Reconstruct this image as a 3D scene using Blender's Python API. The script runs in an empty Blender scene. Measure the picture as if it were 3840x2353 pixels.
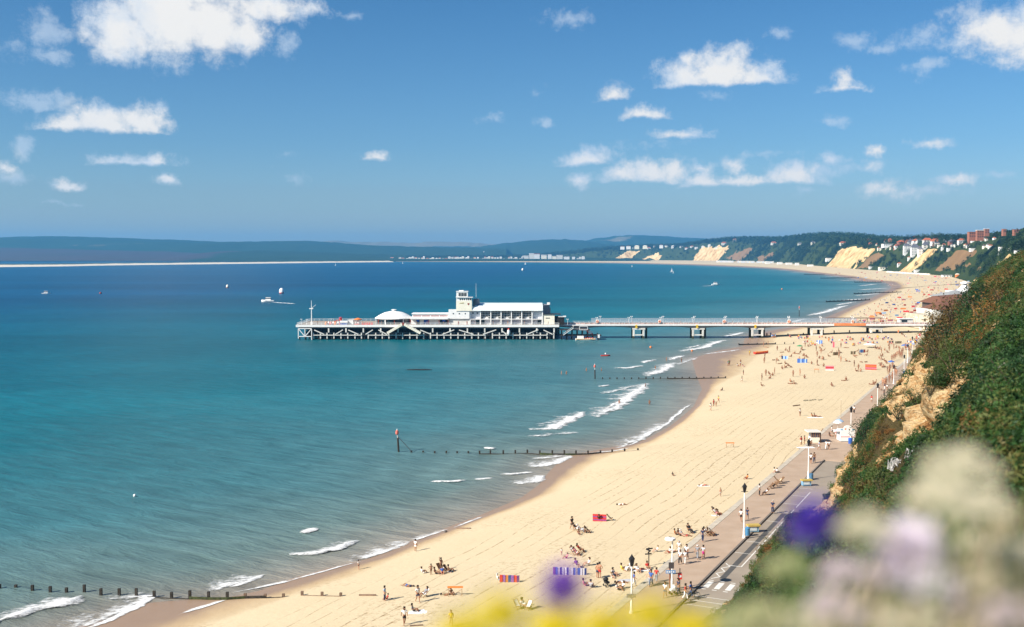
import bpy, bmesh, math, random
import numpy as np
from mathutils import Vector, Matrix
from mathutils.bvhtree import BVHTree

random.seed(7)
rng = np.random.default_rng(7)
scene = bpy.context.scene
COL = scene.collection

# ------------------------------------------------------------------ camera
CAM_Z = 41.0
FPX = 4000.0            # focal length in pixels of the 3840 px wide photograph
PITCH = math.atan((1176.5 - 955.0) / FPX)
cam_data = bpy.data.cameras.new("camera")
cam = bpy.data.objects.new("camera", cam_data)
COL.objects.link(cam)
scene.camera = cam
cam.location = (0, 0, CAM_Z)
cam.rotation_euler = (math.pi / 2 - PITCH, 0, 0)
cam_data.sensor_fit = 'HORIZONTAL'
cam_data.sensor_width = 36.0
cam_data.lens = 36.0 * FPX / 3840.0
cam_data.clip_start = 0.05
cam_data.clip_end = 60000
cam_data.dof.use_dof = True
cam_data.dof.focus_distance = 320
cam_data.dof.aperture_fstop = 2.7

# ------------------------------------------------------------------ render
scene.render.engine = 'CYCLES'
scene.cycles.use_denoising = True
scene.cycles.max_bounces = 6
scene.cycles.diffuse_bounces = 2
scene.cycles.glossy_bounces = 2
scene.cycles.transmission_bounces = 3
scene.cycles.transparent_max_bounces = 12
scene.cycles.volume_bounces = 0
scene.cycles.sample_clamp_indirect = 6
scene.view_settings.view_transform = 'Standard'
scene.view_settings.look = 'None'
scene.view_settings.gamma = 1
scene.view_settings.use_curve_mapping = False
scene.view_settings.exposure = 0.82

# ------------------------------------------------------------------ pixel <-> place
_cp, _sp = math.cos(PITCH), math.sin(PITCH)
def ray(px, py):
    """direction of the ray through a pixel of the photograph"""
    a = (px - 1920.0) / FPX
    b = -(py - 1176.5) / FPX
    return Vector((a, _cp + b * _sp, -_sp + b * _cp))
def at(px, py, z=0.0):
    r = ray(px, py)
    k = (z - CAM_Z) / r.z
    return Vector((r.x * k, r.y * k, z))
def at_y(px, py, y):
    r = ray(px, py)
    k = y / r.y
    return Vector((r.x * k, y, CAM_Z + r.z * k))
def proj(x, y, z):
    dz = z - CAM_Z
    f = y * _cp - dz * _sp
    u = y * _sp + dz * _cp
    f = np.where(np.abs(f) < 1e-3, 1e-3, f) if isinstance(f, np.ndarray) else f
    return 1920 + FPX * x / f, 1176.5 - FPX * u / f

# ------------------------------------------------------------------ sun and sky
SUN_EL = math.radians(36)
SUN_DIR = Vector((-1.0, -0.56, 0)).normalized()      # horizontal direction towards the sun
sun_data = bpy.data.lights.new("sun", 'SUN')
sun_data.energy = 4.8
sun_data.angle = math.radians(0.53)
sun_data.color = (1.0, 0.93, 0.82)
sun = bpy.data.objects.new("sun", sun_data)
COL.objects.link(sun)
to_sun = Vector((SUN_DIR.x * math.cos(SUN_EL), SUN_DIR.y * math.cos(SUN_EL), math.sin(SUN_EL)))
sun.rotation_euler = to_sun.to_track_quat('Z', 'Y').to_euler()
sun.location = to_sun * 200

world = bpy.data.worlds.new("World")
scene.world = world
world.use_nodes = True
wt = world.node_tree
wt.nodes.clear()
WN, WL = wt.nodes, wt.links
def wn(t, **kw):
    n = WN.new(t)
    for k, v in kw.items():
        setattr(n, k, v)
    return n
def wput(sock, v):
    if isinstance(v, bpy.types.NodeSocket):
        WL.new(v, sock)
    else:
        sock.default_value = v
def wm(op, a, b=0.0, c=0.0, clamp=False):
    n = wn('ShaderNodeMath', operation=op, use_clamp=clamp)
    wput(n.inputs[0], a); wput(n.inputs[1], b)
    if len(n.inputs) > 2: wput(n.inputs[2], c)
    return n.outputs[0]
def wv(op, a, b=(0, 0, 0), c=(0, 0, 0)):
    n = wn('ShaderNodeVectorMath', operation=op)
    wput(n.inputs[0], a); wput(n.inputs[1], b)
    if op == 'MULTIPLY_ADD': wput(n.inputs[2], c)
    return n.outputs['Value'] if op in ('LENGTH', 'DOT_PRODUCT') else n.outputs['Vector']
sky = wn('ShaderNodeTexSky', sky_type='NISHITA', sun_disc=False)
sky.sun_elevation = SUN_EL
sky.sun_rotation = math.atan2(SUN_DIR.x, SUN_DIR.y)
sky.altitude = 0
sky.air_density = 1.0
sky.dust_density = 0.6
sky.ozone_density = 3.0
tc = wn('ShaderNodeTexCoord')
sep = wn('ShaderNodeSeparateXYZ')
WL.new(tc.outputs['Generated'], sep.inputs[0])
az = wm('ARCTAN2', sep.outputs[0], sep.outputs[1])
el = wm('ARCSINE', sep.outputs[2])
dirv = wn('ShaderNodeCombineXYZ')
WL.new(az, dirv.inputs[0]); WL.new(el, dirv.inputs[1])
# turbulence that frays the outlines of the clouds, in angles
def wnoise(vec, scale, detail, rough=0.6):
    n = wn('ShaderNodeTexNoise', noise_dimensions='3D')
    WL.new(vec, n.inputs['Vector'])
    n.inputs['Scale'].default_value = scale
    n.inputs['Detail'].default_value = detail
    n.inputs['Roughness'].default_value = rough
    return n
warp = wnoise(dirv.outputs[0], 30.0, 6.0, 0.68)
wdir = wv('MULTIPLY_ADD', wv('SUBTRACT', warp.outputs['Color'], (0.5, 0.5, 0.5)), (0.032, 0.024, 0), dirv.outputs[0])
fray = wnoise(dirv.outputs[0], 55.0, 8.0, 0.68)
soft = wnoise(wdir, 16.0, 4.0, 0.6)

def cloud_dir(px, py):
    r = ray(px, py).normalized()
    return math.atan2(r.x, r.y), math.asin(r.z)
V = 3840.0 / 2464.0
# one row per billow: centre x, centre y, half width, half height, weight (in the 2464 px wide view)
BILLOWS = [
    (300,75,115,75,1.3),(400,30,140,120,1.5),(510,55,110,85,1.35),(592,85,62,58,1.2),(640,18,120,38,1.1),(745,22,60,22,0.85),(470,-60,240,110,1.3),
    (394, 434, 34, 15, 0.9), (162, 445, 34, 15, 0.9), (10, 405, 36, 24, 0.9),
    (1395, 431, 46, 18, 0.8), (1690, 402, 56, 17, 0.8), (1765, 395, 36, 22, 0.65),
    (2100,362,28,17,0.85),(2095,402,30,24,0.7),(2003,379,36,16,0.7),(2240,340,52,13,0.7),(2305,431,52,15,0.8),
    (2130, 458, 60, 22, 0.66), (2190, 465, 50, 20, 0.55),
    (2385, 75, 95, 60, 1.15), (2465, 90, 90, 60, 1.2), (2520, 60, 120, 70, 1.2),
]
WISPS = [
    (110,85,62,60,1.0),(125,132,50,24,1.3),(690,105,40,40,1.0),(850,35,46,14,0.8),(95,243,105,24,1.1),(55,352,36,30,1.0),
    (1380,45,85,24,0.9),(1306,297,34,16,1.1),(1180,283,34,16,0.7),(2065,96,52,26,1.0),(2135,118,42,18,0.9),(2230,165,62,22,1.0),
    (2220,95,100,34,0.8),(2330,30,62,36,0.9),(1725,232,50,14,0.7),(2003,294,42,15,0.9),(1870,82,36,16,0.8),(1840,368,70,14,0.7),(2400,418,36,12,0.7),
    (1995,410,70,20,0.8),(2250,455,90,16,0.7),(695,425,40,20,0.5),(690,372,26,10,0.5),(135,488,18,7,0.8),(185,491,18,7,0.9),(1295,222,20,18,0.5),
    (30,430,70,20,0.8),(1940,458,40,12,0.6),(1560,345,90,14,0.5),(60,125,60,30,0.5),
]
FLAT = [      # level undersides: base y, the billows that share it
    (217,[(1642,190,72,50,1.15),(1735,172,95,62,1.35),(1830,190,72,46,1.2),(1660,148,30,30,1.0),(1745,140,40,34,1.1)]),
    (340,[(165,312,70,46,1.25),(250,296,95,52,1.35),(345,294,66,44,1.25)]),
    (240,[(2028,225,56,30,1.0),(2025,195,32,34,0.85)]),(292,[(1555,280,62,26,1.05)]),(245,[(1483,228,46,30,0.9)]),(340,[(1640,330,72,20,0.95)]),
    (413,[(318,400,105,30,1.1),(372,390,40,28,1.15)]),(391,[(901,382,40,20,1.0)]),(401,[(1415,386,70,34,1.15)]),
    (452,[(1695,436,56,32,1.15),(1795,440,95,26,1.15),(1910,424,80,36,1.2)]),(444,[(1500,426,70,28,1.0),(1560,418,105,38,1.05),(1610,406,66,30,1.0)]),
]
def field(rows):
    out = None
    for x, y, w, h, k in rows:
        a0, e0 = cloud_dir(x * V, y * V)
        w2, h2 = w * V / FPX * 1.12, h * V / FPX * 1.12
        d = wv('LENGTH', wv('MULTIPLY_ADD', wdir, (1 / w2, 1 / h2, 0), (-a0 / w2, -e0 / h2, 0)))
        f = wm('MULTIPLY_ADD', d, -k, k)
        out = f if out is None else wm('MAXIMUM', out, f)
    return out
def smooth(x, lo, hi):
    n = wn('ShaderNodeMapRange', interpolation_type='SMOOTHSTEP')
    wput(n.inputs['Value'], x)
    n.inputs['From Min'].default_value = lo
    n.inputs['From Max'].default_value = hi
    return n.outputs['Result']
frayc = wm('SUBTRACT', fray.outputs['Fac'], 0.5)
bill = field(BILLOWS)
wsep = wn('ShaderNodeSeparateXYZ'); WL.new(wdir, wsep.inputs[0])
low = wm('MULTIPLY_ADD', wsep.outputs[1], 0.35, wm('MULTIPLY', el, 0.65))
for by, rows in FLAT:
    e0 = cloud_dir(1232 * V, by * V)[1]
    bill = wm('MAXIMUM', bill, wm('MINIMUM', field(rows), wm('MULTIPLY_ADD', low, 190.0, -e0 * 190.0)))
wisp = field(WISPS)
dens = smooth(wm('MULTIPLY_ADD', frayc, 1.9, bill), -0.05, 0.95)
densw = wm('MULTIPLY', smooth(wm('MULTIPLY_ADD', frayc, 2.4, wisp), 0.05, 1.0), 0.55)
# more broken cumulus over the rest of the sky, outside the view
far = wm('ABSOLUTE', az)
cum = wnoise(wv('MULTIPLY', tc.outputs['Generated'], (1, 1, 2.2)), 3.4, 7.0, 0.6)
rest = wm('MULTIPLY', smooth(cum.outputs['Fac'], 0.56, 0.68), wm('MAXIMUM', smooth(far, 0.56, 0.75), smooth(el, 0.34, 0.5)))
rest = wm('MULTIPLY', rest, smooth(el, 0.02, 0.12))
cover = wm('MAXIMUM', wm('MAXIMUM', dens, densw), rest, clamp=True)
# the clear sky, a little more azure than the model's, greyer towards the horizon
hs = wn('ShaderNodeHueSaturation')
hs.inputs['Hue'].default_value = 0.485
hs.inputs['Saturation'].default_value = 1.02
hs.inputs['Value'].default_value = 1.0
WL.new(sky.outputs[0], hs.inputs['Color'])
# cloud light: bright billows, blue-grey hollows and undersides
cmix = wn('ShaderNodeMix', data_type='RGBA')
shade = smooth(wm('ADD', wm('MULTIPLY', soft.outputs['Fac'], 1.1), wm('MULTIPLY', bill, 0.22)), 0.44, 0.80)
WL.new(shade, cmix.inputs[0])
cmix.inputs[6].default_value = (4.0, 4.7, 5.6, 1)
cmix.inputs[7].default_value = (5.9, 5.8, 5.65, 1)
tint = wn('ShaderNodeValToRGB')
tint.color_ramp.elements[0].position = 0.0; tint.color_ramp.elements[0].color = (0.58, 0.64, 0.74, 1)
tint.color_ramp.elements[1].position = 0.30; tint.color_ramp.elements[1].color = (0.21, 0.42, 0.64, 1)
e2 = tint.color_ramp.elements.new(0.10); e2.color = (0.39, 0.54, 0.71, 1)
WL.new(el, tint.inputs[0])
tm = wn('ShaderNodeMix', data_type='RGBA', blend_type='MULTIPLY'); tm.inputs[0].default_value = 1.0
WL.new(hs.outputs[0], tm.inputs[6]); WL.new(tint.outputs[0], tm.inputs[7])
smix = wn('ShaderNodeMix', data_type='RGBA')
WL.new(cover, smix.inputs[0])
WL.new(tm.outputs[2], smix.inputs[6])
WL.new(cmix.outputs[2], smix.inputs[7])
bg = wn('ShaderNodeBackground')
bg.inputs['Strength'].default_value = 0.09
WL.new(smix.outputs[2], bg.inputs['Color'])
wo = wn('ShaderNodeOutputWorld')
WL.new(bg.outputs[0], wo.inputs['Surface'])

# ------------------------------------------------------------------ helpers
def lattice(ix, iy, seed):
    h = (ix.astype(np.int64) * 374761393 + iy.astype(np.int64) * 668265263 + seed * 974634777) & 0xffffffff
    h = ((h ^ (h >> 13)) * 1274126177) & 0xffffffff
    return ((h ^ (h >> 16)) & 0xffff) / 65535.0
def vnoise(x, y, seed=0):
    x = np.asarray(x, float); y = np.asarray(y, float)
    ix = np.floor(x); iy = np.floor(y)
    fx = x - ix; fy = y - iy
    fx = fx * fx * (3 - 2 * fx); fy = fy * fy * (3 - 2 * fy)
    a = lattice(ix, iy, seed); b = lattice(ix + 1, iy, seed)
    c = lattice(ix, iy + 1, seed); d = lattice(ix + 1, iy + 1, seed)
    return (a * (1 - fx) + b * fx) * (1 - fy) + (c * (1 - fx) + d * fx) * fy
def fbm(x, y, scale=1.0, octaves=4, seed=0):
    s, amp, tot = 0, 1.0, 0
    for o in range(octaves):
        s = s + amp * vnoise(np.asarray(x) * scale * 2 ** o, np.asarray(y) * scale * 2 ** o, seed + o)
        tot += amp; amp *= 0.5
    return s / tot            # 0..1
def sstep(a, b, x):
    t = np.clip((np.asarray(x, float) - a) / (b - a), 0, 1)
    return t * t * (3 - 2 * t)

def material(name, col, rough=0.6, var=0.12, scale=3.0, bump=0.0, spec=0.3, metal=0.0, alt=None, coord='Object'):
    """procedural painted / natural surface: a base colour with two scales of noise wear, optional bump"""
    m = bpy.data.materials.new(name)
    m.use_nodes = True
    nt = m.node_tree
    b = nt.nodes['Principled BSDF']
    tcn = nt.nodes.new('ShaderNodeTexCoord')
    n1 = nt.nodes.new('ShaderNodeTexNoise'); n1.inputs['Scale'].default_value = scale; n1.inputs['Detail'].default_value = 5
    nt.links.new(tcn.outputs[coord], n1.inputs['Vector'])
    mx = nt.nodes.new('ShaderNodeMix'); mx.data_type = 'RGBA'
    c2 = alt if alt else tuple(min(1, c * (1 + var)) for c in col)
    c1 = col if alt else tuple(c * (1 - var) for c in col)
    mx.inputs[6].default_value = (*c1, 1); mx.inputs[7].default_value = (*c2, 1)
    mr = nt.nodes.new('ShaderNodeMapRange'); mr.inputs['From Min'].default_value = 0.35; mr.inputs['From Max'].default_value = 0.65
    nt.links.new(n1.outputs['Fac'], mr.inputs['Value'])
    nt.links.new(mr.outputs['Result'], mx.inputs[0])
    nt.links.new(mx.outputs[2], b.inputs['Base Color'])
    b.inputs['Roughness'].default_value = rough
    b.inputs['Specular IOR Level'].default_value = spec
    b.inputs['Metallic'].default_value = metal
    if bump:
        bn = nt.nodes.new('ShaderNodeBump'); bn.inputs['Strength'].default_value = bump; bn.inputs['Distance'].default_value = 0.05
        nt.links.new(n1.outputs['Fac'], bn.inputs['Height'])
        nt.links.new(bn.outputs[0], b.inputs['Normal'])
    return m
_mats = {}
def paint(name, col, **kw):
    if name not in _mats:
        _mats[name] = material(name, col, **kw)
    return _mats[name]

class MB:
    """collects shapes (world coordinates) and links them as one mesh object"""
    def __init__(self):
        self.v, self.f, self.m = [], [], []
        self.mi = 0
    def add(self, verts, faces):
        o = len(self.v)
        self.v.extend([tuple(p) for p in verts])
        for f in faces:
            self.f.append([i + o for i in f]); self.m.append(self.mi)
        return self
    def box(self, x0, x1, y0, y1, z0, z1):
        return self.add([(x0,y0,z0),(x1,y0,z0),(x1,y1,z0),(x0,y1,z0),(x0,y0,z1),(x1,y0,z1),(x1,y1,z1),(x0,y1,z1)],
                        [(3,2,1,0),(4,5,6,7),(0,1,5,4),(1,2,6,5),(2,3,7,6),(3,0,4,7)])
    def obox(self, c, ux, uy, hx, hy, z0, z1):
        """box with horizontal axes ux, uy (2-D unit vectors), half sizes hx, hy"""
        P = []
        for z in (z0, z1):
            for a, b in ((-1, -1), (1, -1), (1, 1), (-1, 1)):
                P.append((c[0] + ux[0] * hx * a + uy[0] * hy * b, c[1] + ux[1] * hx * a + uy[1] * hy * b, z))
        return self.add(P,[(3,2,1,0),(4,5,6,7),(0,1,5,4),(1,2,6,5),(2,3,7,6),(3,0,4,7)])
    def bar(self, a, b, w, h=None):
        """square bar from a to b"""
        a, b = Vector(a), Vector(b); h = h or w
        d = (b - a).normalized()
        up = Vector((0, 0, 1)) if abs(d.z) < 0.95 else Vector((0, 1, 0))
        s = d.cross(up).normalized() * (w / 2); t = s.cross(d).normalized() * (h / 2)
        P = [a - s - t, a + s - t, a + s + t, a - s + t, b - s - t, b + s - t, b + s + t, b - s + t]
        return self.add(P,[(3,2,1,0),(4,5,6,7),(0,1,5,4),(1,2,6,5),(2,3,7,6),(3,0,4,7)])
    def tube(self, pts, radii, n=8, cap=True):
        pts = [Vector(p) for p in pts]
        if not isinstance(radii, (list, tuple)): radii = [radii] * len(pts)
        V_, F_ = [], []
        for i, p in enumerate(pts):
            d = (pts[min(i + 1, len(pts) - 1)] - pts[max(i - 1, 0)]).normalized()
            up = Vector((0, 0, 1)) if abs(d.z) < 0.9 else Vector((1, 0, 0))
            s = d.cross(up).normalized(); t = s.cross(d)
            for k in range(n):
                a = 2 * math.pi * k / n
                V_.append(p + (s * math.cos(a) + t * math.sin(a)) * radii[i])
        for i in range(len(pts) - 1):
            for k in range(n):
                F_.append((i * n + k, i * n + (k + 1) % n, (i + 1) * n + (k + 1) % n, (i + 1) * n + k))
        if cap:
            F_.append(tuple(range(n))[::-1]); F_.append(tuple((len(pts) - 1) * n + k for k in range(n)))
        return self.add(V_, F_)
    def lathe(self, c, prof, n=16, a0=0.0, a1=2 * math.pi):
        """prof: (radius, z) from bottom to top round a vertical axis at c"""
        full = abs(a1 - a0 - 2 * math.pi) < 1e-6
        k_n = n if full else n + 1
        V_, F_ = [], []
        for r, z in prof:
            for k in range(k_n):
                a = a0 + (a1 - a0) * k / n
                V_.append((c[0] + r * math.cos(a), c[1] + r * math.sin(a), c[2] + z))
        for i in range(len(prof) - 1):
            for k in range(n):
                k2 = (k + 1) % k_n
                F_.append((i * k_n + k, i * k_n + k2, (i + 1) * k_n + k2, (i + 1) * k_n + k))
        return self.add(V_, F_)
    def prism(self, poly, z0, z1):
        """upright prism over a counter-clockwise polygon"""
        n = len(poly)
        V_ = [(p[0], p[1], z0) for p in poly] + [(p[0], p[1], z1) for p in poly]
        F_ = [tuple(range(n))[::-1], tuple(range(n, 2 * n))] + [(k, (k + 1) % n, n + (k + 1) % n, n + k) for k in range(n)]
        return self.add(V_, F_)
    def ball(self, c, r, n=8, m=6, sz=1.0):
        return self.lathe(c, [(max(1e-3, r * math.sin(math.pi * i / m)), -r * sz * math.cos(math.pi * i / m)) for i in range(m + 1)], n)
    def mesh(self, name, mats, origin=(0, 0, 0), smooth=False):
        me = bpy.data.meshes.new(name)
        o = Vector(origin)
        me.from_pydata([(x - o.x, y - o.y, z - o.z) for x, y, z in self.v], [], self.f)
        for mt in (mats if isinstance(mats, (list, tuple)) else [mats]): me.materials.append(mt)
        me.polygons.foreach_set('material_index', self.m)
        if smooth: me.polygons.foreach_set('use_smooth', [True] * len(self.f))
        me.update()
        return me
    def build(self, name, mats, parent=None, smooth=False, origin=None, **props):
        org = Vector(origin) if origin is not None else Vector((0, 0, 0))
        if parent is not None:
            org = wloc(parent)
        me = self.mesh(name, mats, org, smooth)
        ob = bpy.data.objects.new(name, me)
        COL.objects.link(ob)
        if parent is not None: ob.parent = parent
        else: ob.location = org
        for k, v in props.items(): ob[k] = v
        return ob
def wloc(o):
    p = Vector(o.location)
    while o.parent is not None:
        o = o.parent; p = p + Vector(o.location)
    return p
def thing(name, label, cat, loc=(0, 0, 0), group=None, rotz=0.0):
    o = bpy.data.objects.new(name, None)
    COL.objects.link(o)
    o.location = loc; o.rotation_euler = (0, 0, rotz)
    o.empty_display_size = 0.2
    o['label'] = label; o['category'] = cat
    if group: o['group'] = group
    return o
def tag(o, label, cat, group=None):
    o['label'] = label; o['category'] = cat
    if group: o['group'] = group
    return o
def copy_tree(o, loc=None, rotz=None, label=None, scale=None, parent=None):
    c = o.copy(); COL.objects.link(c)
    if parent is not None: c.parent = parent
    for ch in list(o.children): copy_tree(ch, parent=c)
    if loc is not None: c.location = loc
    if rotz is not None: c.rotation_euler = (0, 0, rotz)
    if scale is not None: c.scale = (scale,) * 3
    if label: c['label'] = label
    return c
def grid_mesh(name, X, Y, Z, mat, attrs=None, uv=None, smooth=True, keep=None):
    """mesh from 2-D arrays of coordinates"""
    nr, nc = X.shape
    me = bpy.data.meshes.new(name)
    verts = np.stack([X, Y, Z], -1).reshape(-1, 3)
    idx = np.arange(nr * nc).reshape(nr, nc)
    quads = np.stack([idx[:-1, :-1], idx[:-1, 1:], idx[1:, 1:], idx[1:, :-1]], -1).reshape(-1, 4)
    if keep is not None: quads = quads[keep.reshape(-1)]
    me.from_pydata(verts.tolist(), [], quads.tolist())
    if attrs:
        for k, a in attrs.items():
            at_ = me.attributes.new(k, 'FLOAT', 'POINT')
            at_.data.foreach_set('value', np.asarray(a, np.float32).reshape(-1))
    me.materials.append(mat)
    if smooth: me.polygons.foreach_set('use_smooth', [True] * len(me.polygons))
    me.update()
    o = bpy.data.objects.new(name, me)
    COL.objects.link(o)
    return o
def bvh_of(o):
    me = o.data
    n = len(me.vertices)
    co = np.empty(n * 3); me.vertices.foreach_get('co', co)
    co = co.reshape(-1, 3) + np.array(o.location)
    return BVHTree.FromPolygons([tuple(c) for c in co], [tuple(p.vertices) for p in me.polygons])
GROUND = []
def drop(px, py, only=None):
    """where the ray through a pixel meets the ground that is built so far"""
    o = Vector((0, 0, CAM_Z)); d = ray(px, py).normalized()
    best = None
    for name, t in GROUND:
        if only and name not in only: continue
        h = t.ray_cast(o, d)
        if h[0] is not None and (best is None or h[3] < best[1]): best = (h[0], h[3], name)
    return best[0] if best else None
def ground_z(x, y, only=None, default=0.0):
    z = None
    for name, t in GROUND:
        if only and name not in only: continue
        h = t.ray_cast(Vector((x, y, 400)), Vector((0, 0, -1)))
        if h[0] is not None and (z is None or h[0].z > z): z = h[0].z
    return default if z is None else z
# ------------------------------------------------------------------ plan of the shore
TAN = 0.485                                  # the promenade runs away from the camera and to the east
UX, UY = TAN / math.hypot(1, TAN), 1 / math.hypot(1, TAN)      # along the promenade
NX, NY = UY, -UX                             # inland
EDGE0 = 17 - TAN * 125                       # x of the sand's edge at y = 0
def edge_x(y): return EDGE0 + TAN * y
KERB_OFF, TOE_OFF = 6.5, 15.0                # offsets in x from the sand's edge
PROM_Z = 3.0
def ts_point(t, s, z=0.0):
    """t metres along the promenade, s metres inland of the cliff toe"""
    x0 = EDGE0 + TOE_OFF
    return (x0 + t * UX + s * NX, t * UY + s * NY, z)
def ts_of(x, y):
    dx = x - (EDGE0 + TOE_OFF)
    return dx * UX + y * UY, dx * NX + y * NY

WATER_PX = [(120,2400),(300,2353),(430,2318),(545,2262),(700,2250),(880,2240),(1000,2213),(1110,2170),(1250,2130),(1400,2095),(1537,2032),(1573,2025),(1756,1953),
            (1820,1930),(1966,1867),(2033,1818),(2070,1769),(2126,1715),(2260,1685),(2395,1662),(2447,1640),(2520,1600),(2570,1560),(2610,1525),(2640,1460),(2615,1400),
            (2600,1345),(2700,1315),(2790,1300),(2800,1262),(2900,1240),(3000,1222),(3103,1190),(3194,1152),(3244,1132),(3295,1106),(3340,1085),(3345,1074)]
DRY_PX = [(400,2480),(740,2353),(900,2290),(1050,2240),(1200,2190),(1310,2155),(1500,2080),(1600,2038),(1800,1952),(1955,1895),(2065,1845),(2140,1792),(2205,1740),
          (2290,1702),(2420,1672),(2500,1625),(2580,1572),(2650,1495),(2690,1440),(2770,1400),(2805,1360),(2850,1322),(2900,1296),(2905,1262),(2960,1243),(3060,1224),
          (3155, 1195), (3225, 1155), (3290, 1128), (3338, 1107), (3385, 1085), (3400, 1074)]
def curve_x(pix, z):
    P = sorted([tuple(at(px, py, z)[:2]) for px, py in pix], key=lambda p: p[1])
    ys = np.array([p[1] for p in P]); xs = np.array([p[0] for p in P])
    return lambda y: np.interp(y, ys, xs)
water_x0 = curve_x(WATER_PX, 0.0)
dry_x0 = curve_x(DRY_PX, 0.6)
def water_x(y):
    y = np.asarray(y, float)
    return np.where(y < 105, water_x0(105) - 0.9 * (105 - y), water_x0(y))
def dry_x(y):
    y = np.asarray(y, float)
    return np.where(y < 112, dry_x0(112) - 0.9 * (112 - y), dry_x0(y))
# foot of the land beyond the pier, and the water's edge of the far side of the bay
FOOT = [(232,565),(335,760),(420,900),(470,1080),(602,1396),(748,1827),(814,2242),(865,2643),(951,3217),(1130,4300),(1230,5300),(1180,6300),(900,6950),(493,7150),(0,7250),(-706,7100)]
FARWATER_PX = [(3340,1085),(3345,1075),(3325,1061),(3229,1054),(3179,1041),(3068,1028),(2962,1015),(2887,1008),(2750,1001),(2600,995),(2300,988),(2026,985),(1700,983),(1480,982)]
FARWATER = [tuple(at(px, py, 0.0)[:2]) for px, py in FARWATER_PX]
def resample(P, n):
    P = np.array(P, float)
    d = np.r_[0, np.cumsum(np.hypot(*np.diff(P, axis=0).T))]
    t = np.linspace(0, d[-1], n)
    return np.stack([np.interp(t, d, P[:, 0]), np.interp(t, d, P[:, 1])], -1), t
def seg_dist(px, py, P):
    """distance from points to a polyline"""
    best = np.full(np.shape(px), 1e9)
    for (x0, y0), (x1, y1) in zip(P[:-1], P[1:]):
        dx, dy = x1 - x0, y1 - y0
        t = np.clip(((px - x0) * dx + (py - y0) * dy) / (dx * dx + dy * dy + 1e-9), 0, 1)
        best = np.minimum(best, np.hypot(px - x0 - t * dx, py - y0 - t * dy))
    return best

def nodes(name):
    m = bpy.data.materials.new(name); m.use_nodes = True
    nt = m.node_tree
    return m, nt, nt.nodes['Principled BSDF']
class NT:
    """small helper for node trees"""
    def __init__(self, nt): self.nt = nt
    def n(self, t, **kw):
        x = self.nt.nodes.new(t)
        for k, v in kw.items(): setattr(x, k, v)
        return x
    def put(self, s, v):
        if isinstance(v, bpy.types.NodeSocket): self.nt.links.new(v, s)
        else: s.default_value = v
    def attr(self, name):
        x = self.n('ShaderNodeAttribute'); x.attribute_name = name
        return x.outputs['Fac']
    def noise(self, vec, scale, detail=4, rough=0.55, dist=0.0):
        x = self.n('ShaderNodeTexNoise'); self.put(x.inputs['Vector'], vec)
        x.inputs['Scale'].default_value = scale; x.inputs['Detail'].default_value = detail
        x.inputs['Roughness'].default_value = rough; x.inputs['Distortion'].default_value = dist
        return x.outputs['Fac']
    def m(self, op, a, b=0.0, c=0.0, clamp=False):
        x = self.n('ShaderNodeMath', operation=op, use_clamp=clamp)
        self.put(x.inputs[0], a); self.put(x.inputs[1], b); self.put(x.inputs[2], c)
        return x.outputs[0]
    def mapr(self, v, a, b, c=0.0, d=1.0, smooth=False):
        x = self.n('ShaderNodeMapRange')
        if smooth: x.interpolation_type = 'SMOOTHSTEP'
        self.put(x.inputs['Value'], v)
        x.inputs['From Min'].default_value = a; x.inputs['From Max'].default_value = b
        x.inputs['To Min'].default_value = c; x.inputs['To Max'].default_value = d
        return x.outputs['Result']
    def mix(self, f, a, b):
        x = self.n('ShaderNodeMix', data_type='RGBA')
        self.put(x.inputs[0], f)
        self.put(x.inputs[6], a if isinstance(a, bpy.types.NodeSocket) else (*a, 1))
        self.put(x.inputs[7], b if isinstance(b, bpy.types.NodeSocket) else (*b, 1))
        return x.outputs[2]
    def ramp(self, v, stops, interp='LINEAR'):
        x = self.n('ShaderNodeValToRGB')
        r = x.color_ramp; r.interpolation = interp
        while len(r.elements) < len(stops): r.elements.new(0.5)
        for e, (p, c) in zip(r.elements, stops):
            e.position = p; e.color = (*c, 1)
        self.put(x.inputs[0], v)
        return x.outputs[0]
    def pos(self): return self.n('ShaderNodeNewGeometry').outputs['Position']
    def scaled(self, vec, s):
        x = self.n('ShaderNodeVectorMath', operation='MULTIPLY'); self.put(x.inputs[0], vec); x.inputs[1].default_value = s
        return x.outputs['Vector']
    def rot(self, vec, ang):
        x = self.n('ShaderNodeVectorRotate'); x.rotation_type = 'Z_AXIS'; self.put(x.inputs['Vector'], vec); x.inputs['Angle'].default_value = ang
        return x.outputs['Vector']

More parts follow.
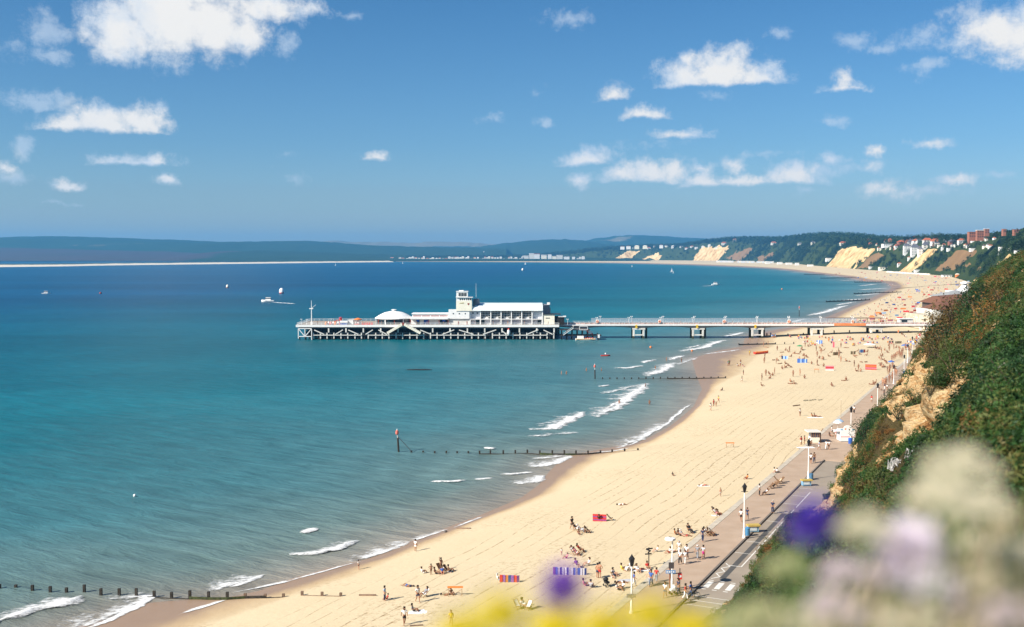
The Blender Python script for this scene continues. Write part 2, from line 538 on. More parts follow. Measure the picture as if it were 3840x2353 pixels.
# ------------------------------------------------------------------ sea
def sea_material():
    m, nt, b = nodes("sea water")
    h = NT(nt)
    p = h.pos()
    d = h.attr('offshore')
    dn = h.m('ADD', d, h.m('MULTIPLY', h.m('SUBTRACT', h.noise(h.scaled(p, (0.02, 0.05, 1)), 1.0, 4), 0.5), h.m('MULTIPLY', d, 0.55)))
    t = h.m('MULTIPLY', h.m('POWER', h.m('MAXIMUM', h.m('MULTIPLY', dn, 1 / 700.0), 0.0001), 0.5), 1.0, clamp=True)
    col = h.ramp(t,[(0.0,(0.30,0.245,0.19)),(0.075,(0.225,0.215,0.18)),(0.15,(0.120,0.182,0.170)),(0.27,(0.052,0.160,0.178)),(0.44,(0.006,0.122,0.150)),(0.68,(0.0,0.088,0.128)),(1.0,(0.0,0.060,0.138))])
    # broad darker and lighter drifts of wind and depth
    drift = h.noise(h.scaled(p, (0.0011, 0.006, 1)), 1.0, 5, 0.6)
    drift2 = h.noise(h.rot(h.scaled(p, (1, 1, 1)), 0.35), 0.02, 3)
    f = h.m('MULTIPLY', h.mapr(drift, 0.3, 0.7, 0.72, 1.22), h.mapr(drift2, 0.3, 0.7, 0.9, 1.1))
    hsv = h.n('ShaderNodeHueSaturation'); h.put(hsv.inputs['Color'], col); h.put(hsv.inputs['Value'], f)
    # short wavelets
    far = h.n('ShaderNodeCameraData')
    wv1 = h.noise(h.scaled(h.rot(p, 0.55), (0.09, 0.42, 1)), 1.0, 5, 0.62, 0.4)
    wv2 = h.noise(h.scaled(h.rot(p, 0.2), (0.5, 1.4, 1)), 1.0, 3, 0.6)
    hh = h.m('ADD', h.m('MULTIPLY', wv1, 1.0), h.m('MULTIPLY', wv2, 0.22))
    bump = h.n('ShaderNodeBump'); bump.inputs['Strength'].default_value = 0.8; bump.inputs['Distance'].default_value = 0.7
    h.put(bump.inputs['Height'], hh)
    # wavelet light and shade painted into the colour: crests paler, troughs darker
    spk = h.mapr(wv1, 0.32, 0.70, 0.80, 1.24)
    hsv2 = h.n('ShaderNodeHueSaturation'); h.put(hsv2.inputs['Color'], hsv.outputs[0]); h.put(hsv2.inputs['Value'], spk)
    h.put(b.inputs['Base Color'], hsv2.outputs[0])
    h.put(b.inputs['Normal'], bump.outputs[0])
    b.inputs['Roughness'].default_value = 0.35
    b.inputs['IOR'].default_value = 1.33
    b.inputs['Specular IOR Level'].default_value = 0.11
    return m
ys = np.r_[np.geomspace(70, 9000, 420)]
us = np.r_[np.linspace(-1.3, -0.52, 14)[:-1], np.linspace(-0.52, 0.42, 300), np.linspace(0.42, 0.9, 12)[1:]]
Yg, Ug = np.meshgrid(ys, us, indexing='ij')
Xg = Yg * Ug
shore = [(float(water_x(y)), y) for y in np.r_[np.arange(60, 620, 6), np.arange(620, 1290, 15)]] + FARWATER[1:]
dist = seg_dist(Xg, Yg, shore)
inside = (Xg > water_x(Yg)) & (Yg < 1300)
dist = np.where(inside, 0, dist)
swell = 0.0 * Xg
ph = dist / 9.5 + 1.6 * fbm(Xg, Yg, 0.012, 3, 5)
near = sstep(600, 150, Yg) * sstep(0, 6, dist) * sstep(75, 25, dist)
swell = 0.09 * near * (np.sin(ph * 2 * math.pi) - 0.2) * (0.3 + fbm(Xg, Yg, 0.03, 3, 9))
swell -= 0.03
sea = grid_mesh("sea", Xg, Yg, swell, sea_material(), {'offshore': dist})
sea['kind'] = 'structure'
# open water behind and beside the camera's view
mb = MB(); mb.add([(-11800,-800,-1.2),(11800,-800,-1.2),(11800,15700,-1.2),(-11800,15700,-1.2)],[(0,1,2,3)])
seabed = mb.build("seabed", paint("seabed sand", (0.16, 0.19, 0.17), scale=0.02), kind='structure')

# ------------------------------------------------------------------ beach
def sand_material():
    m, nt, b = nodes("beach sand")
    h = NT(nt)
    p = h.pos()
    wet = h.attr('wet')                # 1 under the water's edge, 0 on dry sand
    tr = h.attr('tracks')              # where the beach tractor has raked
    w2 = h.m('ADD', wet, h.m('MULTIPLY', h.m('SUBTRACT', h.noise(h.scaled(p, (0.25, 0.12, 1)), 1.0, 4), 0.5), 0.5))
    dry = h.mix(h.noise(p, 0.12, 5, 0.6), (0.57, 0.450, 0.278), (0.65, 0.535, 0.355))
    fine = h.noise(p, 3.5, 3, 0.7)
    dry = h.mix(h.mapr(fine, 0.35, 0.7), dry, h.mix(0.5, dry, (0.68, 0.56, 0.37)))
    # raked lines: along the promenade, wandering a little
    q = h.n('ShaderNodeSeparateXYZ'); h.put(q.inputs[0], p)
    s = h.m('ADD', h.m('MULTIPLY', q.outputs[0], NX), h.m('MULTIPLY', q.outputs[1], NY))
    t = h.m('ADD', h.m('MULTIPLY', q.outputs[0], UX), h.m('MULTIPLY', q.outputs[1], UY))
    wob = h.noise(h.scaled(p, (0.035, 0.02, 1)), 1.0, 2)
    sw = h.m('ADD', s, h.m('MULTIPLY', wob, 5.5))
    line = h.m('ABSOLUTE', h.m('SUBTRACT', h.m('FRACT', h.m('MULTIPLY', sw, 1 / 2.15)), 0.5))
    line = h.mapr(line, 0.02, 0.075, 1.0, 0.0, True)
    brk = h.mapr(h.noise(h.scaled(p, (0.9, 0.9, 1)), 1.0, 2), 0.40, 0.56)
    strong = h.mapr(h.noise(h.scaled(p, (0.05, 0.05, 1)), 1.0, 2), 0.34, 0.62, 0.15, 1.0)
    line = h.m('MULTIPLY', h.m('MULTIPLY', line, brk), h.m('MULTIPLY', tr, strong), clamp=True)
    churn = h.m('MULTIPLY', h.mapr(h.noise(p, 1.6, 4, 0.7), 0.52, 0.66), h.mapr(h.noise(p, 0.06, 2), 0.46, 0.6))
    dark = h.m('ADD', h.m('MULTIPLY', line, 0.62), h.m('MULTIPLY', churn, 0.5), clamp=True)
    dry2 = h.mix(dark, dry, (0.27, 0.175, 0.085))
    wetc = h.mix(h.noise(p, 0.3, 4), (0.29, 0.195, 0.13), (0.335, 0.23, 0.155))
    f = h.mapr(w2, 0.1, 0.62, 0.0, 1.0, True)
    damp = h.mapr(w2, -0.25, 0.25, 0.0, 1.0, True)
    dry3 = h.mix(h.m('MULTIPLY', damp, 0.6), dry2, (0.45, 0.30, 0.16))
    h.put(b.inputs['Base Color'], h.mix(f, dry3, wetc))
    h.put(b.inputs['Roughness'], h.mapr(f, 0, 1, 0.95, 0.45))
    h.put(b.inputs['Specular IOR Level'], h.mapr(f, 0, 1, 0.05, 0.22))
    bump = h.n('ShaderNodeBump'); bump.inputs['Strength'].default_value = 0.5; bump.inputs['Distance'].default_value = 0.12
    hh = h.m('ADD', h.m('MULTIPLY', h.noise(p, 0.9, 5, 0.7), h.mapr(f, 0, 1, 1.0, 0.1)), h.m('MULTIPLY', line, -0.8))
    h.put(bump.inputs['Height'], hh)
    h.put(b.inputs['Normal'], bump.outputs[0])
    return m
sand_mat = sand_material()
ya = np.r_[np.arange(80, 300, 0.8), np.arange(300, 560, 1.6), np.geomspace(560, 1400, 130)]
fr = np.linspace(0, 1, 130)
fx = np.array([p[0] for p in FOOT[:6]]); fy = np.array([p[1] for p in FOOT[:6]])
def back_x(y):
    y = np.asarray(y, float)
    return np.where(y < 565, edge_x(y), np.interp(y, fy, fx))
xw = water_x(ya); xd = dry_x(ya); xb = back_x(ya)
x_lo = xw - 16 - 0.02 * ya
Xb = x_lo[:, None] + (xb - x_lo)[:, None] * fr[None, :]
Yb = np.repeat(ya[:, None], len(fr), 1)
XW, XD, XB = xw[:, None], xd[:, None], xb[:, None]
u = np.clip((Xb - XW) / np.maximum(XD - XW, 1.0), 0, 1)
rise = np.clip((Xb - XD) / np.maximum(XB - XD, 4.0), 0, 1)
Zb = np.where(Xb < XW, -0.05 * (XW - Xb), 0.42 * u + 2.38 * (1 - (1 - rise) ** 2.2))
Zb = Zb + 0.05 * (fbm(Xb, Yb, 0.25, 3, 3) - 0.5) * sstep(0.05, 0.3, rise) + 0.10 * (fbm(Xb, Yb, 0.07, 2, 4) - 0.5) * sstep(0, 0.2, u)
wetv = 1.0 - (Xb - XW) / np.maximum(XD - XW, 2.0)
wetv = np.where(Xb > XD, -(Xb - XD) / 6.0, wetv)
tt, ss_ = ts_of(Xb, Yb)
trk = sstep(-0.9, -1.8, wetv) * sstep(560, 420, Yb) * (0.35 + 0.65 * sstep(330, 260, Yb))
beach = grid_mesh("beach", Xb, Yb, Zb, sand_mat, {'wet': wetv, 'tracks': trk})
beach['kind'] = 'structure'
GROUND.append(('beach', bvh_of(beach)))

# far beach round the bay
Wf, _ = resample(FARWATER, 160)
Ff, _ = resample(FOOT[4:], 160)
ff = np.linspace(0, 1, 14)
Xf = Wf[:, None, 0] + (Ff - Wf)[:, None, 0] * ff
Yf = Wf[:, None, 1] + (Ff - Wf)[:, None, 1] * ff
Zf = np.repeat((4.0 * ff ** 0.8 + 0.02)[None, :], 160, 0)
# carry the sand a little under the water
Xf = np.concatenate([Xf[:, :1] - (Xf[:, 1:2] - Xf[:, :1]) * 0.4, Xf], 1)
Yf = np.concatenate([Yf[:, :1] - (Yf[:, 1:2] - Yf[:, :1]) * 0.4, Yf], 1)
Zf = np.concatenate([np.full((160, 1), -0.6), Zf], 1)
wf = np.repeat(np.r_[1.2, 1.0, 0.75, 0.1, -0.3 * np.ones(11)][None, :], 160, 0)
far_beach = grid_mesh("far_beach", Xf, Yf, Zf, sand_mat, {'wet': wf, 'tracks': 0 * wf})
far_beach['kind'] = 'structure'
GROUND.append(('far_beach', bvh_of(far_beach)))

# ------------------------------------------------------------------ promenade, kerbs, road
conc = paint("pale concrete", (0.50, 0.44, 0.35), rough=0.85, var=0.12, scale=0.8, bump=0.2)
paving = material("promenade asphalt", (0.40, 0.29, 0.205), rough=0.9, scale=0.35, alt=(0.45, 0.335, 0.245), bump=0.3)
road_m = material("worn road asphalt", (0.28, 0.23, 0.18), rough=0.9, scale=0.25, alt=(0.33, 0.275, 0.215), bump=0.3)
patch_m = paint("dark patched asphalt", (0.085, 0.082, 0.078), rough=0.9, scale=1.0)
white_line = paint("white road paint", (0.72, 0.70, 0.64), rough=0.7, var=0.1, scale=3)
S_EDGE = -TOE_OFF * NX                         # s of the sand's edge
S_KERB = -(TOE_OFF - KERB_OFF) * NX
def strip(name, t0, t1, s0, s1, z0, z1, mat, n=1, **kw):
    mb = MB()
    for k in range(n):
        a, c = t0 + (t1 - t0) * k / n, t0 + (t1 - t0) * (k + 1) / n
        P = [ts_point(a, s0, z0), ts_point(c, s0, z0), ts_point(c, s1, z0), ts_point(a, s1, z0)]
        Q = [(x, y, z1) for x, y, _ in P]
        # counter-clockwise seen from above: s grows to the right of t
        mb.add([P[0],P[3],P[2],P[1],Q[0],Q[3],Q[2],Q[1]],[(3,2,1,0),(4,5,6,7),(0,1,5,4),(1,2,6,5),(2,3,7,6),(3,0,4,7)])
    return mb.build(name, mat, **kw)
T0, T1 = 60, 585
sea_wall = strip("sea_wall", T0, T1, S_EDGE - 0.35, S_EDGE + 0.55, -0.5, PROM_Z + 0.03, conc, kind='structure')
apron = strip("sea_wall_apron", T0, T1, S_EDGE - 1.5, S_EDGE - 0.352, 0.0, PROM_Z - 0.28, paint("bleached concrete", (0.60, 0.52, 0.40), rough=0.9, scale=0.6), kind='structure')
promenade = strip("promenade", T0, T1, S_EDGE + 0.552, S_KERB - 0.15, 0.0, PROM_Z, paving, kind='structure')
kerb = strip("kerb", T0, 214, S_KERB - 0.148, S_KERB + 0.10, 0.0, PROM_Z + 0.03, paint("kerb stone", (0.16, 0.14, 0.12), rough=0.9, scale=1.5), kind='structure')
road = strip("road", T0, 214, S_KERB + 0.102, 6.0, 0.0, PROM_Z - 0.13, road_m, kind='structure')
promenade_end = strip("pavement", 214.002, T1, S_KERB - 0.148, 6.0, 0.0, PROM_Z - 0.004, paving, kind='structure')
GROUND.append(('promenade',BVHTree.FromPolygons([(Vector(ts_point(T0,S_EDGE - .35,PROM_Z))),Vector(ts_point(T1,S_EDGE - .35,PROM_Z)),Vector(ts_point(T1,6,PROM_Z)),Vector(ts_point(T0,6,PROM_Z))],[(0,3,2,1)])))
RZ = PROM_Z - 0.13
def mark(name, t0, t1, s0, s1, mat=white_line, lift=0.004):
    return strip(name, t0, t1, s0, s1, RZ + lift - 0.003, RZ + lift, mat, kind='structure')
def ts_px(px, py, z=RZ):
    q = at(px, py, z); return ts_of(q.x, q.y)
# ------------------------------------------------------------------ near cliff
def prof(P, n):
    P = np.array(P, float)
    k = np.linspace(0, len(P) - 1, n)
    i = np.arange(len(P))
    return np.interp(k, i, P[:, 0]), np.interp(k, i, P[:, 1])
NK = 240
sA,zA = prof([(0,2.6),(0.3,5.2),(1.0,8.6),(2.4,10.4),(5,12.8),(8,16),(11.5,20),(15,24.6),(18,28.6),(21.5,33.6),(24,37.6),(25.6,39.7),(28,40.4),(60,42)],NK)
sB,zB = prof([(-5.4,2.6),(-5.0,6),(-4.2,10),(-2.2,14.5),(1.0,18.5),(4.5,22),(8,25.5),(12,30),(16,34),(19.5,37),(22.5,39.3),(25.5,40.6),(29,41.5),(60,43)],NK)
tt_ = np.r_[np.arange(-14, 60, 0.5), np.arange(60, 400, 0.6), np.arange(400, 470, 3)]
w = sstep(70, 290, tt_)[:, None]
T = np.repeat(tt_[:, None], NK, 1)
S = sA[None] * (1 - w) + sB[None] * w
Z = zA[None] * (1 - w) + zB[None] * w
rel = np.clip((Z - 3) / 36, 0, 1)
bulge = (fbm(T, Z * 1.3, 0.055, 4, 21) - 0.5) * 4.0 + (fbm(T, Z * 1.2, 0.22, 3, 22) - 0.5) * 3.2
bulge = bulge * sstep(0.0, 0.06, rel) * sstep(1.0, 0.9, rel) * sstep(8, 40, T)
gully = -2.2 * sstep(0.62, 0.74, vnoise(T * 0.05, 0 * T, 31)) * np.sin(np.pi * np.clip(rel, 0, 1))
bulge += gully * sstep(30, 80, T)
S = S - bulge * 0.7
S = S + (1.3 + 1.7 * sstep(95, 150, T) * sstep(320, 260, T)) * sstep(0.75, 0.4, rel) * sstep(40, 80, T)
Z = np.maximum(Z + bulge * 0.45, np.where(Z < 5, 2.6, 3.2))
# the cliff turns inland before the pier approach
S = S + 110 * sstep(335, 455, T) ** 1.3
x0 = EDGE0 + TOE_OFF
CX = x0 + T * UX + S * NX
CY = T * UY + S * NY
CZ = Z
PX, PY = proj(CX, CY, CZ)
def in_poly(px, py, poly):
    ins = np.zeros(px.shape, bool)
    n = len(poly)
    for i in range(n):
        xa, ya_ = poly[i]; xb_, yb_ = poly[(i + 1) % n]
        c = ((ya_ > py) != (yb_ > py)) & (px < (xb_ - xa) * (py - ya_) / (yb_ - ya_ + 1e-9) + xa)
        ins ^= c
    return ins
def blur2(a, n=1):
    for _ in range(n):
        b = np.pad(a, 1, mode='edge')
        a = (b[1:-1, 1:-1] * 4 + b[:-2, 1:-1] + b[2:, 1:-1] + b[1:-1, :-2] + b[1:-1, 2:]) / 8
    return a
ROCKS = [
    [(2980,1930),(3020,1850),(3040,1770),(3090,1700),(3170,1640),(3215,1670),(3205,1731),(3222,1737),(3191,1754),(3200,1785),(3165,1815),(3172,1857),(3130,1925),(3070,1945)],
    [(3290,1540),(3310,1450),(3375,1398),(3435,1355),(3480,1318),(3492,1425),(3462,1468),(3427,1500),(3392,1540),(3350,1585)],
    [(3395,1612),(3455,1528),(3535,1482),(3595,1420),(3645,1402),(3650,1470),(3610,1525),(3552,1602),(3492,1630),(3425,1655)],
    [(3290, 1700), (3397, 1610), (3410, 1665), (3335, 1735)],
    [(3735, 1197), (3783, 1186), (3772, 1215), (3740, 1265), (3722, 1245)],
    [(3225, 1790), (3290, 1700), (3310, 1705), (3240, 1800)],
    [(3455, 1310), (3490, 1275), (3500, 1290), (3470, 1335)],
    [(3630, 1390), (3655, 1375), (3660, 1400), (3640, 1412)],
]
jx = (fbm(T, Z * 2, 0.35, 3, 41) - 0.5) * 46; jy = (fbm(T, Z * 2, 0.35, 3, 42) - 0.5) * 46
rock = np.zeros(CX.shape)
for poly in ROCKS: rock = np.maximum(rock, in_poly(PX + jx, PY + jy, poly).astype(float))
rock = blur2(rock, 1)
base_rock = sstep(9.5, 7.0, Z) * sstep(0.35, 0.55, fbm(T, Z, 0.06, 3, 43)) * (T > 75)
rock = np.maximum(rock, base_rock)
speck = (fbm(T, Z * 1.5, 0.5, 2, 44) > 0.66) & (fbm(T, Z, 0.05, 2, 45) > 0.52) & (T > 40)
rock = np.maximum(rock, speck * 0.9)
# broken, knobbly sandstone where it is bare
knob = ((fbm(T * 1.2, Z * 2.4, 0.5, 5, 51) - 0.5) * 2.0 + (np.abs(vnoise(T * 0.9, Z * 0.5, 52) - 0.5) - 0.25) * 1.2) * rock
CX = CX - knob * NX; CY = CY - knob * NY
CZ = CZ + knob * 0.3
def cliff_material():
    m, nt, b = nodes("sandy cliff")
    h = NT(nt)
    p = h.pos()
    r = h.attr('rock')
    strat = h.noise(h.scaled(p, (0.25, 0.25, 1.6)), 1.0, 5, 0.65, 0.6)
    crack = h.mapr(h.noise(h.scaled(p, (0.7, 0.7, 0.9)), 1.0, 6, 0.75, 1.2), 0.40, 0.52)
    stone = h.ramp(h.mapr(h.m('MULTIPLY',strat,h.m('MULTIPLY_ADD',crack,0.22,0.80)),0.3,0.62,0.24,0.9),[(0.28,(0.17,0.075,0.028)),(0.40,(0.42,0.21,0.075)),(0.50,(0.58,0.37,0.165)),(0.62,(0.66,0.49,0.27)),(0.74,(0.40,0.20,0.07)),(0.85,(0.60,0.42,0.22))])
    soil = h.mix(h.noise(p, 0.35, 4), (0.115, 0.075, 0.036), (0.060, 0.062, 0.024))
    f = h.mapr(h.m('ADD', r, h.m('MULTIPLY', h.m('SUBTRACT', h.noise(p, 0.9, 5, 0.7), 0.5), 1.15)), 0.28, 0.44, 0, 1, True)
    h.put(b.inputs['Base Color'], h.mix(f, soil, stone))
    b.inputs['Roughness'].default_value = 0.95
    b.inputs['Specular IOR Level'].default_value = 0.05
    bump = h.n('ShaderNodeBump'); bump.inputs['Strength'].default_value = 1.0; bump.inputs['Distance'].default_value = 0.8
    h.put(bump.inputs['Height'], h.noise(h.scaled(p, (0.8, 0.8, 2.0)), 1.0, 6, 0.7)); h.put(b.inputs['Normal'], bump.outputs[0])
    return m
cliff = grid_mesh("cliff", CX, CY, CZ, cliff_material(), {'rock': rock}, keep=None)
# faces must look outwards (towards the sea)
cliff.data.flip_normals()
cliff['kind'] = 'structure'
cliff_bvh = bvh_of(cliff)
GROUND.append(('cliff', cliff_bvh))

# ------------------------------------------------------------------ leaves
def leaf_material(name, stops, scale=0.07, back=0.25):
    m, nt, b = nodes(name)
    h = NT(nt)
    oi = h.n('ShaderNodeObjectInfo')
    p = h.pos()
    f = h.m('ADD', h.m('MULTIPLY', h.noise(p, scale, 5, 0.7), 1.75), h.m('MULTIPLY', h.m('SUBTRACT', oi.outputs['Random'], 0.5), 0.42))
    f = h.m('ADD', f, h.m('MULTIPLY', h.m('SUBTRACT', h.noise(p, scale * 14, 2), 0.5), 0.3))
    col = h.ramp(h.m('SUBTRACT', f, 0.37), stops)
    h.put(b.inputs['Base Color'], col)
    b.inputs['Roughness'].default_value = 0.55
    b.inputs['Specular IOR Level'].default_value = 0.25
    tr = h.n('ShaderNodeBsdfTranslucent'); h.put(tr.inputs['Color'], col)
    ms = h.n('ShaderNodeMixShader'); ms.inputs[0].default_value = back
    nt.links.new(b.outputs[0], ms.inputs[1]); nt.links.new(tr.outputs[0], ms.inputs[2])
    out = [n for n in nt.nodes if n.type == 'OUTPUT_MATERIAL'][0]
    nt.links.new(ms.outputs[0], out.inputs['Surface'])
    return m
leaf_scrub = leaf_material("scrub leaves",[(0.22,(0.012,0.032,0.010)),(0.38,(0.022,0.064,0.015)),(0.52,(0.048,0.105,0.022)),(0.63,(0.100,0.115,0.028)),(0.75,(0.140,0.090,0.032)),(0.86,(0.220,0.095,0.024))])
leaf_wood = leaf_material("woodland leaves", [(0.25, (0.010, 0.026, 0.012)), (0.5, (0.020, 0.050, 0.016)), (0.75, (0.045, 0.080, 0.022))], 0.012, 0.15)
def leaf_cloud(name, n, size, shape, seed, mat, up=0.35, link=None):
    """n leaf-sized faces spread through a volume; shape(rng) gives a point"""
    r = np.random.default_rng(seed)
    V_, F_ = [], []
    for i in range(n):
        c = np.array(shape(r))
        a = r.normal(size=3); a[2] = abs(a[2]) * up + 0.1; a /= np.linalg.norm(a)
        q = np.cross(a, r.normal(size=3)); q /= np.linalg.norm(q) + 1e-9
        s = size * r.uniform(0.6, 1.35)
        a = a * s; q = q * s * r.uniform(0.3, 0.5)
        k = len(V_)
        mid = c + np.cross(a, q) / s * 0.18
        V_ += [c - a, mid - q, c + a, mid + q]
        F_.append((k, k + 1, k + 2, k + 3))
    me = bpy.data.meshes.new(name)
    me.from_pydata([tuple(x) for x in V_], [], F_)
    me.materials.append(mat)
    o = bpy.data.objects.new(name, me)
    if link is not None: link.objects.link(o)
    return o
def dome(rx, rz, lumps=4):
    C = [(random.uniform(-.5, .5) * rx, random.uniform(-.5, .5) * rx, random.uniform(0.25, 0.75) * rz, random.uniform(0.4, 0.65)) for _ in range(lumps)]
    def f(r):
        c = C[r.integers(len(C))]
        v = r.normal(size=3); v /= np.linalg.norm(v)
        k = r.uniform(0.75, 1.0)
        return c[0] + v[0] * rx * c[3] * k, c[1] + v[1] * rx * c[3] * k, max(0.02, c[2] + v[2] * rz * c[3] * k)
    return f
def blades(rx, hgt):
    def f(r):
        a = r.uniform(0, 6.283); d = rx * math.sqrt(r.uniform()); z = r.uniform(0.05, 1) * hgt
        return d * math.cos(a) * (0.6 + 0.6 * z / hgt), d * math.sin(a) * (0.6 + 0.6 * z / hgt), z
    return f
tufts = bpy.data.collections.new("leaf tufts")
for i in range(4): leaf_cloud("scrub_tuft", 260, 0.068, dome(0.62, 0.8), 100 + i, leaf_scrub, link=tufts)
for i in range(2): leaf_cloud("grass_tuft", 150, 0.11, blades(0.5, 0.5), 110 + i, leaf_scrub, up=1.6, link=tufts)

def scatter(name, base, coll, seed, tilt=0.35, smin=0.7, smax=1.35):
    """ground cover grown over the surface of mesh object `base` (attributes dens and size)"""
    g = bpy.data.node_groups.new(name, 'GeometryNodeTree')
    g.interface.new_socket('Geometry', in_out='INPUT', socket_type='NodeSocketGeometry')
    g.interface.new_socket('Geometry', in_out='OUTPUT', socket_type='NodeSocketGeometry')
    N, L = g.nodes, g.links
    gi, go = N.new('NodeGroupInput'), N.new('NodeGroupOutput')
    dp = N.new('GeometryNodeDistributePointsOnFaces'); dp.inputs['Seed'].default_value = seed
    da = N.new('GeometryNodeInputNamedAttribute'); da.data_type = 'FLOAT'; da.inputs[0].default_value = 'dens'
    sa = N.new('GeometryNodeInputNamedAttribute'); sa.data_type = 'FLOAT'; sa.inputs[0].default_value = 'size'
    ci = N.new('GeometryNodeCollectionInfo'); ci.inputs['Collection'].default_value = coll; ci.inputs['Separate Children'].default_value = True; ci.inputs['Reset Children'].default_value = True
    ip = N.new('GeometryNodeInstanceOnPoints'); ip.inputs['Pick Instance'].default_value = True
    rr = N.new('FunctionNodeRandomValue'); rr.data_type = 'FLOAT_VECTOR'; rr.inputs[0].default_value = (-tilt, -tilt, 0); rr.inputs[1].default_value = (tilt, tilt, 6.283)
    rs = N.new('FunctionNodeRandomValue'); rs.data_type = 'FLOAT'; rs.inputs[2].default_value = smin; rs.inputs[3].default_value = smax
    mu = N.new('ShaderNodeMath'); mu.operation = 'MULTIPLY'
    L.new(gi.outputs[0], dp.inputs['Mesh'])
    L.new(da.outputs[0], dp.inputs['Density'])
    L.new(dp.outputs['Points'], ip.inputs['Points'])
    L.new(ci.outputs[0], ip.inputs['Instance'])
    L.new(rr.outputs[0], ip.inputs['Rotation'])
    L.new(sa.outputs[0], mu.inputs[0]); L.new(rs.outputs[1], mu.inputs[1])
    L.new(mu.outputs[0], ip.inputs['Scale'])
    L.new(ip.outputs[0], go.inputs[0])
    md = base.modifiers.new("grow", 'NODES'); md.node_group = g
    base['kind'] = 'stuff'
    return base
D = np.sqrt(CX ** 2 + CY ** 2 + (CZ - CAM_Z) ** 2)
size = np.clip(0.13 + D / 170, 0.15, 1.3) * (0.45 + 1.25 * fbm(T, Z * 1.4, 0.16, 3, 61))
dens = 2.3 / size ** 2 * np.maximum(sstep(0.35,0.05,blur2(rock,3)),0.8 * sstep(0.64,0.72,fbm(T,Z * 1.6,0.6,3,63))) * (0.22 + 1.0 * sstep(0.34,0.56,fbm(T,Z * 1.5,0.11,3,62)))
vis = (PX > 2450) & (PX < 4300) & (D > 5.0) & (CY > 1.5)
dens = np.where(vis, dens, 0.0)
dens = np.where((Z < 4.2), 0, dens)
undergrowth = grid_mesh("cliff_undergrowth", CX, CY, CZ, leaf_scrub, {'dens': dens, 'size': size})
scatter("cliff undergrowth growth", undergrowth, tufts, 3)
undergrowth['label'] = 'green and brown gorse scrub and grass covering the sandy cliff'

# ------------------------------------------------------------------ land round the bay
SKY_V = [(900,627),(1000,620),(1200,619),(1300,614),(1370,607),(1430,600),(1480,596),(1550,592),(1640,590),(1680,583),(1715,578),(1770,574),(1830,576),(1900,574),(1950,569),(1980,566),(2010,571),(2060,575),(2100,577),
         (2200,574),(2230,568),(2260,563),(2300,566),(2340,568),(2380,562),(2420,560),(2470,556),(2540,548),(2700,540)]
skx = np.array([p[0] * V for p in SKY_V]); sky_y = np.array([p[1] * V for p in SKY_V])
Fl, ft = resample(FOOT[1:], 330)
tang = np.gradient(Fl, axis=0)
for _ in range(12): tang[1:-1] = (tang[:-2] + tang[1:-1] * 2 + tang[2:]) / 4
tang /= np.linalg.norm(tang, axis=1)[:, None]
inl = np.stack([tang[:, 1], -tang[:, 0]], -1)
dist_k = np.hypot(Fl[:, 0], Fl[:, 1])
def top_height(k_off):
    P = Fl + inl * k_off[:, None]
    px = 1920 + FPX * P[:, 0] / P[:, 1]
    tree = 11.0
    return CAM_Z + (955 - np.interp(px, skx, sky_y)) / FPX * P[:, 1] - tree
H = np.full(len(Fl), 50.0)
for _ in range(6): H = np.clip(top_height(H * 0.95 + 45), 6, 170)
for _ in range(3): H[1:-1] = (H[:-2] + 2 * H[1:-1] + H[2:]) / 4
off = np.array([0,.08,.16,.24,.32,.40,.48,.56,.64,.72,.80,.88,.95,1.0,1.15,1.5,2.2,4.0])
zz = np.array([0,.05,.14,.24,.34,.44,.53,.62,.70,.77,.83,.88,.92,.95,1.0,1.0,.9,.6])
width = H * 0.95
O = off[None, :] * width[:, None] + np.where(off > 1, (off - 1) * 120, 0)[None]
LX = Fl[:, None, 0] + inl[:, None, 0] * O
LY = Fl[:, None, 1] + inl[:, None, 1] * O
LZ = 3.9 + (H[:, None] - 3.9) * zz[None, :]
KK = np.repeat(ft[:, None], len(off), 1)
rough = (fbm(KK, O, 0.012, 4, 71) - 0.5)
LZ = LZ + rough * 0.42 * H[:, None] * (np.sin(np.pi * np.clip(zz, 0, 1)) ** 0.7)[None]
shift = (fbm(KK, O * 0.3, 0.016, 3, 72) - 0.5) * 34 * np.sin(np.pi * np.clip(off / 1.2, 0, 1))[None]
LX -= inl[:, None, 0] * shift; LY -= inl[:, None, 1] * shift
# finer grid for the exposures
def refine(A, fr_, fc):
    r = np.linspace(0, A.shape[0] - 1, (A.shape[0] - 1) * fr_ + 1); c = np.linspace(0, A.shape[1] - 1, (A.shape[1] - 1) * fc + 1)
    r0 = np.minimum(r.astype(int), A.shape[0] - 2); c0 = np.minimum(c.astype(int), A.shape[1] - 2)
    fr2 = (r - r0)[:, None]; fc2 = (c - c0)[None]
    return (A[r0][:, c0] * (1 - fr2) * (1 - fc2) + A[r0 + 1][:, c0] * fr2 * (1 - fc2) + A[r0][:, c0 + 1] * (1 - fr2) * fc2 + A[r0 + 1][:, c0 + 1] * fr2 * fc2)
LX, LY, LZ, KK, O = [refine(a, 2, 3) for a in (LX, LY, LZ, KK, O)]
LPX, LPY = proj(LX, LY, LZ)
SAND = [
    [(2585, 990), (2600, 968), (2635, 929), (2721, 924), (2727, 936), (2690, 982), (2590, 990)],
    [(3100, 1004), (3120, 980), (3159, 934), (3280, 930), (3282, 946), (3204, 988), (3192, 1008)],
    [(3355, 1028), (3488, 932), (3506, 940), (3415, 1022)],
    [(2301,980),(2350,947),(2392,940),(2356,980)],[(2410,975),(2450,960),(2480,950),(2470,975)],
    [(3712,1018),(3798,950),(3805,960),(3737,1012)],[(3637,1063),(3702,1027),(3708,1035),(3652,1063)],
]
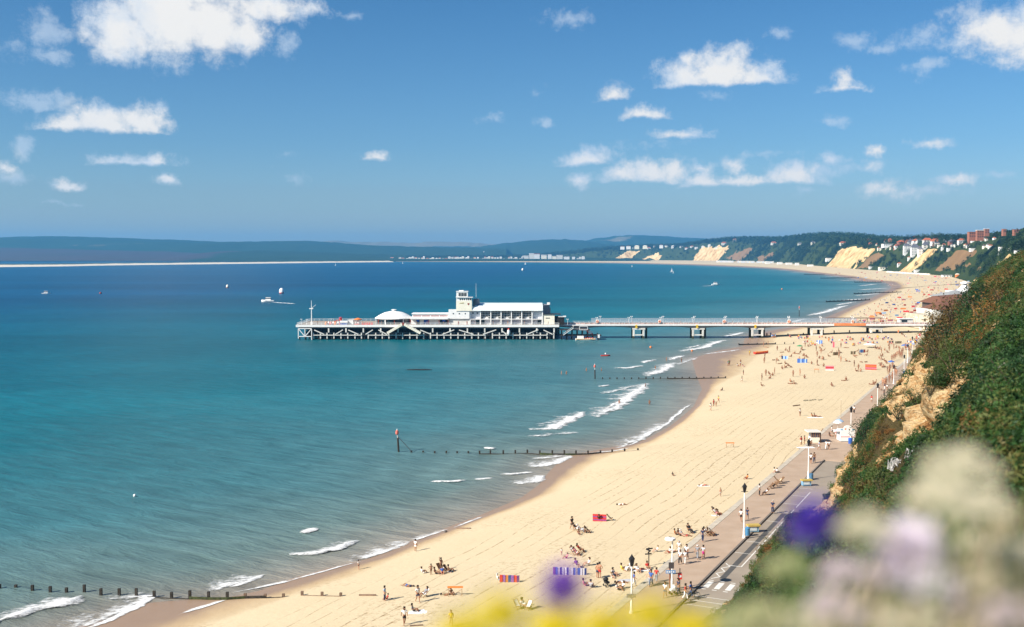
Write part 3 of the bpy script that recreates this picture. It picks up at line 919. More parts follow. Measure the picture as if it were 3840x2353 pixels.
BARE = [
    [(2720,965),(2801,924),(2825,931),(2770,980)],[(2830,970),(2890,950),(2905,960),(2850,980)],
    [(3200, 1006), (3305, 948), (3324, 961), (3249, 1008)],
    [(3500, 1022), (3590, 946), (3655, 936), (3660, 952), (3570, 1010)],
    [(3610,1000),(3640,985),(3650,995),(3620,1005)],[(3670,1015),(3685,1005),(3690,1015),(3675,1022)],
]
jx = (fbm(LX, LY, 0.02, 3, 73) - 0.5) * 44; jy = (fbm(LX, LY, 0.02, 3, 74) - 0.5) * 22
lsand = np.zeros(LX.shape); lbare = np.zeros(LX.shape)
for poly in SAND: lsand = np.maximum(lsand, in_poly(LPX + jx, LPY + jy, poly))
for poly in BARE: lbare = np.maximum(lbare, in_poly(LPX + jx, LPY + jy, poly))
slope_zone = O < 0.97 * refine(width[:, None] * np.ones((1, len(off))), 2, 3)
lsand = lsand * slope_zone; lbare = lbare * slope_zone
lsand, lbare = blur2(lsand.astype(float), 1), blur2(lbare.astype(float), 1)
def land_material():
    m, nt, b = nodes("coastal land")
    h = NT(nt)
    p = h.pos()
    streak = h.noise(h.scaled(p, (0.05, 0.05, 0.012)), 1.0, 6, 0.75)
    sandc = h.ramp(streak,[(0.32,(0.16,0.10,0.045)),(0.42,(0.46,0.28,0.11)),(0.52,(0.64,0.46,0.23)),(0.7,(0.70,0.55,0.32))])
    barec = h.mix(streak, (0.14, 0.085, 0.045), (0.30, 0.185, 0.085))
    grass = h.mix(h.noise(p, 0.02, 5, 0.65), (0.022, 0.042, 0.014), (0.060, 0.075, 0.026))
    nz = h.m('MULTIPLY', h.m('SUBTRACT', h.noise(p, 0.05, 5, 0.7), 0.5), 0.9)
    fb = h.mapr(h.m('ADD', h.attr('bare'), nz), 0.35, 0.6, 0, 1, True)
    fs = h.mapr(h.m('ADD', h.attr('sand'), nz), 0.3, 0.5, 0, 1, True)
    h.put(b.inputs['Base Color'], h.mix(fs, h.mix(fb, grass, barec), sandc))
    b.inputs['Roughness'].default_value = 1.0; b.inputs['Specular IOR Level'].default_value = 0.0
    bump = h.n('ShaderNodeBump'); bump.inputs['Strength'].default_value = 0.8; bump.inputs['Distance'].default_value = 3.0
    h.put(bump.inputs['Height'], h.noise(p, 0.06, 6, 0.7)); h.put(b.inputs['Normal'], bump.outputs[0])
    return m
land = grid_mesh("coastal_cliffs", LX, LY, LZ, land_material(), {'sand': lsand, 'bare': lbare})
land['kind'] = 'structure'
GROUND.append(('land', bvh_of(land)))
crowns = bpy.data.collections.new("woodland crowns")
for i in range(4): leaf_cloud("wood_crown", 130, 1.15, dome(5.0, 8.5, 5), 200 + i, leaf_wood, link=crowns)
woodz = sstep(0.42, 0.62, fbm(LX, LY, 0.006, 3, 75))
plateau = O > 0.9 * refine(width[:, None] * np.ones((1, len(off))), 2, 3)
wd = np.where(plateau, 0.0105, 0.0125 * woodz + 0.0012)
wd = wd * np.where((LPX > 3260) & (LPX < 3720) & (LPY > 885) & (LPY < 960), 0.3, 1.0)
wd = wd * (1 - np.clip((lsand + lbare) * 3, 0, 1)) * (O > 8) * (O < 420)
wd = np.where((LPX > 3950) | (LPX < 1300), 0, wd)
wsz = np.where(plateau, 1.15, 0.75) * np.clip(np.hypot(LX, LY) / 2600, 0.85, 1.7)
wd = wd / np.clip(np.hypot(LX, LY) / 2600, 0.85, 1.7) ** 2
woods = grid_mesh("far_woods", LX, LY, LZ, leaf_wood, {'dens': wd, 'size': wsz})
scatter("woodland growth", woods, crowns, 5, tilt=0.1)
woods['label'] = 'dark green woodland along the tops of the far sandy cliffs'

# ------------------------------------------------------------------ distant hills, spit
def hill_material():
    m, nt, b = nodes("hill country")
    h = NT(nt)
    p = h.pos()
    n = h.noise(h.scaled(p, (0.0011, 0.0007, 0.004)), 1.0, 5, 0.6)
    wood = h.mix(h.noise(p, 0.006, 5, 0.7), (0.016, 0.036, 0.018), (0.040, 0.066, 0.028))
    fieldc = h.mix(h.noise(p, 0.002, 2), (0.17, 0.155, 0.085), (0.26, 0.215, 0.13))
    heath = h.mix(h.noise(p, 0.003, 4), (0.085, 0.055, 0.060), (0.055, 0.052, 0.040))
    f1 = h.mapr(h.m('ADD', h.attr('field'), h.m('MULTIPLY', h.m('SUBTRACT', n, 0.5), 1.6)), 0.45, 0.6, 0, 1, True)
    f2 = h.mapr(h.m('ADD', h.attr('heath'), h.m('MULTIPLY', h.m('SUBTRACT', n, 0.5), 0.8)), 0.4, 0.6, 0, 1, True)
    h.put(b.inputs['Base Color'], h.mix(f2, h.mix(f1, wood, fieldc), heath))
    b.inputs['Roughness'].default_value = 1.0; b.inputs['Specular IOR Level'].default_value = 0.0
    return m
hill_m = hill_material()
HILLS = [  # distance of the ridge, width, skyline in the 2464 px view
    (14200,2600,[(560,600),(700,590),(780,584),(820,580),(860,584),(930,583),(1000,585),(1060,581),(1100,583),(1150,586),(1200,590),(1260,598)],0.85,0.0),
    (13200,2400,[(1330,600),(1395,584),(1430,574),(1480,569),(1530,566),(1570,568),(1600,569),(1640,573),(1680,574),(1720,579),(1800,584),(2000,600)],0.35,0.0),
    (9800,2200,[(-500,576),(-200,574),(0,573),(60,571),(130,570),(200,571),(300,574),(400,577),(480,580),(540,583),(600,583),(650,581),(740,580),(800,584),(880,590),(1000,594),(1140,597),(1220,600)],0.12,0.0),
    (11200,2000,[(1050,603),(1130,597),(1200,588),(1260,581),(1330,576),(1380,577),(1420,583),(1470,591),(1540,598),(1650,606),(1800,612)],0.15,0.0),
    (7900,1700,[(-500,600),(0,597),(120,599),(250,603),(400,606),(520,613),(560,606),(640,603),(760,607),(900,612),(1050,616),(1300,617),(1500,618)],0.0,0.9),
]
for hi, (D_, W_, sk, fld, hth) in enumerate(HILLS):
    xs = np.linspace(sk[0][0] * V, sk[-1][0] * V, 170)
    py = np.interp(xs, [p[0] * V for p in sk], [p[1] * V for p in sk])
    az_ = (xs - 1920) / FPX
    prof_k = np.linspace(-1, 0.6, 26)
    Hh = CAM_Z + (955 - py) / FPX * D_
    Hh = np.maximum(Hh, 4) + (vnoise(xs * 0.06, 0 * xs, 80 + hi) - 0.5) * 9 * D_ / 10000
    Yh = D_ + prof_k[None, :] * W_ + 0 * xs[:, None]
    shape = np.cos(np.clip(prof_k, -1, 1) * math.pi / 2) ** 1.15
    Zh = 2.5 + (Hh[:, None] - 2.5) * shape[None, :]
    Xh = az_[:, None] * D_ + 0 * Yh
    Zh = Zh + (fbm(Xh, Yh, 0.0016, 4, 90 + hi) - 0.5) * 0.5 * Hh[:, None] * np.sin(np.pi * np.clip(shape, 0, 1))[None]
    fldv = fld * sstep(0.45, 0.8, shape)[None] * np.ones_like(Xh)
    if hi == 2: fldv = fldv + 0.42 * sstep(0.42, 0.30, np.abs(shape - 0.42))[None] * sstep(0.5, 0.65, fbm(Xh, Yh, 0.0012, 3, 97))
    hthv = hth * sstep(-1500, -2300, Xh)
    o = grid_mesh("hill", Xh, Yh, Zh, hill_m, {'field': fldv, 'heath': hthv})
    o['kind'] = 'structure'
mb = MB(); mb.add([(-9000,7000,1.0),(9000,7300,1.0),(9000,15400,1.0),(-9000,15400,1.0)],[(0,1,2,3)])
flat = mb.build("heathland", hill_m, kind='structure')
# the low sand spit
SPIT = [(-900,1013),(-300,1005.5),(0,1002.5),(250,999.5),(420,996),(700,992.5),(950,989.5),(1150,987),(1320,985),(1480,983.5)]
Pn, _ = resample([tuple(at(a, b_, 0)[:2]) for a, b_ in SPIT], 150)
cross = np.array([0, 25, 60, 110, 170, 260, 420, 700.0]); zc = np.array([-0.3, 1.0, 3.6, 4.6, 5.5, 6.0, 6.0, 4.0])
Xs = Pn[:, None, 0] + cross[None] * -0.35; Ys = Pn[:, None, 1] + cross[None]
Zs = zc[None] + (fbm(Xs, Ys, 0.02, 3, 99) - 0.4) * 3 * (cross > 70)[None]
def spit_material():
    m, nt, b = nodes("dune sand and scrub")
    h = NT(nt)
    f = h.mapr(h.m('ADD', h.attr('scrub'), h.m('MULTIPLY', h.m('SUBTRACT', h.noise(h.pos(), 0.03, 4), 0.5), 0.7)), 0.4, 0.6, 0, 1, True)
    h.put(b.inputs['Base Color'], h.mix(f, (0.72, 0.62, 0.47), (0.035, 0.05, 0.022)))
    b.inputs['Roughness'].default_value = 1.0
    return m
spit = grid_mesh("sand_spit", Xs, Ys, Zs, spit_material(), {'scrub': np.repeat((cross > 120)[None].astype(float), 150, 0)})
spit['kind'] = 'structure'

# ------------------------------------------------------------------ haze
mb = MB(); mb.box(-11900, 11900, -900, 15900, -3.0, 330)
def haze_material():
    m = bpy.data.materials.new("sea haze"); m.use_nodes = True
    nt = m.node_tree; nt.nodes.clear()
    v = nt.nodes.new('ShaderNodeVolumePrincipled')
    v.inputs['Color'].default_value = (0.14, 0.53, 1.0, 1)
    v.inputs['Density'].default_value = 7.2e-5
    v.inputs['Anisotropy'].default_value = 0.1
    o = nt.nodes.new('ShaderNodeOutputMaterial')
    nt.links.new(v.outputs[0], o.inputs['Volume'])
    return m
haze = mb.build("haze", haze_material(), kind='stuff')
# ------------------------------------------------------------------ pier
white = paint("white paint", (0.80, 0.79, 0.76), rough=0.55, var=0.06, scale=0.6)
offwhite = paint("weathered white concrete", (0.68, 0.66, 0.60), rough=0.8, var=0.14, scale=0.5, bump=0.15)
cream = paint("cream render", (0.82, 0.77, 0.63), rough=0.8, var=0.06, scale=0.4)
palegreen = paint("pale sheet roof", (0.68, 0.75, 0.74), rough=0.5, var=0.05, scale=0.3)
darkglass = paint("dark window glass", (0.02, 0.035, 0.045), rough=0.12, var=0.4, scale=0.8, spec=0.5)
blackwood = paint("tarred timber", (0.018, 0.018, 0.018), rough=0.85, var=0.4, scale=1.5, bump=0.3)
darksteel = paint("dark steel", (0.045, 0.05, 0.055), rough=0.6, var=0.3, scale=2)
redframe = paint("dark red joinery", (0.28, 0.045, 0.03), rough=0.5, var=0.15, scale=1)
brightred = paint("bright red paint", (0.62, 0.05, 0.03), rough=0.4, var=0.1, scale=2)
orange = paint("orange paint", (0.80, 0.22, 0.05), rough=0.45, var=0.1, scale=2)
blue = paint("royal blue paint", (0.03, 0.11, 0.42), rough=0.45, var=0.12, scale=2)
skyblue = paint("pale blue paint", (0.22, 0.42, 0.58), rough=0.5, var=0.1, scale=2)
yellow = paint("yellow paint", (0.80, 0.52, 0.04), rough=0.5, var=0.08, scale=2)
grey = paint("grey cladding", (0.20, 0.215, 0.24), rough=0.6, var=0.15, scale=0.7)
tarmac = paint("pier decking", (0.32, 0.27, 0.22), rough=0.9, var=0.2, scale=0.8)
weedy = paint("weedy pile foot", (0.05, 0.055, 0.03), rough=0.8, var=0.3, scale=2)

YF, YB = 512.0, 546.0
DECK = 7.1
XL, XR = -103.6, 22.6
pier = thing("pier", "long white seaside pier on concrete piles running out from the sandy beach", "pier", (-40, YF + 10, 0))
mb = MB(); mb.box(XL, XR, YF + 0.4, YB, 6.25, DECK); mb.build("deck", tarmac, pier)
mb = MB(); mb.box(XL - 0.05, XR + 0.05, YF - 0.05, YF + 0.38, 6.1, DECK + 0.06); mb.box(XL - 0.4, XL - 0.06, YF - 0.05, YB, 6.1, DECK + 0.06)
mb.build("fascia", white, pier)
mb = MB(); mb.box(XL + 1, XR - 0.5, YF + 0.7, YF + 1.2, 5.3, 6.24)
for k in range(4): mb.box(XL + 1, XR - 0.5, YF + 8 + 7.5 * k, YF + 8.6 + 7.5 * k, 5.1, 6.24)
mb.build("girder", darksteel, pier)
# railing of the head: posts and rails
def railing(name, P, z, hgt, step, mat, parent, rails=(1.0, 0.55), w=0.09, panel=None):
    mb = MB()
    for (xa, ya_), (xb_, yb_) in zip(P[:-1], P[1:]):
        L_ = math.hypot(xb_ - xa, yb_ - ya_); n = max(1, round(L_ / step))
        for k in range(n + 1):
            x, y = xa + (xb_ - xa) * k / n, ya_ + (yb_ - ya_) * k / n
            mb.bar((x, y, z), (x, y, z + hgt), w)
        for r in rails: mb.bar((xa, ya_, z + hgt * r), (xb_, yb_, z + hgt * r), w * 0.8)
    return mb.build(name, mat, parent, kind='stuff')
railing("railing", [(XL, YB), (XL, YF + 0.15), (XR, YF + 0.15)], DECK + 0.06, 1.05, 2.4, white, pier, (1.0, 0.66, 0.33))
railing("railing", [(XL, YB - 0.2), (-70, YB - 0.2)], DECK, 1.05, 2.4, white, pier, (1.0, 0.5))
# piles: a pale front row; rows behind painted black for the shade under the deck
PX_FRONT = [-95.6 + 3.31 * k for k in range(36)]
pm = MB(); pm.mi = 0; pm.obox((0,0),(1,0),(0,1),0.26,0.26,0.55,3.3); pm.mi = 1; pm.obox((0,0),(1,0),(0,1),0.27,0.27,-1.1,0.548)
pile_me = pm.mesh("pile", [offwhite, weedy])
def add_shared(name, me, parent, x, y, z=0):
    o = bpy.data.objects.new(name, me); COL.objects.link(o); o.parent = parent
    o.location = Vector((x, y, z)) - wloc(parent)
    return o
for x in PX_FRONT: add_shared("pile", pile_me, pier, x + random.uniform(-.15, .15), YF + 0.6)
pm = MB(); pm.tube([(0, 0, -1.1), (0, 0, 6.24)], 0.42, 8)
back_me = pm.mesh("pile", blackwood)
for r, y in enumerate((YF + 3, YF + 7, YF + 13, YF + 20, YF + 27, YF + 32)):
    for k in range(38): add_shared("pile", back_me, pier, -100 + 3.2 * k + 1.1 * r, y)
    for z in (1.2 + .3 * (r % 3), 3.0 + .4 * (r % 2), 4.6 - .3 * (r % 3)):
        mb = MB(); mb.box(-100, 20, y + 0.4, y + 0.8, z, z + .75); mb.build("waling", blackwood, pier)  # black boards added to darken the space under the deck
wm_ = MB(); wm_.box(-1.66, 1.66, -0.16, 0.16, -0.17, 0.17)
wal = wm_.mesh("waling", offwhite)
for k, x in enumerate(PX_FRONT[:-1]):
    if k % 9 != 7: add_shared("waling", wal, pier, x + 1.65, YF + 0.17, 2.2)
# lower landing decks in shade behind the front row
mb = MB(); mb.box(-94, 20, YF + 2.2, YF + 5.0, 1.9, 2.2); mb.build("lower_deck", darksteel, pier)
mb = MB()
for k in range(58): mb.bar((-94 + 2 * k, YF + 2.25, 2.2), (-94 + 2 * k, YF + 2.25, 3.3), 0.07)
mb.bar((-94, YF + 2.25, 3.3), (20, YF + 2.25, 3.3), 0.08); mb.bar((-94, YF + 2.25, 2.75), (20, YF + 2.25, 2.75), 0.06)
mb.build("lower_railing", paint("galvanised rail", (0.35, 0.37, 0.38)), pier, kind='stuff')
# short upper posts and long raking struts
st_x = [-88.3 + 8.35 * k for k in range(14)]
for x in st_x:
    mb = MB(); mb.box(x - 0.32, x + 0.32, YF + 0.3, YF + 0.68, 3.5, 5.5); mb.build("post", offwhite, pier)
def strut(x0, z0, x1, z1, w=0.42):
    mb = MB(); mb.bar((x0, YF + 0.2, z0), (x1, YF + 0.2, z1), 0.35, w); mb.build("strut", offwhite, pier)
for a,c in ((-95.2,-90.4),(-78.8,-74.0),(-64.3,-60.3),(-44.2,-39.0),(-25.5,-18.5),(-5.2,-2.8),(15.2,19.5)): strut(a,4.7,c,2.6)
for a, c in ((-85.0, -81.4), (-70.5, -67.0), (-33.5, -27.8), (-14.0, -7.6), (7.2, 12.6)): strut(a, 2.6, c, 4.8)
# braced frame at the seaward end
mb = MB()
for (a,b_) in (((-102.8,5.4),(-96.4,5.4)),((-102.8,1.6),(-96.4,1.6)),((-102.8,5.4),(-102.8,0.6)),((-96.4,5.4),(-96.4,-0.6)),((-102.6,5.2),(-99.8,1.8)),((-96.6,5.2),(-99.4,1.8)),((-99.6,5.4),(-99.6,1.6))):
    mb.bar((a[0], YF - 0.1, a[1]), (b_[0], YF - 0.1, b_[1]), 0.34)
mb.build("end_frame", white, pier)
mb = MB()
for x in (-102.4, -99.4, -96.6): mb.tube([(x, YF + 1, -1.1), (x, YF + 1, 1.5)], 0.3, 8)
mb.build("end_fender", blackwood, pier)
# two sloping covered gangways down from the deck
def gangway(x0, x1):
    mb = MB()
    n = 9
    for k in range(n):
        a, c = k / n, (k + 1) / n
        xa, xc = x0 + (x1 - x0) * a, x0 + (x1 - x0) * c
        za = 7.5 - 4.3 * a; zc_ = 7.5 - 4.3 * c
        mb.bar((xa, YF - 1.0, za), (xc, YF - 1.0, zc_ + 0.12), 2.0, 1.15)
    return mb.build("gangway", cream, pier)
gangway(-52.6, -59.9); gangway(-51.8, -43.9)
mb = MB(); mb.box(-52.6, -51.8, YF - 2.0, YF - 0.1, 6.9, 8.3); mb.build("gangway_landing", redframe, pier)
mb = MB(); mb.ball((-1.6,YF - 0.5,3.6),0.75,10,8,2.0); mb.mi = 1; mb.lathe((-1.6,YF - 0.5,5.0),[(0.5,0),(0.42,0.35),(0.05,0.5)],10)
tag(mb.build("buoy", [white, brightred], origin=(-1.6, YF - 0.5, 2.3), smooth=True), "white buoy with red cap hanging on the pier piles below the theatre", "buoy")

# ---- neck of the pier
NYF, NYB = 519.0, 529.0
mb = MB(); mb.box(XR + 0.06, 214, NYF, NYB, 6.35, 6.8); mb.build("neck_deck", tarmac, pier)
mb = MB(); mb.box(XR + 0.06, 214, NYF - 0.22, NYF - 0.01, 6.3, 6.95); mb.build("neck_fascia", white, pier)
PIERX = [33.4, 62.0, 91.0, 120.0, 149.0, 178.0]
# haunched concrete beams
def beam_profile(y0, y1, mat, name):
    xs = np.linspace(23, 213, 191)
    mb = MB()
    zb = []
    for x in xs:
        d = min(abs(x - p) for p in PIERX)
        k = max(0.0, 1 - d / 13.5)
        zb.append(5.75 - 1.25 * k ** 2.2)
    top = 6.29 if y0 < NYF else 6.34
    V_, F_ = [], []
    for x, z in zip(xs, zb): V_ += [(x, y0, z), (x, y1, z), (x, y1, top), (x, y0, top)]
    for i in range(len(xs) - 1):
        o, q = i * 4, i * 4 + 4
        for a in range(4): F_.append((o + a, o + (a + 1) % 4, q + (a + 1) % 4, q + a))
    mb.add(V_, F_)
    return mb.build(name, mat, pier)
beam_profile(NYF + 0.6, NYF + 1.5, paint("shaded concrete", (0.30, 0.28, 0.25), rough=0.85, scale=0.5), "beam")  # front beam: shade under the deck put into a darker concrete
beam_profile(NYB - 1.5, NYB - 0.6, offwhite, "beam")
for px_ in PIERX:
    if px_ < 40: continue
    g = ground_z(px_, NYF, ['beach'], -1.2)
    mb = MB(); mb.mi = 0
    for dx in (-2.6, 2.2): mb.box(px_ + dx - 0.42, px_ + dx + 0.42, NYF + 0.2, NYF + 1.1, 1.2, 4.4)
    mb.box(px_ - 3.3, px_ + 3.0, NYF + 0.1, NYF + 1.2, 4.402, 5.0)
    mb.box(px_ - 2.1, px_ + 1.7, NYF + 0.3, NYF + 1.0, 1.5, 2.0)
    mb.mi = 1
    for dx in (-2.6, 2.2, 4.2):
        mb.box(px_ + dx - 0.5, px_ + dx + 0.5, NYF + 5.5, NYF + 6.6, min(g, 0) - 0.8, 4.9)  # rear legs in the dark foot colour over their full height
    for dx in (-2.6, 2.2): mb.box(px_ + dx - 0.44, px_ + dx + 0.44, NYF + 0.18, NYF + 1.12, min(g, 0) - 0.8, 1.198)
    mb.build("support", [offwhite, weedy], pier)
railing("railing", [(XR + 1, NYF - 0.1), (206, NYF - 0.1)], 6.95, 1.0, 2.4, white, pier, (1.0, 0.1), 0.14)
railing("railing", [(XR + 1, NYB - 0.1), (206, NYB - 0.1)], 6.8, 1.1, 2.4, white, pier, (1.0, 0.5), 0.1)
mb = MB(); mb.box(XR + 1, 206, NYF - 0.02, NYF + 0.03, 7.06, 7.86); mb.build("parapet_panel", paint("pinkish parapet mesh", (0.52, 0.36, 0.32), rough=0.7, scale=1.2, var=0.35), pier)
# central glazed windscreen
mb = MB()
for k in range(46): mb.bar((39 + 2.9 * k, 524.0, 6.8), (39 + 2.9 * k, 524.0, 9.6), 0.09)
mb.bar((39, 524, 9.6), (39 + 2.9 * 45, 524, 9.6), 0.14); mb.bar((39, 524, 7.7), (39 + 2.9 * 45, 524, 7.7), 0.09)
mb.build("windscreen_frame", paint("grey screen frame", (0.42, 0.47, 0.52)), pier)
def glassy(name, col, alpha):
    m = material(name, col, rough=0.1, var=0.05)
    nt = m.node_tree; b = nt.nodes['Principled BSDF']; b.inputs['Alpha'].default_value = alpha
    return m
pane_m = glassy("screen glass", (0.45, 0.55, 0.62), 0.32)
pn = MB(); pn.box(-1.38, 1.38, -0.02, 0.02, 0, 1.75); pane_me = pn.mesh("pane", pane_m)
for k in range(45): add_shared("pane", pane_me, pier, 39 + 2.9 * k + 1.45, 524.0, 7.78)
# lamps along the neck
def pier_lamp(x, y, z, hgt):
    t = thing("pier_lamp", "white twin globe lamp post standing on the pier railing", "lamp post", (x, y, z), "lamps along the pier")
    mb = MB(); mb.tube([(x,y,z),(x,y,z + hgt)],[0.11,0.08],8); mb.bar((x - 0.45,y,z + hgt),(x + 0.45,y,z + hgt),0.09); mb.build("post",white,t)
    for dx in (-0.4, 0.4):
        mb = MB(); mb.ball((x + dx, y, z + hgt + 0.22), 0.24, 8, 6); mb.build("globe", white, t, smooth=True)
    return t
lp0 = pier_lamp(41.4, NYF + 0.2, 6.8, 3.2)
for k in range(11):
    if k: copy_tree(lp0, (41.4 + 15.6 * k, NYF + 0.2, 6.8))
    copy_tree(lp0, (43.8 + 15.6 * k, NYB - 0.3, 6.8))
lp1 = None
for x in (-101.5, -98.8, -87.2, -76.5, 19.6, 26.8):
    copy_tree(lp0, (x, YF + 0.8, DECK), scale=0.8, label="white twin globe lamp post beside the pier head railing")
for k, x in enumerate((41.6, 72.0, 103.4, 135.0, 166.0)):
    t = thing("lifebuoy_station", "orange lifebuoy on its white board along the pier railing", "lifebuoy", (x, NYF - 0.3, 7.0), "lifebuoys along the pier")
    mb = MB(); mb.box(x - 0.75, x + 0.75, NYF - 0.34, NYF - 0.26, 7.5, 9.3); mb.build("board", white, t)
    mb = MB()
    R_, r_ = 0.5, 0.15
    V_, F_ = [], []
    for i in range(14):
        a = 2 * math.pi * i / 14
        for j in range(6):
            b_ = 2 * math.pi * j / 6
            V_.append((x + (R_ + r_ * math.cos(b_)) * math.cos(a), NYF - 0.45 + r_ * math.sin(b_), 8.35 + (R_ + r_ * math.cos(b_)) * math.sin(a)))
    for i in range(14):
        for j in range(6): F_.append((i * 6 + j, ((i + 1) % 14) * 6 + j, ((i + 1) % 14) * 6 + (j + 1) % 6, i * 6 + (j + 1) % 6))
    mb.add(V_, F_); mb.build("ring", orange, t, smooth=True)
for k, px_ in enumerate((60.6, 90.2, 118.6)):
    t = thing("navigation_mark", ["yellow double diamond mark on the pier support nearest the theatre", "yellow double diamond mark on the middle pier support", "yellow double diamond mark on the pier support nearest the beach"][k], "sign", (px_, NYF - 0.3, 5.2), "navigation marks on the pier")
    for z in (5.55, 6.35):
        mb = MB()
        mb.add([(px_ - 0.75,NYF - 0.34,z),(px_,NYF - 0.34,z - 0.5),(px_ + 0.75,NYF - 0.34,z),(px_,NYF - 0.34,z + 0.5),(px_ - 0.75,NYF - 0.26,z),(px_,NYF - 0.26,z - 0.5),(px_ + 0.75,NYF - 0.26,z),(px_,NYF - 0.26,z + 0.5)],
               [(0,1,2,3),(7,6,5,4),(0,4,5,1),(1,5,6,2),(2,6,7,3),(3,7,4,0)])
        mb.build("diamond", yellow, t)
t = thing("banner", "long orange banner on the pier railing above the beach", "banner", (164, NYF - 0.4, 6.4))
mb = MB(); mb.box(157,172.4,NYF - 0.33,NYF - 0.24,6.35,7.5); mb.build("sheet",paint("orange banner",(0.75,0.20,0.06),rough=0.6,alt=(0.80,0.30,0.12),scale=0.5),t)
# shelter of brown frames on the neck above the sand
t = thing("shelter", "long brown framed open shelter on the pier deck", "shelter", (169, 526, 6.8))
for k in range(9):
    mb = MB(); mb.bar((156 + 3.3 * k, 526.5, 6.8), (156 + 3.3 * k, 526.5, 9.5), 0.16); mb.build("post", redframe, t)
mb = MB(); mb.box(155.5, 183, 525, 528, 9.5, 9.75); mb.build("roof", paint("brown felt roof", (0.13, 0.08, 0.06), rough=0.9), t)
mb = MB(); mb.box(156, 182.4, 526.45, 526.55, 6.8, 7.6); mb.build("bench", redframe, t)
t = thing("ticket_booth", "small white ticket booth with dark hatch on the shoreward pier deck", "booth", (193, 523, 6.8))
mb = MB(); mb.box(190, 196.5, 521.5, 525, 6.8, 9.4); mb.build("wall", offwhite, t)
mb = MB(); mb.box(189.6, 196.9, 521.1, 525.4, 9.4, 9.65); mb.build("roof", white, t)
mb = MB(); mb.box(190.8, 193.6, 521.44, 521.49, 7.7, 9.0); mb.build("window", darkglass, t)

# ---- landing stage and pleasure boat
t = thing("landing_stage", "dark timber landing stage with white stairs beside the pier theatre", "landing stage", (33, 516, 0))
mb = MB()
for k in range(8):
    for y in (511.0, 515.0, 518.4): mb.bar((24 + 2.5 * k, y, -1.1), (24 + 2.5 * k, y, 4.6 if k < 6 else 2.9), 0.35)
mb.build("frame", blackwood, t)
mb = MB(); mb.box(23, 43, 510.8, 518.6, 1.9, 2.25); mb.build("platform", blackwood, t)
mb = MB(); mb.box(22.7, 37.5, 511.0, 518.6, 4.6, 5.0); mb.build("upper_platform", darksteel, t)
mb = MB()
for k in range(12): mb.box(24.6 + 0.42 * k, 25.1 + 0.42 * k, 510.2, 511.0, 2.3 + 0.3 * k, 2.45 + 0.3 * k)
mb.bar((24.5, 510.15, 3.2), (29.6, 510.15, 6.6), 0.12); mb.bar((24.5, 510.15, 2.4), (29.6, 510.15, 5.9), 0.2)
mb.build("stair", white, t)
mb = MB()
for a,b_ in (((32.4,6.6),(36.2,6.6)),((32.4,4.9),(36.2,4.9)),((32.4,4.9),(32.4,6.6)),((36.2,4.9),(36.2,6.6))): mb.bar((a[0],510.6,a[1]),(b_[0],510.6,b_[1]),0.2)
mb.build("gate_frame", white, t)
mb = MB(); mb.bar((35.5, 510.7, 4.5), (38.6, 510.7, 2.8), 0.2); mb.bar((35.5, 510.7, 5.4), (38.6, 510.7, 3.7), 0.1); mb.build("gangplank", redframe, t)
mb = MB(); mb.box(41.2, 42.1, 510.2, 511.2, 1.0, 2.6); mb.build("fender", white, t)
def hull(mb, c, L_, B_, hgt, ang=0.0, sheer=0.25, n=12, m0=0, m1=1):
    """open boat hull, stern at -L/2, bow at +L/2"""
    ca, sa = math.cos(ang), math.sin(ang)
    V_, F_ = [], []
    for i in range(n + 1):
        u_ = i / n
        x = (u_ - 0.5) * L_
        bw = B_ / 2 * min(1.0, 1.15 * (1 - max(0, (u_ - 0.45) / 0.55) ** 2.2)) * (0.86 + 0.14 * min(1, u_ * 4))
        zt = hgt * (1 + sheer * u_ ** 2)
        for yy, zz_ in ((-bw, zt), (-bw * 0.92, zt * 0.45), (-bw * 0.55, 0), (bw * 0.55, 0), (bw * 0.92, zt * 0.45), (bw, zt)):
            V_.append((c[0] + x * ca - yy * sa, c[1] + x * sa + yy * ca, c[2] + zz_))
    for i in range(n):
        for j in range(5): F_.append((i * 6 + j, i * 6 + j + 1, i * 6 + 7 + j, i * 6 + 6 + j))
        F_.append((i * 6 + 5, i * 6, i * 6 + 6, i * 6 + 11))
    F_.append((0, 5, 4, 3, 2, 1))
    mb.add(V_, F_)
    return mb
t = thing("pleasure_boat", "white and yellow pleasure boat moored beside the pier landing stage", "boat", (35.5, 508, 0))
mb = MB(); hull(mb, (35.5, 508, -0.35), 10.5, 2.8, 1.25, 0.0); mb.build("hull", white, t, smooth=False)
mb = MB(); mb.box(30.4, 39.8, 506.52, 506.62, 0.62, 0.95); mb.build("rubbing_strake", paint("ochre strake", (0.75, 0.42, 0.10)), t)
mb = MB(); mb.box(31.2, 34.2, 507.0, 509.0, 0.9, 2.1); mb.build("cabin", white, t)
for k in range(4):
    mb = MB(); mb.box(35 + 1.1 * k, 35.25 + 1.1 * k, 506.9, 509.1, 0.9, 1.4); mb.build("seat", brightred, t)

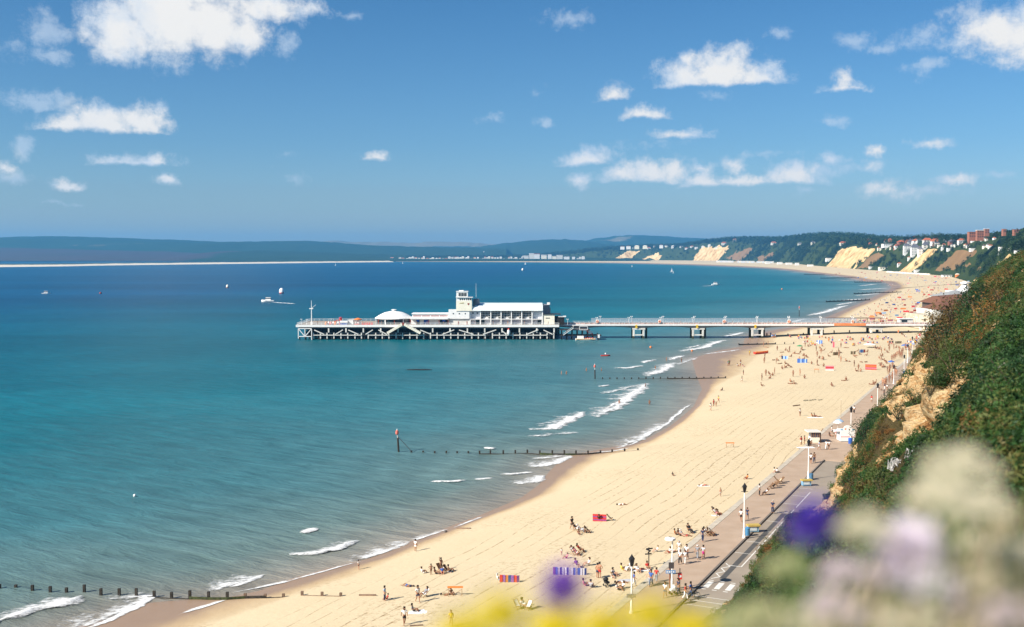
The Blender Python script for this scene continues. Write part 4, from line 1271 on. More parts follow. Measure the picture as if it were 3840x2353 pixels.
# ---- theatre
t = thing("pier_theatre", "large white theatre with curved roof and glazed bays on the pier head", "theatre", (-3, YF + 4, DECK))
TY = YF + 3.6            # plane of the fins
RY = TY + 1.5            # recessed wall behind them
TB = TY + 20
FIN = [-20.3 + 5.0 * k for k in range(8)]
mb = MB(); mb.box(-20.3, 14.7, RY, TB, DECK, 14.0); mb.build("wall", paint("white rendered wall", (0.74, 0.74, 0.76), var=0.04, scale=0.4), t)
for x in FIN:
    mb = MB(); mb.box(x - 0.26, x + 0.26, TY, RY - 0.002, DECK, 14.0); mb.build("fin", white, t)
for k in range(7):
    x0_, x1_ = FIN[k] + 0.262, FIN[k + 1] - 0.262
    mb = MB(); mb.box(x0_, x1_, TY + 0.02, RY - 0.003, 9.55, 9.85); mb.build("ledge", white, t)
    if 1 <= k <= 5:
        w_ = MB(); w_.box(x0_ + 0.05, x1_ - 0.05, RY - 0.10, RY - 0.02, 9.86, 13.85); win = w_.build("window", darkglass, t)
        w_ = MB()
        for q in range(1, 6):
            xx = x0_ + (x1_ - x0_) * q / 6; w_.box(xx - 0.05, xx + 0.05, RY - 0.19, RY - 0.101, 9.9, 13.8)
        for z in (10.9, 11.9, 12.9): w_.box(x0_ + 0.05, x1_ - 0.05, RY - 0.175, RY - 0.102, z - 0.05, z + 0.05)
        w_.build("mullion", white, win)
        w_ = MB(); w_.box(x0_ + 1.1, x1_ - 1.1, RY - 0.27, RY - 0.2, 9.87, 10.5); w_.build("spandrel_panel", white, win)
    if k == 0:
        for dx in (1.1, 3.2):
            w_ = MB(); w_.box(x0_ + dx - 0.3, x0_ + dx + 0.3, RY - 0.08, RY - 0.01, 12.2, 12.9); w_.build("window", darkglass, t)
    if k in (0, 1, 6):
        w_ = MB(); dx = {0: 3.4, 1: 0.9, 6: 3.3}[k]; w_.box(x0_ + dx - 0.85, x0_ + dx + 0.85, RY - 0.08, RY - 0.01, DECK, 9.2); w_.build("door", darkglass, t)
    if k in (2, 3, 4, 5):
        w_ = MB(); w_.box(x0_ + 0.5, x1_ - 0.5, RY - 0.09, RY - 0.01, DECK + 0.3, 9.3); w_.build("door_panel", paint("lilac grey bay shade", (0.52, 0.51, 0.56), var=0.12, scale=1.5), t)  # white panels; the lilac grey is the bay's shade put into the colour
# curved roof, hipped a little at the tower end
xs = np.array([-19.6, -16.4, 14.9]); V_, F_ = [], []
a_n = 10
for i, x in enumerate((-20.6, 14.9)):
    for j in range(a_n + 1):
        a = math.pi * j / a_n
        y = TY - 0.5 + (1 - math.cos(a)) * 0.5 * (TB - TY + 1.0)
        z = 14.0 + 3.2 * math.sin(a) ** 0.8
        xx = x if i else x + (z - 14.0) * 1.2
        V_.append((xx, y, z))
for j in range(a_n): F_.append((j, a_n + 1 + j, a_n + 2 + j, j + 1))
F_.append(tuple(range(a_n + 1))); F_.append(tuple(range(a_n + 1, 2 * a_n + 2))[::-1])
mb = MB(); mb.add(V_, F_); mb.build("roof", palegreen, t)
mb = MB(); mb.box(-20.6, 14.95, TY - 0.55, TY - 0.02, 13.75, 14.05); mb.build("eave", white, t)
# bowed gable at the shoreward end, its shade painted as grey
mb = MB()
pts = [(14.96, TY + 0.4), (17.2, TY + 3.4), (18.7, TY + 7.5), (19.0, TY + 10), (18.7, TY + 14), (14.96, TB)]
mb.prism(pts, DECK, 14.6); mb.build("end_bay", grey, t)
mb = MB(); mb.prism([(14.97, TY + 0.9), (17.0, TY + 3.7), (18.4, TY + 7.5), (18.6, TY + 10), (14.97, TB - 1)], 14.6, 16.4); mb.build("end_bay_roof", grey, t)
mb = MB(); mb.box(17.2, 18.6, TY + 6.5, TY + 8, 16.4, 17.5); mb.build("vent", white, t)
mb = MB(); mb.box(15.1, 20.6, TY + 0.3, TY + 5, DECK, 11.9); porch = mb.build("porch", cream, t)
mb = MB(); mb.box(16.4, 18.4, TY + 0.24, TY + 0.29, 10.0, 10.4); mb.build("window", darkglass, porch)
mb = MB(); mb.box(15.0, 23.6, TY - 0.1, TY + 6.4, 11.9, 12.25); mb.build("porch_roof", darksteel, t)
mb = MB(); mb.box(20.62, 25.4, TY + 1.0, TY + 6.0, DECK, 10.9); mb.build("entrance_shade", blackwood, t)  # solid black block standing in for the shadowed entry
mb = MB(); mb.box(22.4, 26.2, TY + 0.5, TY + 1.6, 10.7, 11.3); mb.build("entrance_canopy", white, t)

# ---- tower and stair block
t = thing("pier_tower", "cream and white lookout tower rising above the pier theatre block", "tower", (-23, YF + 5, DECK))
mb = MB(); mb.box(-30.7, -20.6, TY - 0.3, TY + 9, 9.9, 13.7); blk = mb.build("block", white, t)
mb = MB(); mb.box(-30.5, -20.62, TY + 0.35, TY + 9, DECK, 9.898); mb.build("ground_storey", offwhite, t)
mb = MB(); mb.box(-30.7, -27.0, TY - 0.3, TY + 0.2, 13.7, 14.5); mb.build("parapet", white, t)
for x in (-28.4, -25.5, -22.6):
    mb = MB(); mb.box(x - 0.28, x + 0.28, TY - 0.36, TY - 0.28, 12.1, 12.65); mb.build("window", darkglass, blk)
for x in (-26.0, -21.8):
    mb = MB(); mb.box(x - 0.22, x + 0.22, TY + 0.28, TY + 0.34, DECK, 8.6); mb.build("door", redframe, t)
mb = MB(); mb.box(-27.0, -19.4, TY - 0.6, TY + 6.5, 13.702, 18.6); shaft = mb.build("shaft", cream, t)
# faint gilt sign and crest on the shaft, too small to read
mb = MB()
for k,(w_,z) in enumerate(((0.25,0.3),(0.3,0.45),(0.3,0.4),(0.3,0.5),(0.25,0.55))): mb.box(-25.4 + 0.44 * k,-25.4 + 0.44 * k + w_,TY - 0.68,TY - 0.602,17.3,17.3 + z)
mb.build("sign_lettering", paint("gilt lettering", (0.50, 0.42, 0.16), rough=0.4), shaft)
mb = MB(); mb.add([(-21.5,TY - 0.66,17.5),(-20.6,TY - 0.66,17.5),(-20.6,TY - 0.66,17.0),(-21.05,TY - 0.66,16.5),(-21.5,TY - 0.66,17.0),(-21.5,TY - 0.602,17.5),(-20.6,TY - 0.602,17.5),(-20.6,TY - 0.602,17.0),(-21.05,TY - 0.602,16.5),(-21.5,TY - 0.602,17.0)],
              [(4,3,2,1,0),(5,6,7,8,9),(0,1,6,5),(1,2,7,6),(2,3,8,7),(3,4,9,8),(4,0,5,9)]); mb.build("crest",redframe,shaft)
mb = MB(); mb.box(-26.9, -19.6, TY - 0.4, TY + 6.3, 18.602, 20.2); lant = mb.build("gallery", white, t)
for k, x in enumerate((-25.0, -24.0, -23.0, -21.9, -21.0, -20.1)):
    mb = MB(); mb.box(x - 0.3, x + 0.3, TY - 0.46, TY - 0.39, 18.9, 19.75); mb.build("window", darkglass, lant)
mb = MB(); mb.box(-27.1, -18.9, TY - 0.9, TY + 6.6, 20.202, 20.5); mb.build("gallery_roof", white, t)
mb = MB(); mb.box(-26.9, -21.4, TY - 0.5, TY + 5.0, 20.502, 23.0); top = mb.build("lantern", white, t)
mb = MB(); mb.box(-25.8, -22.0, TY - 0.56, TY - 0.49, 20.8, 22.5); wn_ = mb.build("window", darkglass, top)
mb = MB()
for k in range(1, 5): mb.box(-25.8 + 0.76 * k - 0.06, -25.8 + 0.76 * k + 0.06, TY - 0.63, TY - 0.561, 20.8, 22.5)
mb.build("mullion", white, wn_)
mb = MB(); mb.box(-27.1, -21.2, TY - 0.7, TY + 5.2, 23.002, 23.2); mb.build("lantern_roof", white, t)
mb = MB(); mb.box(-25.7, -23.4, TY, TY + 1.5, 23.202, 23.7); mb.build("roof_box", white, t)
mb = MB(); mb.lathe((-17.4, TY + 4, 14.5), [(1.6, 0), (1.6, 4.6), (1.3, 4.9), (0.01, 5.0)], 16); mb.build("water_tank", grey, t, smooth=False)
mb = MB(); mb.tube([(-17.5, TY + 4, 19.4), (-17.5, TY + 4, 27.0)], [0.09, 0.05], 6); mb.build("aerial", white, t)

# ---- low arcade between tower and dome
t = thing("pier_arcade", "low white pier arcade with clerestory strip and open shop fronts", "arcade", (-40, YF + 5, DECK))
mb = MB(); mb.box(-48.6, -30.72, TY + 1.4, TY + 12, DECK, 9.7); mb.build("wall", offwhite, t)
mb = MB(); mb.box(-49.2, -30.72, TY - 0.9, TY + 12, 9.702, 10.5); mb.build("canopy", white, t)
mb = MB(); mb.box(-48.4, -30.72, TY + 1.2, TY + 11, 10.502, 12.1); cl = mb.build("clerestory", white, t)
for k in range(4):
    mb = MB(); mb.box(-48.0 + 4.3 * k, -44.1 + 4.3 * k, TY + 1.13, TY + 1.195, 11.0, 11.4); mb.build("window", redframe, cl)
mb = MB(); mb.box(-48.8, -30.73, TY + 0.8, TY + 11.4, 12.102, 12.35); mb.build("roof", white, t)
for x0_,x1_,m_ in ((-49.0,-46.6,white),(-46.3,-44.9,darkglass),(-44.6,-43.0,white),(-42.8,-40.6,blue),(-40.0,-35.6,white),(-35.1,-31.2,darkglass)):
    mb = MB(); mb.box(x0_, x1_, TY + 1.3, TY + 1.395, DECK, 9.4); mb.build("shop_front", m_, t)
for x in (-49.1, -40.3, -35.3, -30.95):
    mb = MB(); mb.box(x - 0.12, x + 0.12, TY - 0.5, TY - 0.26, DECK, 9.7); mb.build("post", redframe, t)
for x in (-45.6, -33.0):
    mb = MB(); mb.box(x - 0.7, x + 0.7, TY - 0.2, TY + 0.3, 8.6, 9.5); mb.build("blue_sign", blue, t)

# ---- domed pavilion
t = thing("domed_pavilion", "round pavilion with shallow white dome and red window frames on the pier", "pavilion", (-58.1, YF + 13, DECK))
cx, cy_ = -58.1, YF + 12.2
mb = MB(); mb.lathe((cx, cy_, DECK), [(8.6, 0), (8.6, 2.5)], 24); mb.build("glazing", darkglass, t)
for k in range(24):
    a = 2 * math.pi * (k + 0.5) / 24
    if k % 2: continue
    mb = MB(); mb.obox((cx + 8.75 * math.cos(a), cy_ + 8.75 * math.sin(a)), (math.cos(a), math.sin(a)), (-math.sin(a), math.cos(a)), 0.14, 0.22, DECK, DECK + 2.52); mb.build("column", redframe if k % 4 else white, t)
mb = MB(); mb.lathe((cx,cy_,DECK + 2.52),[(9.35,0),(9.35,0.3),(8.6,0.75),(6.8,1.9),(4.6,2.9),(2.2,3.45),(0.9,3.6),(0.01,3.6)],32); mb.build("dome",white,t)
mb = MB(); mb.lathe((cx,cy_,DECK + 6.1),[(1.0,0),(1.0,0.5),(1.4,0.55),(1.4,0.7),(0.01,0.95)],12); mb.build("finial",white,t)

# ---- amusements on the seaward end
t = thing("signal_mast", "tall white signal mast with crossbar at the seaward end of the pier", "mast", (-97.1, YF + 4, DECK))
mb = MB(); mb.tube([(-97.1, YF + 4, DECK), (-97.1, YF + 4, 13.5), (-97.1, YF + 4, 18.8)], [0.26, 0.2, 0.09], 8); mb.build("pole", white, t)
mb = MB(); mb.box(-98.2, -96.3, YF + 3.8, YF + 4.2, 14.6, 15.0); mb.build("crossbar", white, t)
mb = MB(); mb.bar((-97, YF + 4, 15.0), (-95.0, YF + 4, 16.7), 0.13); mb.build("yard", white, t)
mb = MB(); mb.box(-97.6, -96.6, YF + 3.6, YF + 4.4, DECK, DECK + 1.3); mb.build("base_box", white, t)
t = thing("helter_skelter", "small red fairground slide tower at the seaward end of the pier", "slide", (-83.4, YF + 6, DECK))
mb = MB(); mb.lathe((-83.4, YF + 6, DECK), [(0.9, 0), (0.65, 3.0)], 10); mb.build("tower", brightred, t)
mb = MB(); mb.lathe((-83.4, YF + 6, DECK + 3.0), [(1.0, 0), (0.9, 0.2), (0.05, 0.6)], 10); mb.build("cap", paint("purple red roof", (0.35, 0.06, 0.10)), t)
mb = MB()
for k in range(6):
    a, c = k / 6, (k + 1) / 6
    mb.bar((-84.2 - 4.2 * a, YF + 5, DECK + 2.3 - 2.0 * a), (-84.2 - 4.2 * c, YF + 5, DECK + 2.3 - 2.0 * c), 0.8, 0.25)
mb.build("chute", brightred, t)
t = thing("ride_cars", "cluster of orange and white fairground ride cars on the pier end", "fairground ride", (-87.5, YF + 4, DECK))
for k, m_ in enumerate((orange, white, brightred, white, orange, white)):
    mb = MB(); mb.lathe((-90 + 1.15 * k,YF + 3 + (k % 2),DECK),[(0.5,0),(0.62,0.5),(0.45,1.0),(0.3,1.3),(0.01,1.5)],8); mb.build("car",m_,t)
t = thing("blue_stall", "blue stall with white flat roof among the pier rides", "stall", (-81, YF + 4, DECK))
mb = MB(); mb.box(-83.2, -79.7, YF + 3, YF + 5, DECK, DECK + 1.0); mb.build("counter", blue, t)
mb = MB(); mb.box(-83.4, -79.5, YF + 2.7, YF + 5.2, DECK + 1.0, DECK + 1.8); mb.build("roof", white, t)
t = thing("white_kiosk", "plain white cabin standing beside the blue stall on the pier", "kiosk", (-78.3, YF + 5, DECK))
mb = MB(); mb.box(-79.4, -76.9, YF + 4, YF + 6.5, DECK, DECK + 2.3); mb.build("wall", white, t)
mb = MB(); mb.box(-79.5, -76.8, YF + 3.9, YF + 6.6, DECK + 2.3, DECK + 2.45); mb.build("roof", offwhite, t)
t = thing("carousel", "little red and white carousel between the cabin and the domed pavilion", "carousel", (-74.8, YF + 5, DECK))
mb = MB(); mb.lathe((-74.8, YF + 5, DECK), [(1.7, 0), (1.7, 0.3), (0.01, 0.3)], 14); mb.build("platform", brightred, t)
mb = MB(); mb.lathe((-74.8, YF + 5, DECK + 2.2), [(1.9, 0), (1.9, 0.35), (0.1, 1.0)], 14); mb.build("canopy", orange, t)
mb = MB(); mb.tube([(-74.8, YF + 5, DECK + 0.3), (-74.8, YF + 5, DECK + 2.2)], 0.5, 8); mb.build("column", white, t)
for k in range(5):
    a = 2 * math.pi * k / 5
    mb = MB(); mb.box(-74.8 + 1.2 * math.cos(a) - 0.2, -74.8 + 1.2 * math.cos(a) + 0.2, YF + 5 + 1.2 * math.sin(a) - 0.15, YF + 5 + 1.2 * math.sin(a) + 0.15, DECK + 0.5, DECK + 1.3); mb.build("seat", white, t)
for k in range(5):
    o = MB(); x = -72.5 + 1.1 * k; o.box(x, x + 0.85, YF + 1.6, YF + 2.2, DECK, DECK + 0.8)
    o.box(x, x + 0.85, YF + 2.0, YF + 2.2, DECK + 0.8, DECK + 1.1)
    tag(o.build("bench", [brightred], origin=(x, YF + 1.9, DECK)), "red slatted bench in the row beside the domed pavilion", "bench", "red benches on the pier head")
# ------------------------------------------------------------------ road markings
tz, sz_ = ts_px(2634, 2190)
for k in range(4):
    mark("zebra_stripe", tz - 1.2, tz + 1.25, S_KERB + 0.5 + 1.28 * k, S_KERB + 1.14 + 1.28 * k)
for side in (-1.75, 1.75):
    for k in range(4): mark("crossing_dash", tz + side - 0.09, tz + side + 0.09, S_KERB + 0.45 + 1.28 * k, S_KERB + 1.0 + 1.28 * k)
sl = S_KERB + 2.55                              # the long bay line
t_end, _ = ts_px(2753, 2123)
t_far, _ = ts_px(3040, 1868)
mark("bay_line", t_end, t_far - 9, sl - 0.07, sl + 0.07)
mark("bay_line", t_far - 7.5, t_far + 4, sl - 0.07, sl + 0.07)
mark("bay_end_line", t_end - 0.08, t_end + 0.08, S_KERB + 0.75, sl - 0.072)
for k in range(1, 9): mark("bay_divider", t_end + 6.0 * k - 0.05, t_end + 6.0 * k + 0.05, S_KERB + 0.3, sl - 0.072)
zz0 = tz + 2.4
mb = MB()
for k in range(6):
    a = ts_point(zz0 + 1.15 * k, S_KERB + 0.5 + 0.75 * (k % 2), RZ + 0.004); c = ts_point(zz0 + 1.15 * (k + 1), S_KERB + 0.5 + 0.75 * ((k + 1) % 2), RZ + 0.004)
    a, c = Vector(a), Vector(c); n_ = (c - a).normalized(); q = Vector((-n_.y, n_.x, 0)) * 0.08
    mb.add([a - q, c - q, c + q, a + q], [(0, 1, 2, 3)])
zg = mb.build("zigzag_line", white_line, kind='structure')
strip("road_patch", zz0 + 0.5, t_far - 12, S_KERB + 1.35, S_KERB + 2.05, RZ - 0.002, RZ + 0.002, patch_m, kind='structure')
for k in range(3): mark("faint_line", tz - 4.6 - 1.6 * k, tz - 4.5 - 1.6 * k, S_KERB + 0.6, S_KERB + 4.6)

# ------------------------------------------------------------------ breaking waves and foam
def foam_material():
    m, nt, b = nodes("sea foam")
    h = NT(nt)
    p = h.pos()
    e = h.attr('edge')            # 1 in the body of the foam, 0 at its rim
    n = h.m('ADD',h.m('MULTIPLY',h.noise(h.scaled(h.rot(p,-0.45),(0.9,2.2,1.0)),1.0,6,0.72),0.72),h.m('MULTIPLY',h.noise(p,0.35,3),0.5))
    a = h.mapr(h.m('ADD', h.m('MULTIPLY', e, 1.05), h.m('MULTIPLY', h.m('SUBTRACT', n, 0.625), 3.8)), 0.0, 1.05, 0, 1, True)
    b.inputs['Base Color'].default_value = (0.80, 0.80, 0.78, 1)
    b.inputs['Roughness'].default_value = 0.9
    b.inputs['Specular IOR Level'].default_value = 0.1
    h.put(b.inputs['Alpha'], a)
    bump = h.n('ShaderNodeBump'); bump.inputs['Strength'].default_value = 0.6; bump.inputs['Distance'].default_value = 0.2
    h.put(bump.inputs['Height'], n); h.put(b.inputs['Normal'], bump.outputs[0])
    return m
foam_m = foam_material()
def breaker(pts, w_front, w_back, h=0.35, body=1.0, seed=0, name="breaking_wave"):
    """foaming crest along a line given in the 2464 px view; w_front towards the beach"""
    P = [tuple(at(x * V, y * V, 0.1)[:2]) for x, y in pts]
    R, tl = resample(P, max(10, int(np.hypot(*(np.array(P[-1]) - np.array(P[0]))) / 0.9)))
    tg = np.gradient(R, axis=0); tg /= np.linalg.norm(tg, axis=1)[:, None] + 1e-9
    nrm = np.stack([tg[:, 1], -tg[:, 0]], -1)
    if nrm[:, 0].mean() * NX + nrm[:, 1].mean() * NY < 0: nrm = -nrm
    c = np.linspace(-1, 1, 11)
    u_ = tl / tl[-1]
    taper = np.clip(np.minimum(u_, 1 - u_) * 5.0, 0, 1) ** 0.6
    wob = (fbm(tl * 0.22, 0 * tl, 1.0, 3, 300 + seed) - 0.5)
    wf = w_front * (0.75 + 0.9 * vnoise(tl * 0.35, 0 * tl + seed, 301))
    wb_ = w_back * (0.6 + 0.9 * vnoise(tl * 0.25, 0 * tl + seed, 302))
    off_ = np.where(c[None] > 0, c[None] * wf[:, None], c[None] * wb_[:, None]) * (0.35 + 0.65 * taper[:, None]) + wob[:, None] * 2.2 * min(1.0, w_front)
    X = R[:, 0:1] + nrm[:, 0:1] * off_; Y = R[:, 1:2] + nrm[:, 1:2] * off_
    crest = np.exp(-((c - 0.25) / 0.33) ** 2)[None] * taper[:, None]
    Z = 0.05 + 0.6 * h * crest * (0.7 + 0.6 * vnoise(tl * 0.5, 0 * tl, 303 + seed))[:, None]
    gz = 0.06 * np.ones_like(Z)
    Z = np.maximum(Z, gz)
    # lie on the sand where the foam runs up the beach
    for i in range(0, Z.shape[0]):
        for j in range(0, Z.shape[1], 5):
            g = ground_z(X[i, j], Y[i, j], ['beach'], -9)
            if g > Z[i, j] - 0.05: Z[i, max(0, j - 2):j + 3] = np.maximum(Z[i, max(0, j - 2):j + 3], g + 0.06)
    edge = np.where(c[None] > 0, 1 - c[None] ** 2, (1 + c[None]) ** 1.1) * (0.25 + 0.75 * taper[:, None]) * body
    o = grid_mesh(name, X, Y, Z, foam_m, {'edge': edge})
    o.parent = sea
    return o
W = [
    ([(0,1492),(60,1475),(120,1458),(165,1443),(190,1432)],1.3,2.4,.55,1.15),([(-80,1515),(0,1492)],1.2,2.0,.5,1.1),
    ([(160,1520),(240,1492),(310,1462),(350,1443),(385,1432)],0.5,3.6,.1,0.78),([(190,1520),(262,1490),(330,1460),(386,1431)],0.5,0.6,.1,1.2),
    ([(250, 1440), (380, 1428)], 0.8, 1.4, .1, .7),
    ([(428, 1482), (470, 1470), (520, 1455), (552, 1445)], 0.3, 0.5, .06, 1.0),
    ([(500,1420),(560,1408),(605,1395),(637,1382)],0.5,4.4,.15,0.72),([(545,1412),(590,1399),(637,1381)],0.4,0.7,.15,1.15),
    ([(560, 1425), (690, 1398), (780, 1375), (872, 1350)], 0.25, 0.45, .03, 0.95),
    ([(698,1336),(760,1329),(810,1318),(856,1299)],0.8,2.2,.4,1.15),([(728,1284),(768,1271)],0.7,1.4,.4,1.2),
    ([(850,1352),(900,1335),(950,1318),(986,1302)],0.6,3.4,.08,0.74),([(866,1345),(930,1326),(986,1302)],0.4,0.7,.08,1.15),
    ([(985,1303),(1040,1287),(1080,1274)],0.3,0.9,.04,.85),([(1095,1272),(1160,1245)],0.25,0.6,.03,.8),
    ([(1036,1160),(1080,1158),(1121,1154)],0.7,1.0,.3,1.0),([(1143,1154),(1188,1150)],0.5,0.8,.2,.8),([(1204,1142),(1240,1139),(1284,1136)],0.6,1.1,.3,1.0),
    ([(1252,1166),(1280,1158),(1312,1143)],1.0,2.6,.25,1.0),([(1286,1126),(1330,1116),(1372,1096)],1.2,3.5,.25,1.05),
    ([(1163,1078),(1192,1079)],0.8,1.2,.4,1.15),([(1280,1104),(1345,1098),(1372,1095)],0.6,1.6,.1,.7),
    ([(1276,1034),(1330,1030),(1372,1012),(1408,992)],1.6,4.0,.55,1.2),([(1270,1050),(1390,1040)],1.0,2.6,.1,.55),
    ([(1290, 1020), (1360, 1012), (1410, 990)], 0.8, 2.4, .2, .8),
    ([(1432,1004),(1490,975),(1530,945),(1556,922)],2.0,5.0,.35,0.86),([(1455,985),(1510,955),(1556,924)],1.0,1.6,.4,1.2),([(1450,948),(1560,922)],.8,2.6,.2,.7),([(1440,930),(1462,926)],.8,1.5,.3,1.0),
    ([(1405,1090),(1470,1088),(1520,1080)],0.5,1.2,.06,.9),([(1480,1080),(1530,1060),(1575,1036),(1610,1015)],0.8,3.2,.1,0.8),([(1500,1078),(1560,1048),(1612,1013),(1645,985),(1665,972)],0.5,0.8,.06,1.05),
    ([(1476,886),(1510,886),(1545,880)],1.4,2.4,.4,1.15),([(1548,873),(1577,866)],1.2,2.0,.4,1.15),([(1555,905),(1590,893),(1625,873)],1.6,4.4,.3,1.0),([(1608,866),(1650,856)],1.3,2.6,.4,1.1),
    ([(1628,878),(1680,860)],0.8,3.0,.1,.6),([(1632,846),(1690,838),(1742,818)],1.8,4.5,.35,1.05),([(1648,838),(1690,830)],1.0,2.0,.3,.9),([(1740,812),(1790,800)],1.6,3.4,.3,1.05),([(1700,852),(1784,842)],.9,1.8,.1,.9),
    ([(1905,776),(1935,768)],2.2,3.0,.5,1.1),([(1945,760),(1985,752),(2015,742)],2.4,5.0,.5,1.05),([(1985,750),(2040,735)],2,4.5,.5,1.0),([(2010,735),(2060,727)],2,3.5,.5,.95),([(2030,723),(2075,720)],2.5,5,.5,1.0),([(2060,712),(2120,706)],2.5,5,.4,.95),([(2068,698),(2135,694)],3,6,.4,1.0),([(2070,688),(2110,684)],3,6,.4,1.0),([(2020,676),(2110,672)],3,7,.4,.9),([(1985,666),(2040,664)],4,8,.4,.9),([(1900,656),(1950,655)],5,10,.4,.95),([(1870,651),(1905,651)],5,9,.4,.9),
]
for i, (pts, wf_, wb__, h_, bd) in enumerate(W): breaker(pts, wf_, wb__, h_, bd, i)

# ------------------------------------------------------------------ groynes
timber = paint("wet groyne timber", (0.040, 0.033, 0.025), rough=0.75, var=0.4, scale=3, bump=0.3)
weed = paint("weed covered timber", (0.045, 0.055, 0.018), rough=0.8, var=0.4, scale=3, bump=0.3)
drywood = paint("bleached groyne timber", (0.19, 0.125, 0.085), rough=0.9, var=0.25, scale=2)
def px_ground(x, y):
    q = drop(x * V, y * V, ['beach'])
    if q is None or q.z < 0: q = at(x * V, y * V, 0.0)
    return q
def groyne(label, posts, planks, hgt=0.75, w=0.30, bare=()):
    """posts: (x, y) of each foot in the 2464 px view; planks: index pairs of posts joined by boards"""
    Q = [px_ground(*p[:2]) for p in posts]
    t = thing("groyne", label, "groyne", tuple(Q[len(Q) // 2]))
    for i, q in enumerate(Q):
        hh = posts[i][2] if len(posts[i]) > 2 else hgt
        mb = MB(); mb.obox((q.x, q.y), (1, 0), (0, 1), w / 2, w / 2, -0.9 if q.z < 0.3 else q.z - 0.4, q.z + hh)
        mb.build("post", drywood if i in bare else timber, t)
    for a, c, n, mat in planks:
        A, C_ = Q[a], Q[c]
        for k in range(n):
            zA_ = min(A.z, C_.z) - 0.05 + 0.24 * k
            mb = MB(); mb.bar((A.x, A.y - w / 2 - 0.05, max(A.z, 0) - 0.02 + 0.24 * k), (C_.x, C_.y - w / 2 - 0.05, max(C_.z, 0) - 0.02 + 0.24 * k), 0.08, 0.22)
            mb.build("plank", mat, t)
    return t
groyne("dark groyne with square posts running into the surf nearest the camera",
       [(-1,1416,.5),(38,1413,.3),(78,1420,.6),(121,1425,.7),(160,1426,.6),(203,1425,.9),(243,1431),(287,1431),(328,1434,.9),(371,1437),(413,1440),(457,1441,1.0),(502,1443,.95),(547,1443,.9),(590,1440,.6),(638,1439,.45),(682,1437,.4),(727,1433,.5),(775,1434,.45),(820,1435,.4)],
       [(8,9,1,timber),(9,10,1,timber),(10,11,1,timber),(11,12,2,weed),(12,13,2,weed),(13,14,2,weed),(14,15,2,timber),(15,16,1,timber),(17,18,1,drywood),(18,19,1,drywood)],bare=(14,15,16,17,18,19))
def beacon(x, y, top_y, strut_to=None, label="", lean=0.0):
    b0 = at(x * V, y * V, 0.0)
    top = at_y(x * V, top_y * V, b0.y)
    t = thing("groyne_beacon", label, "beacon", tuple(b0))
    H_ = top.z
    mb = MB(); mb.tube([(b0.x, b0.y, -0.9), (b0.x - lean, b0.y, H_ * 0.62)], 0.2, 8); mb.build("pile", timber, t)
    mb = MB(); mb.tube([(b0.x - lean, b0.y, H_ * 0.62), (b0.x - lean * 1.4, b0.y, H_ * 0.78)], 0.09, 8); mb.build("staff", offwhite, t)
    mb = MB(); mb.lathe((b0.x - lean * 1.5,b0.y,H_ * 0.78),[(0.28,0),(0.36,0.25),(0.3,H_ * .16),(0.12,H_ * 0.19)],10); mb.build("topmark",paint("faded red can",(0.60,0.16,0.12)),t)
    mb = MB(); mb.lathe((b0.x - lean * 1.5, b0.y, H_ * 0.97), [(0.1, 0), (0.1, H_ * 0.05), (0.01, H_ * 0.06)], 8); mb.build("light", white, t)
    if strut_to:
        s0 = at(strut_to[0] * V, strut_to[1] * V, 0.3)
        mb = MB(); mb.bar((b0.x - lean, b0.y, H_ * 0.68), tuple(s0), 0.1); mb.build("strut", darksteel, t)
beacon(960, 1087, 1034, (990, 1086), "tall beacon with faded red can and raking strut on the middle groyne", 0.25)
groyne("long groyne of dark posts below the tall red topped beacon",
       [(990,1089,.35),(1018,1089,.35),(1046,1090,.35),(1074,1090,.4),(1100,1091,.4),(1127,1091,.45),(1154,1092,.6),(1180,1092,.7),(1211,1093,.8),(1240,1092),(1269,1091),(1299,1093),(1329,1095,.95),(1358,1095,.95),(1386,1095,.9),(1415,1094,.8),(1445,1091,.6),(1473,1089,.6),(1503,1087,.6),(1535,1084,.4)],
       [(6,7,1,timber),(7,8,1,timber),(8,9,1,timber),(9,10,1,timber),(10,11,1,timber),(11,12,2,weed),(12,13,2,timber),(13,14,2,weed),(14,15,2,timber),(15,16,2,timber),(16,17,1,timber),(17,18,1,drywood),(18,19,1,drywood)],w=0.34)
beacon(1432, 912, 877, None, "red topped beacon on the groyne halfway to the pier", 0.1)
groyne("groyne with low posts in the surf halfway to the pier",
       [(1450 + 17.4 * k, 912 + (0 if k < 14 else -0.3 * (k - 13)), .45 if k < 6 else .65) for k in range(18)],
       [(k, k + 1, 1 if k < 9 else 2, timber) for k in range(5, 17)], w=0.36)
groyne("low black groyne on the sand just before the pier", [(1778 + 22 * k, 831 - 0.45 * k, .9) for k in range(7)], [(k, k + 1, 3 if k < 4 else 1, blackwood) for k in range(6)], w=0.36)
groyne("long dark groyne on the crowded sand under the pier", [(1822 + 37 * k, 810 - 1.5 * k if k < 5 else 804.5 - 0.6 * (k - 5), .8 if k not in (5, 6) else 1.8) for k in range(11)], [(k, k + 1, 2, blackwood) for k in range(10)], w=0.45)
for lbl,P in (("first dark groyne beyond the pier",[(1988,727.5),(2092,723)]),("second dark groyne beyond the pier",[(2055,708),(2168,704)]),("third groyne beyond the pier at the bend of the beach",[(1975,670.5),(2066,669)]),("fourth groyne beyond the pier on the narrow sand",[(2056,680),(2125,680)]),("farthest groyne round the bend of the beach",[(1935,661.5),(1985,661)])):
    n_ = 12
    groyne(lbl, [(P[0][0] + (P[1][0] - P[0][0]) * k / (n_ - 1), P[0][1] + (P[1][1] - P[0][1]) * k / (n_ - 1), 1.5) for k in range(n_)], [(k, k + 1, 4, blackwood) for k in range(n_ - 1)], w=0.5)
beacon(1923, 762, 737, None, "thin red topped beacon standing in the surf beyond the pier", 0.0)

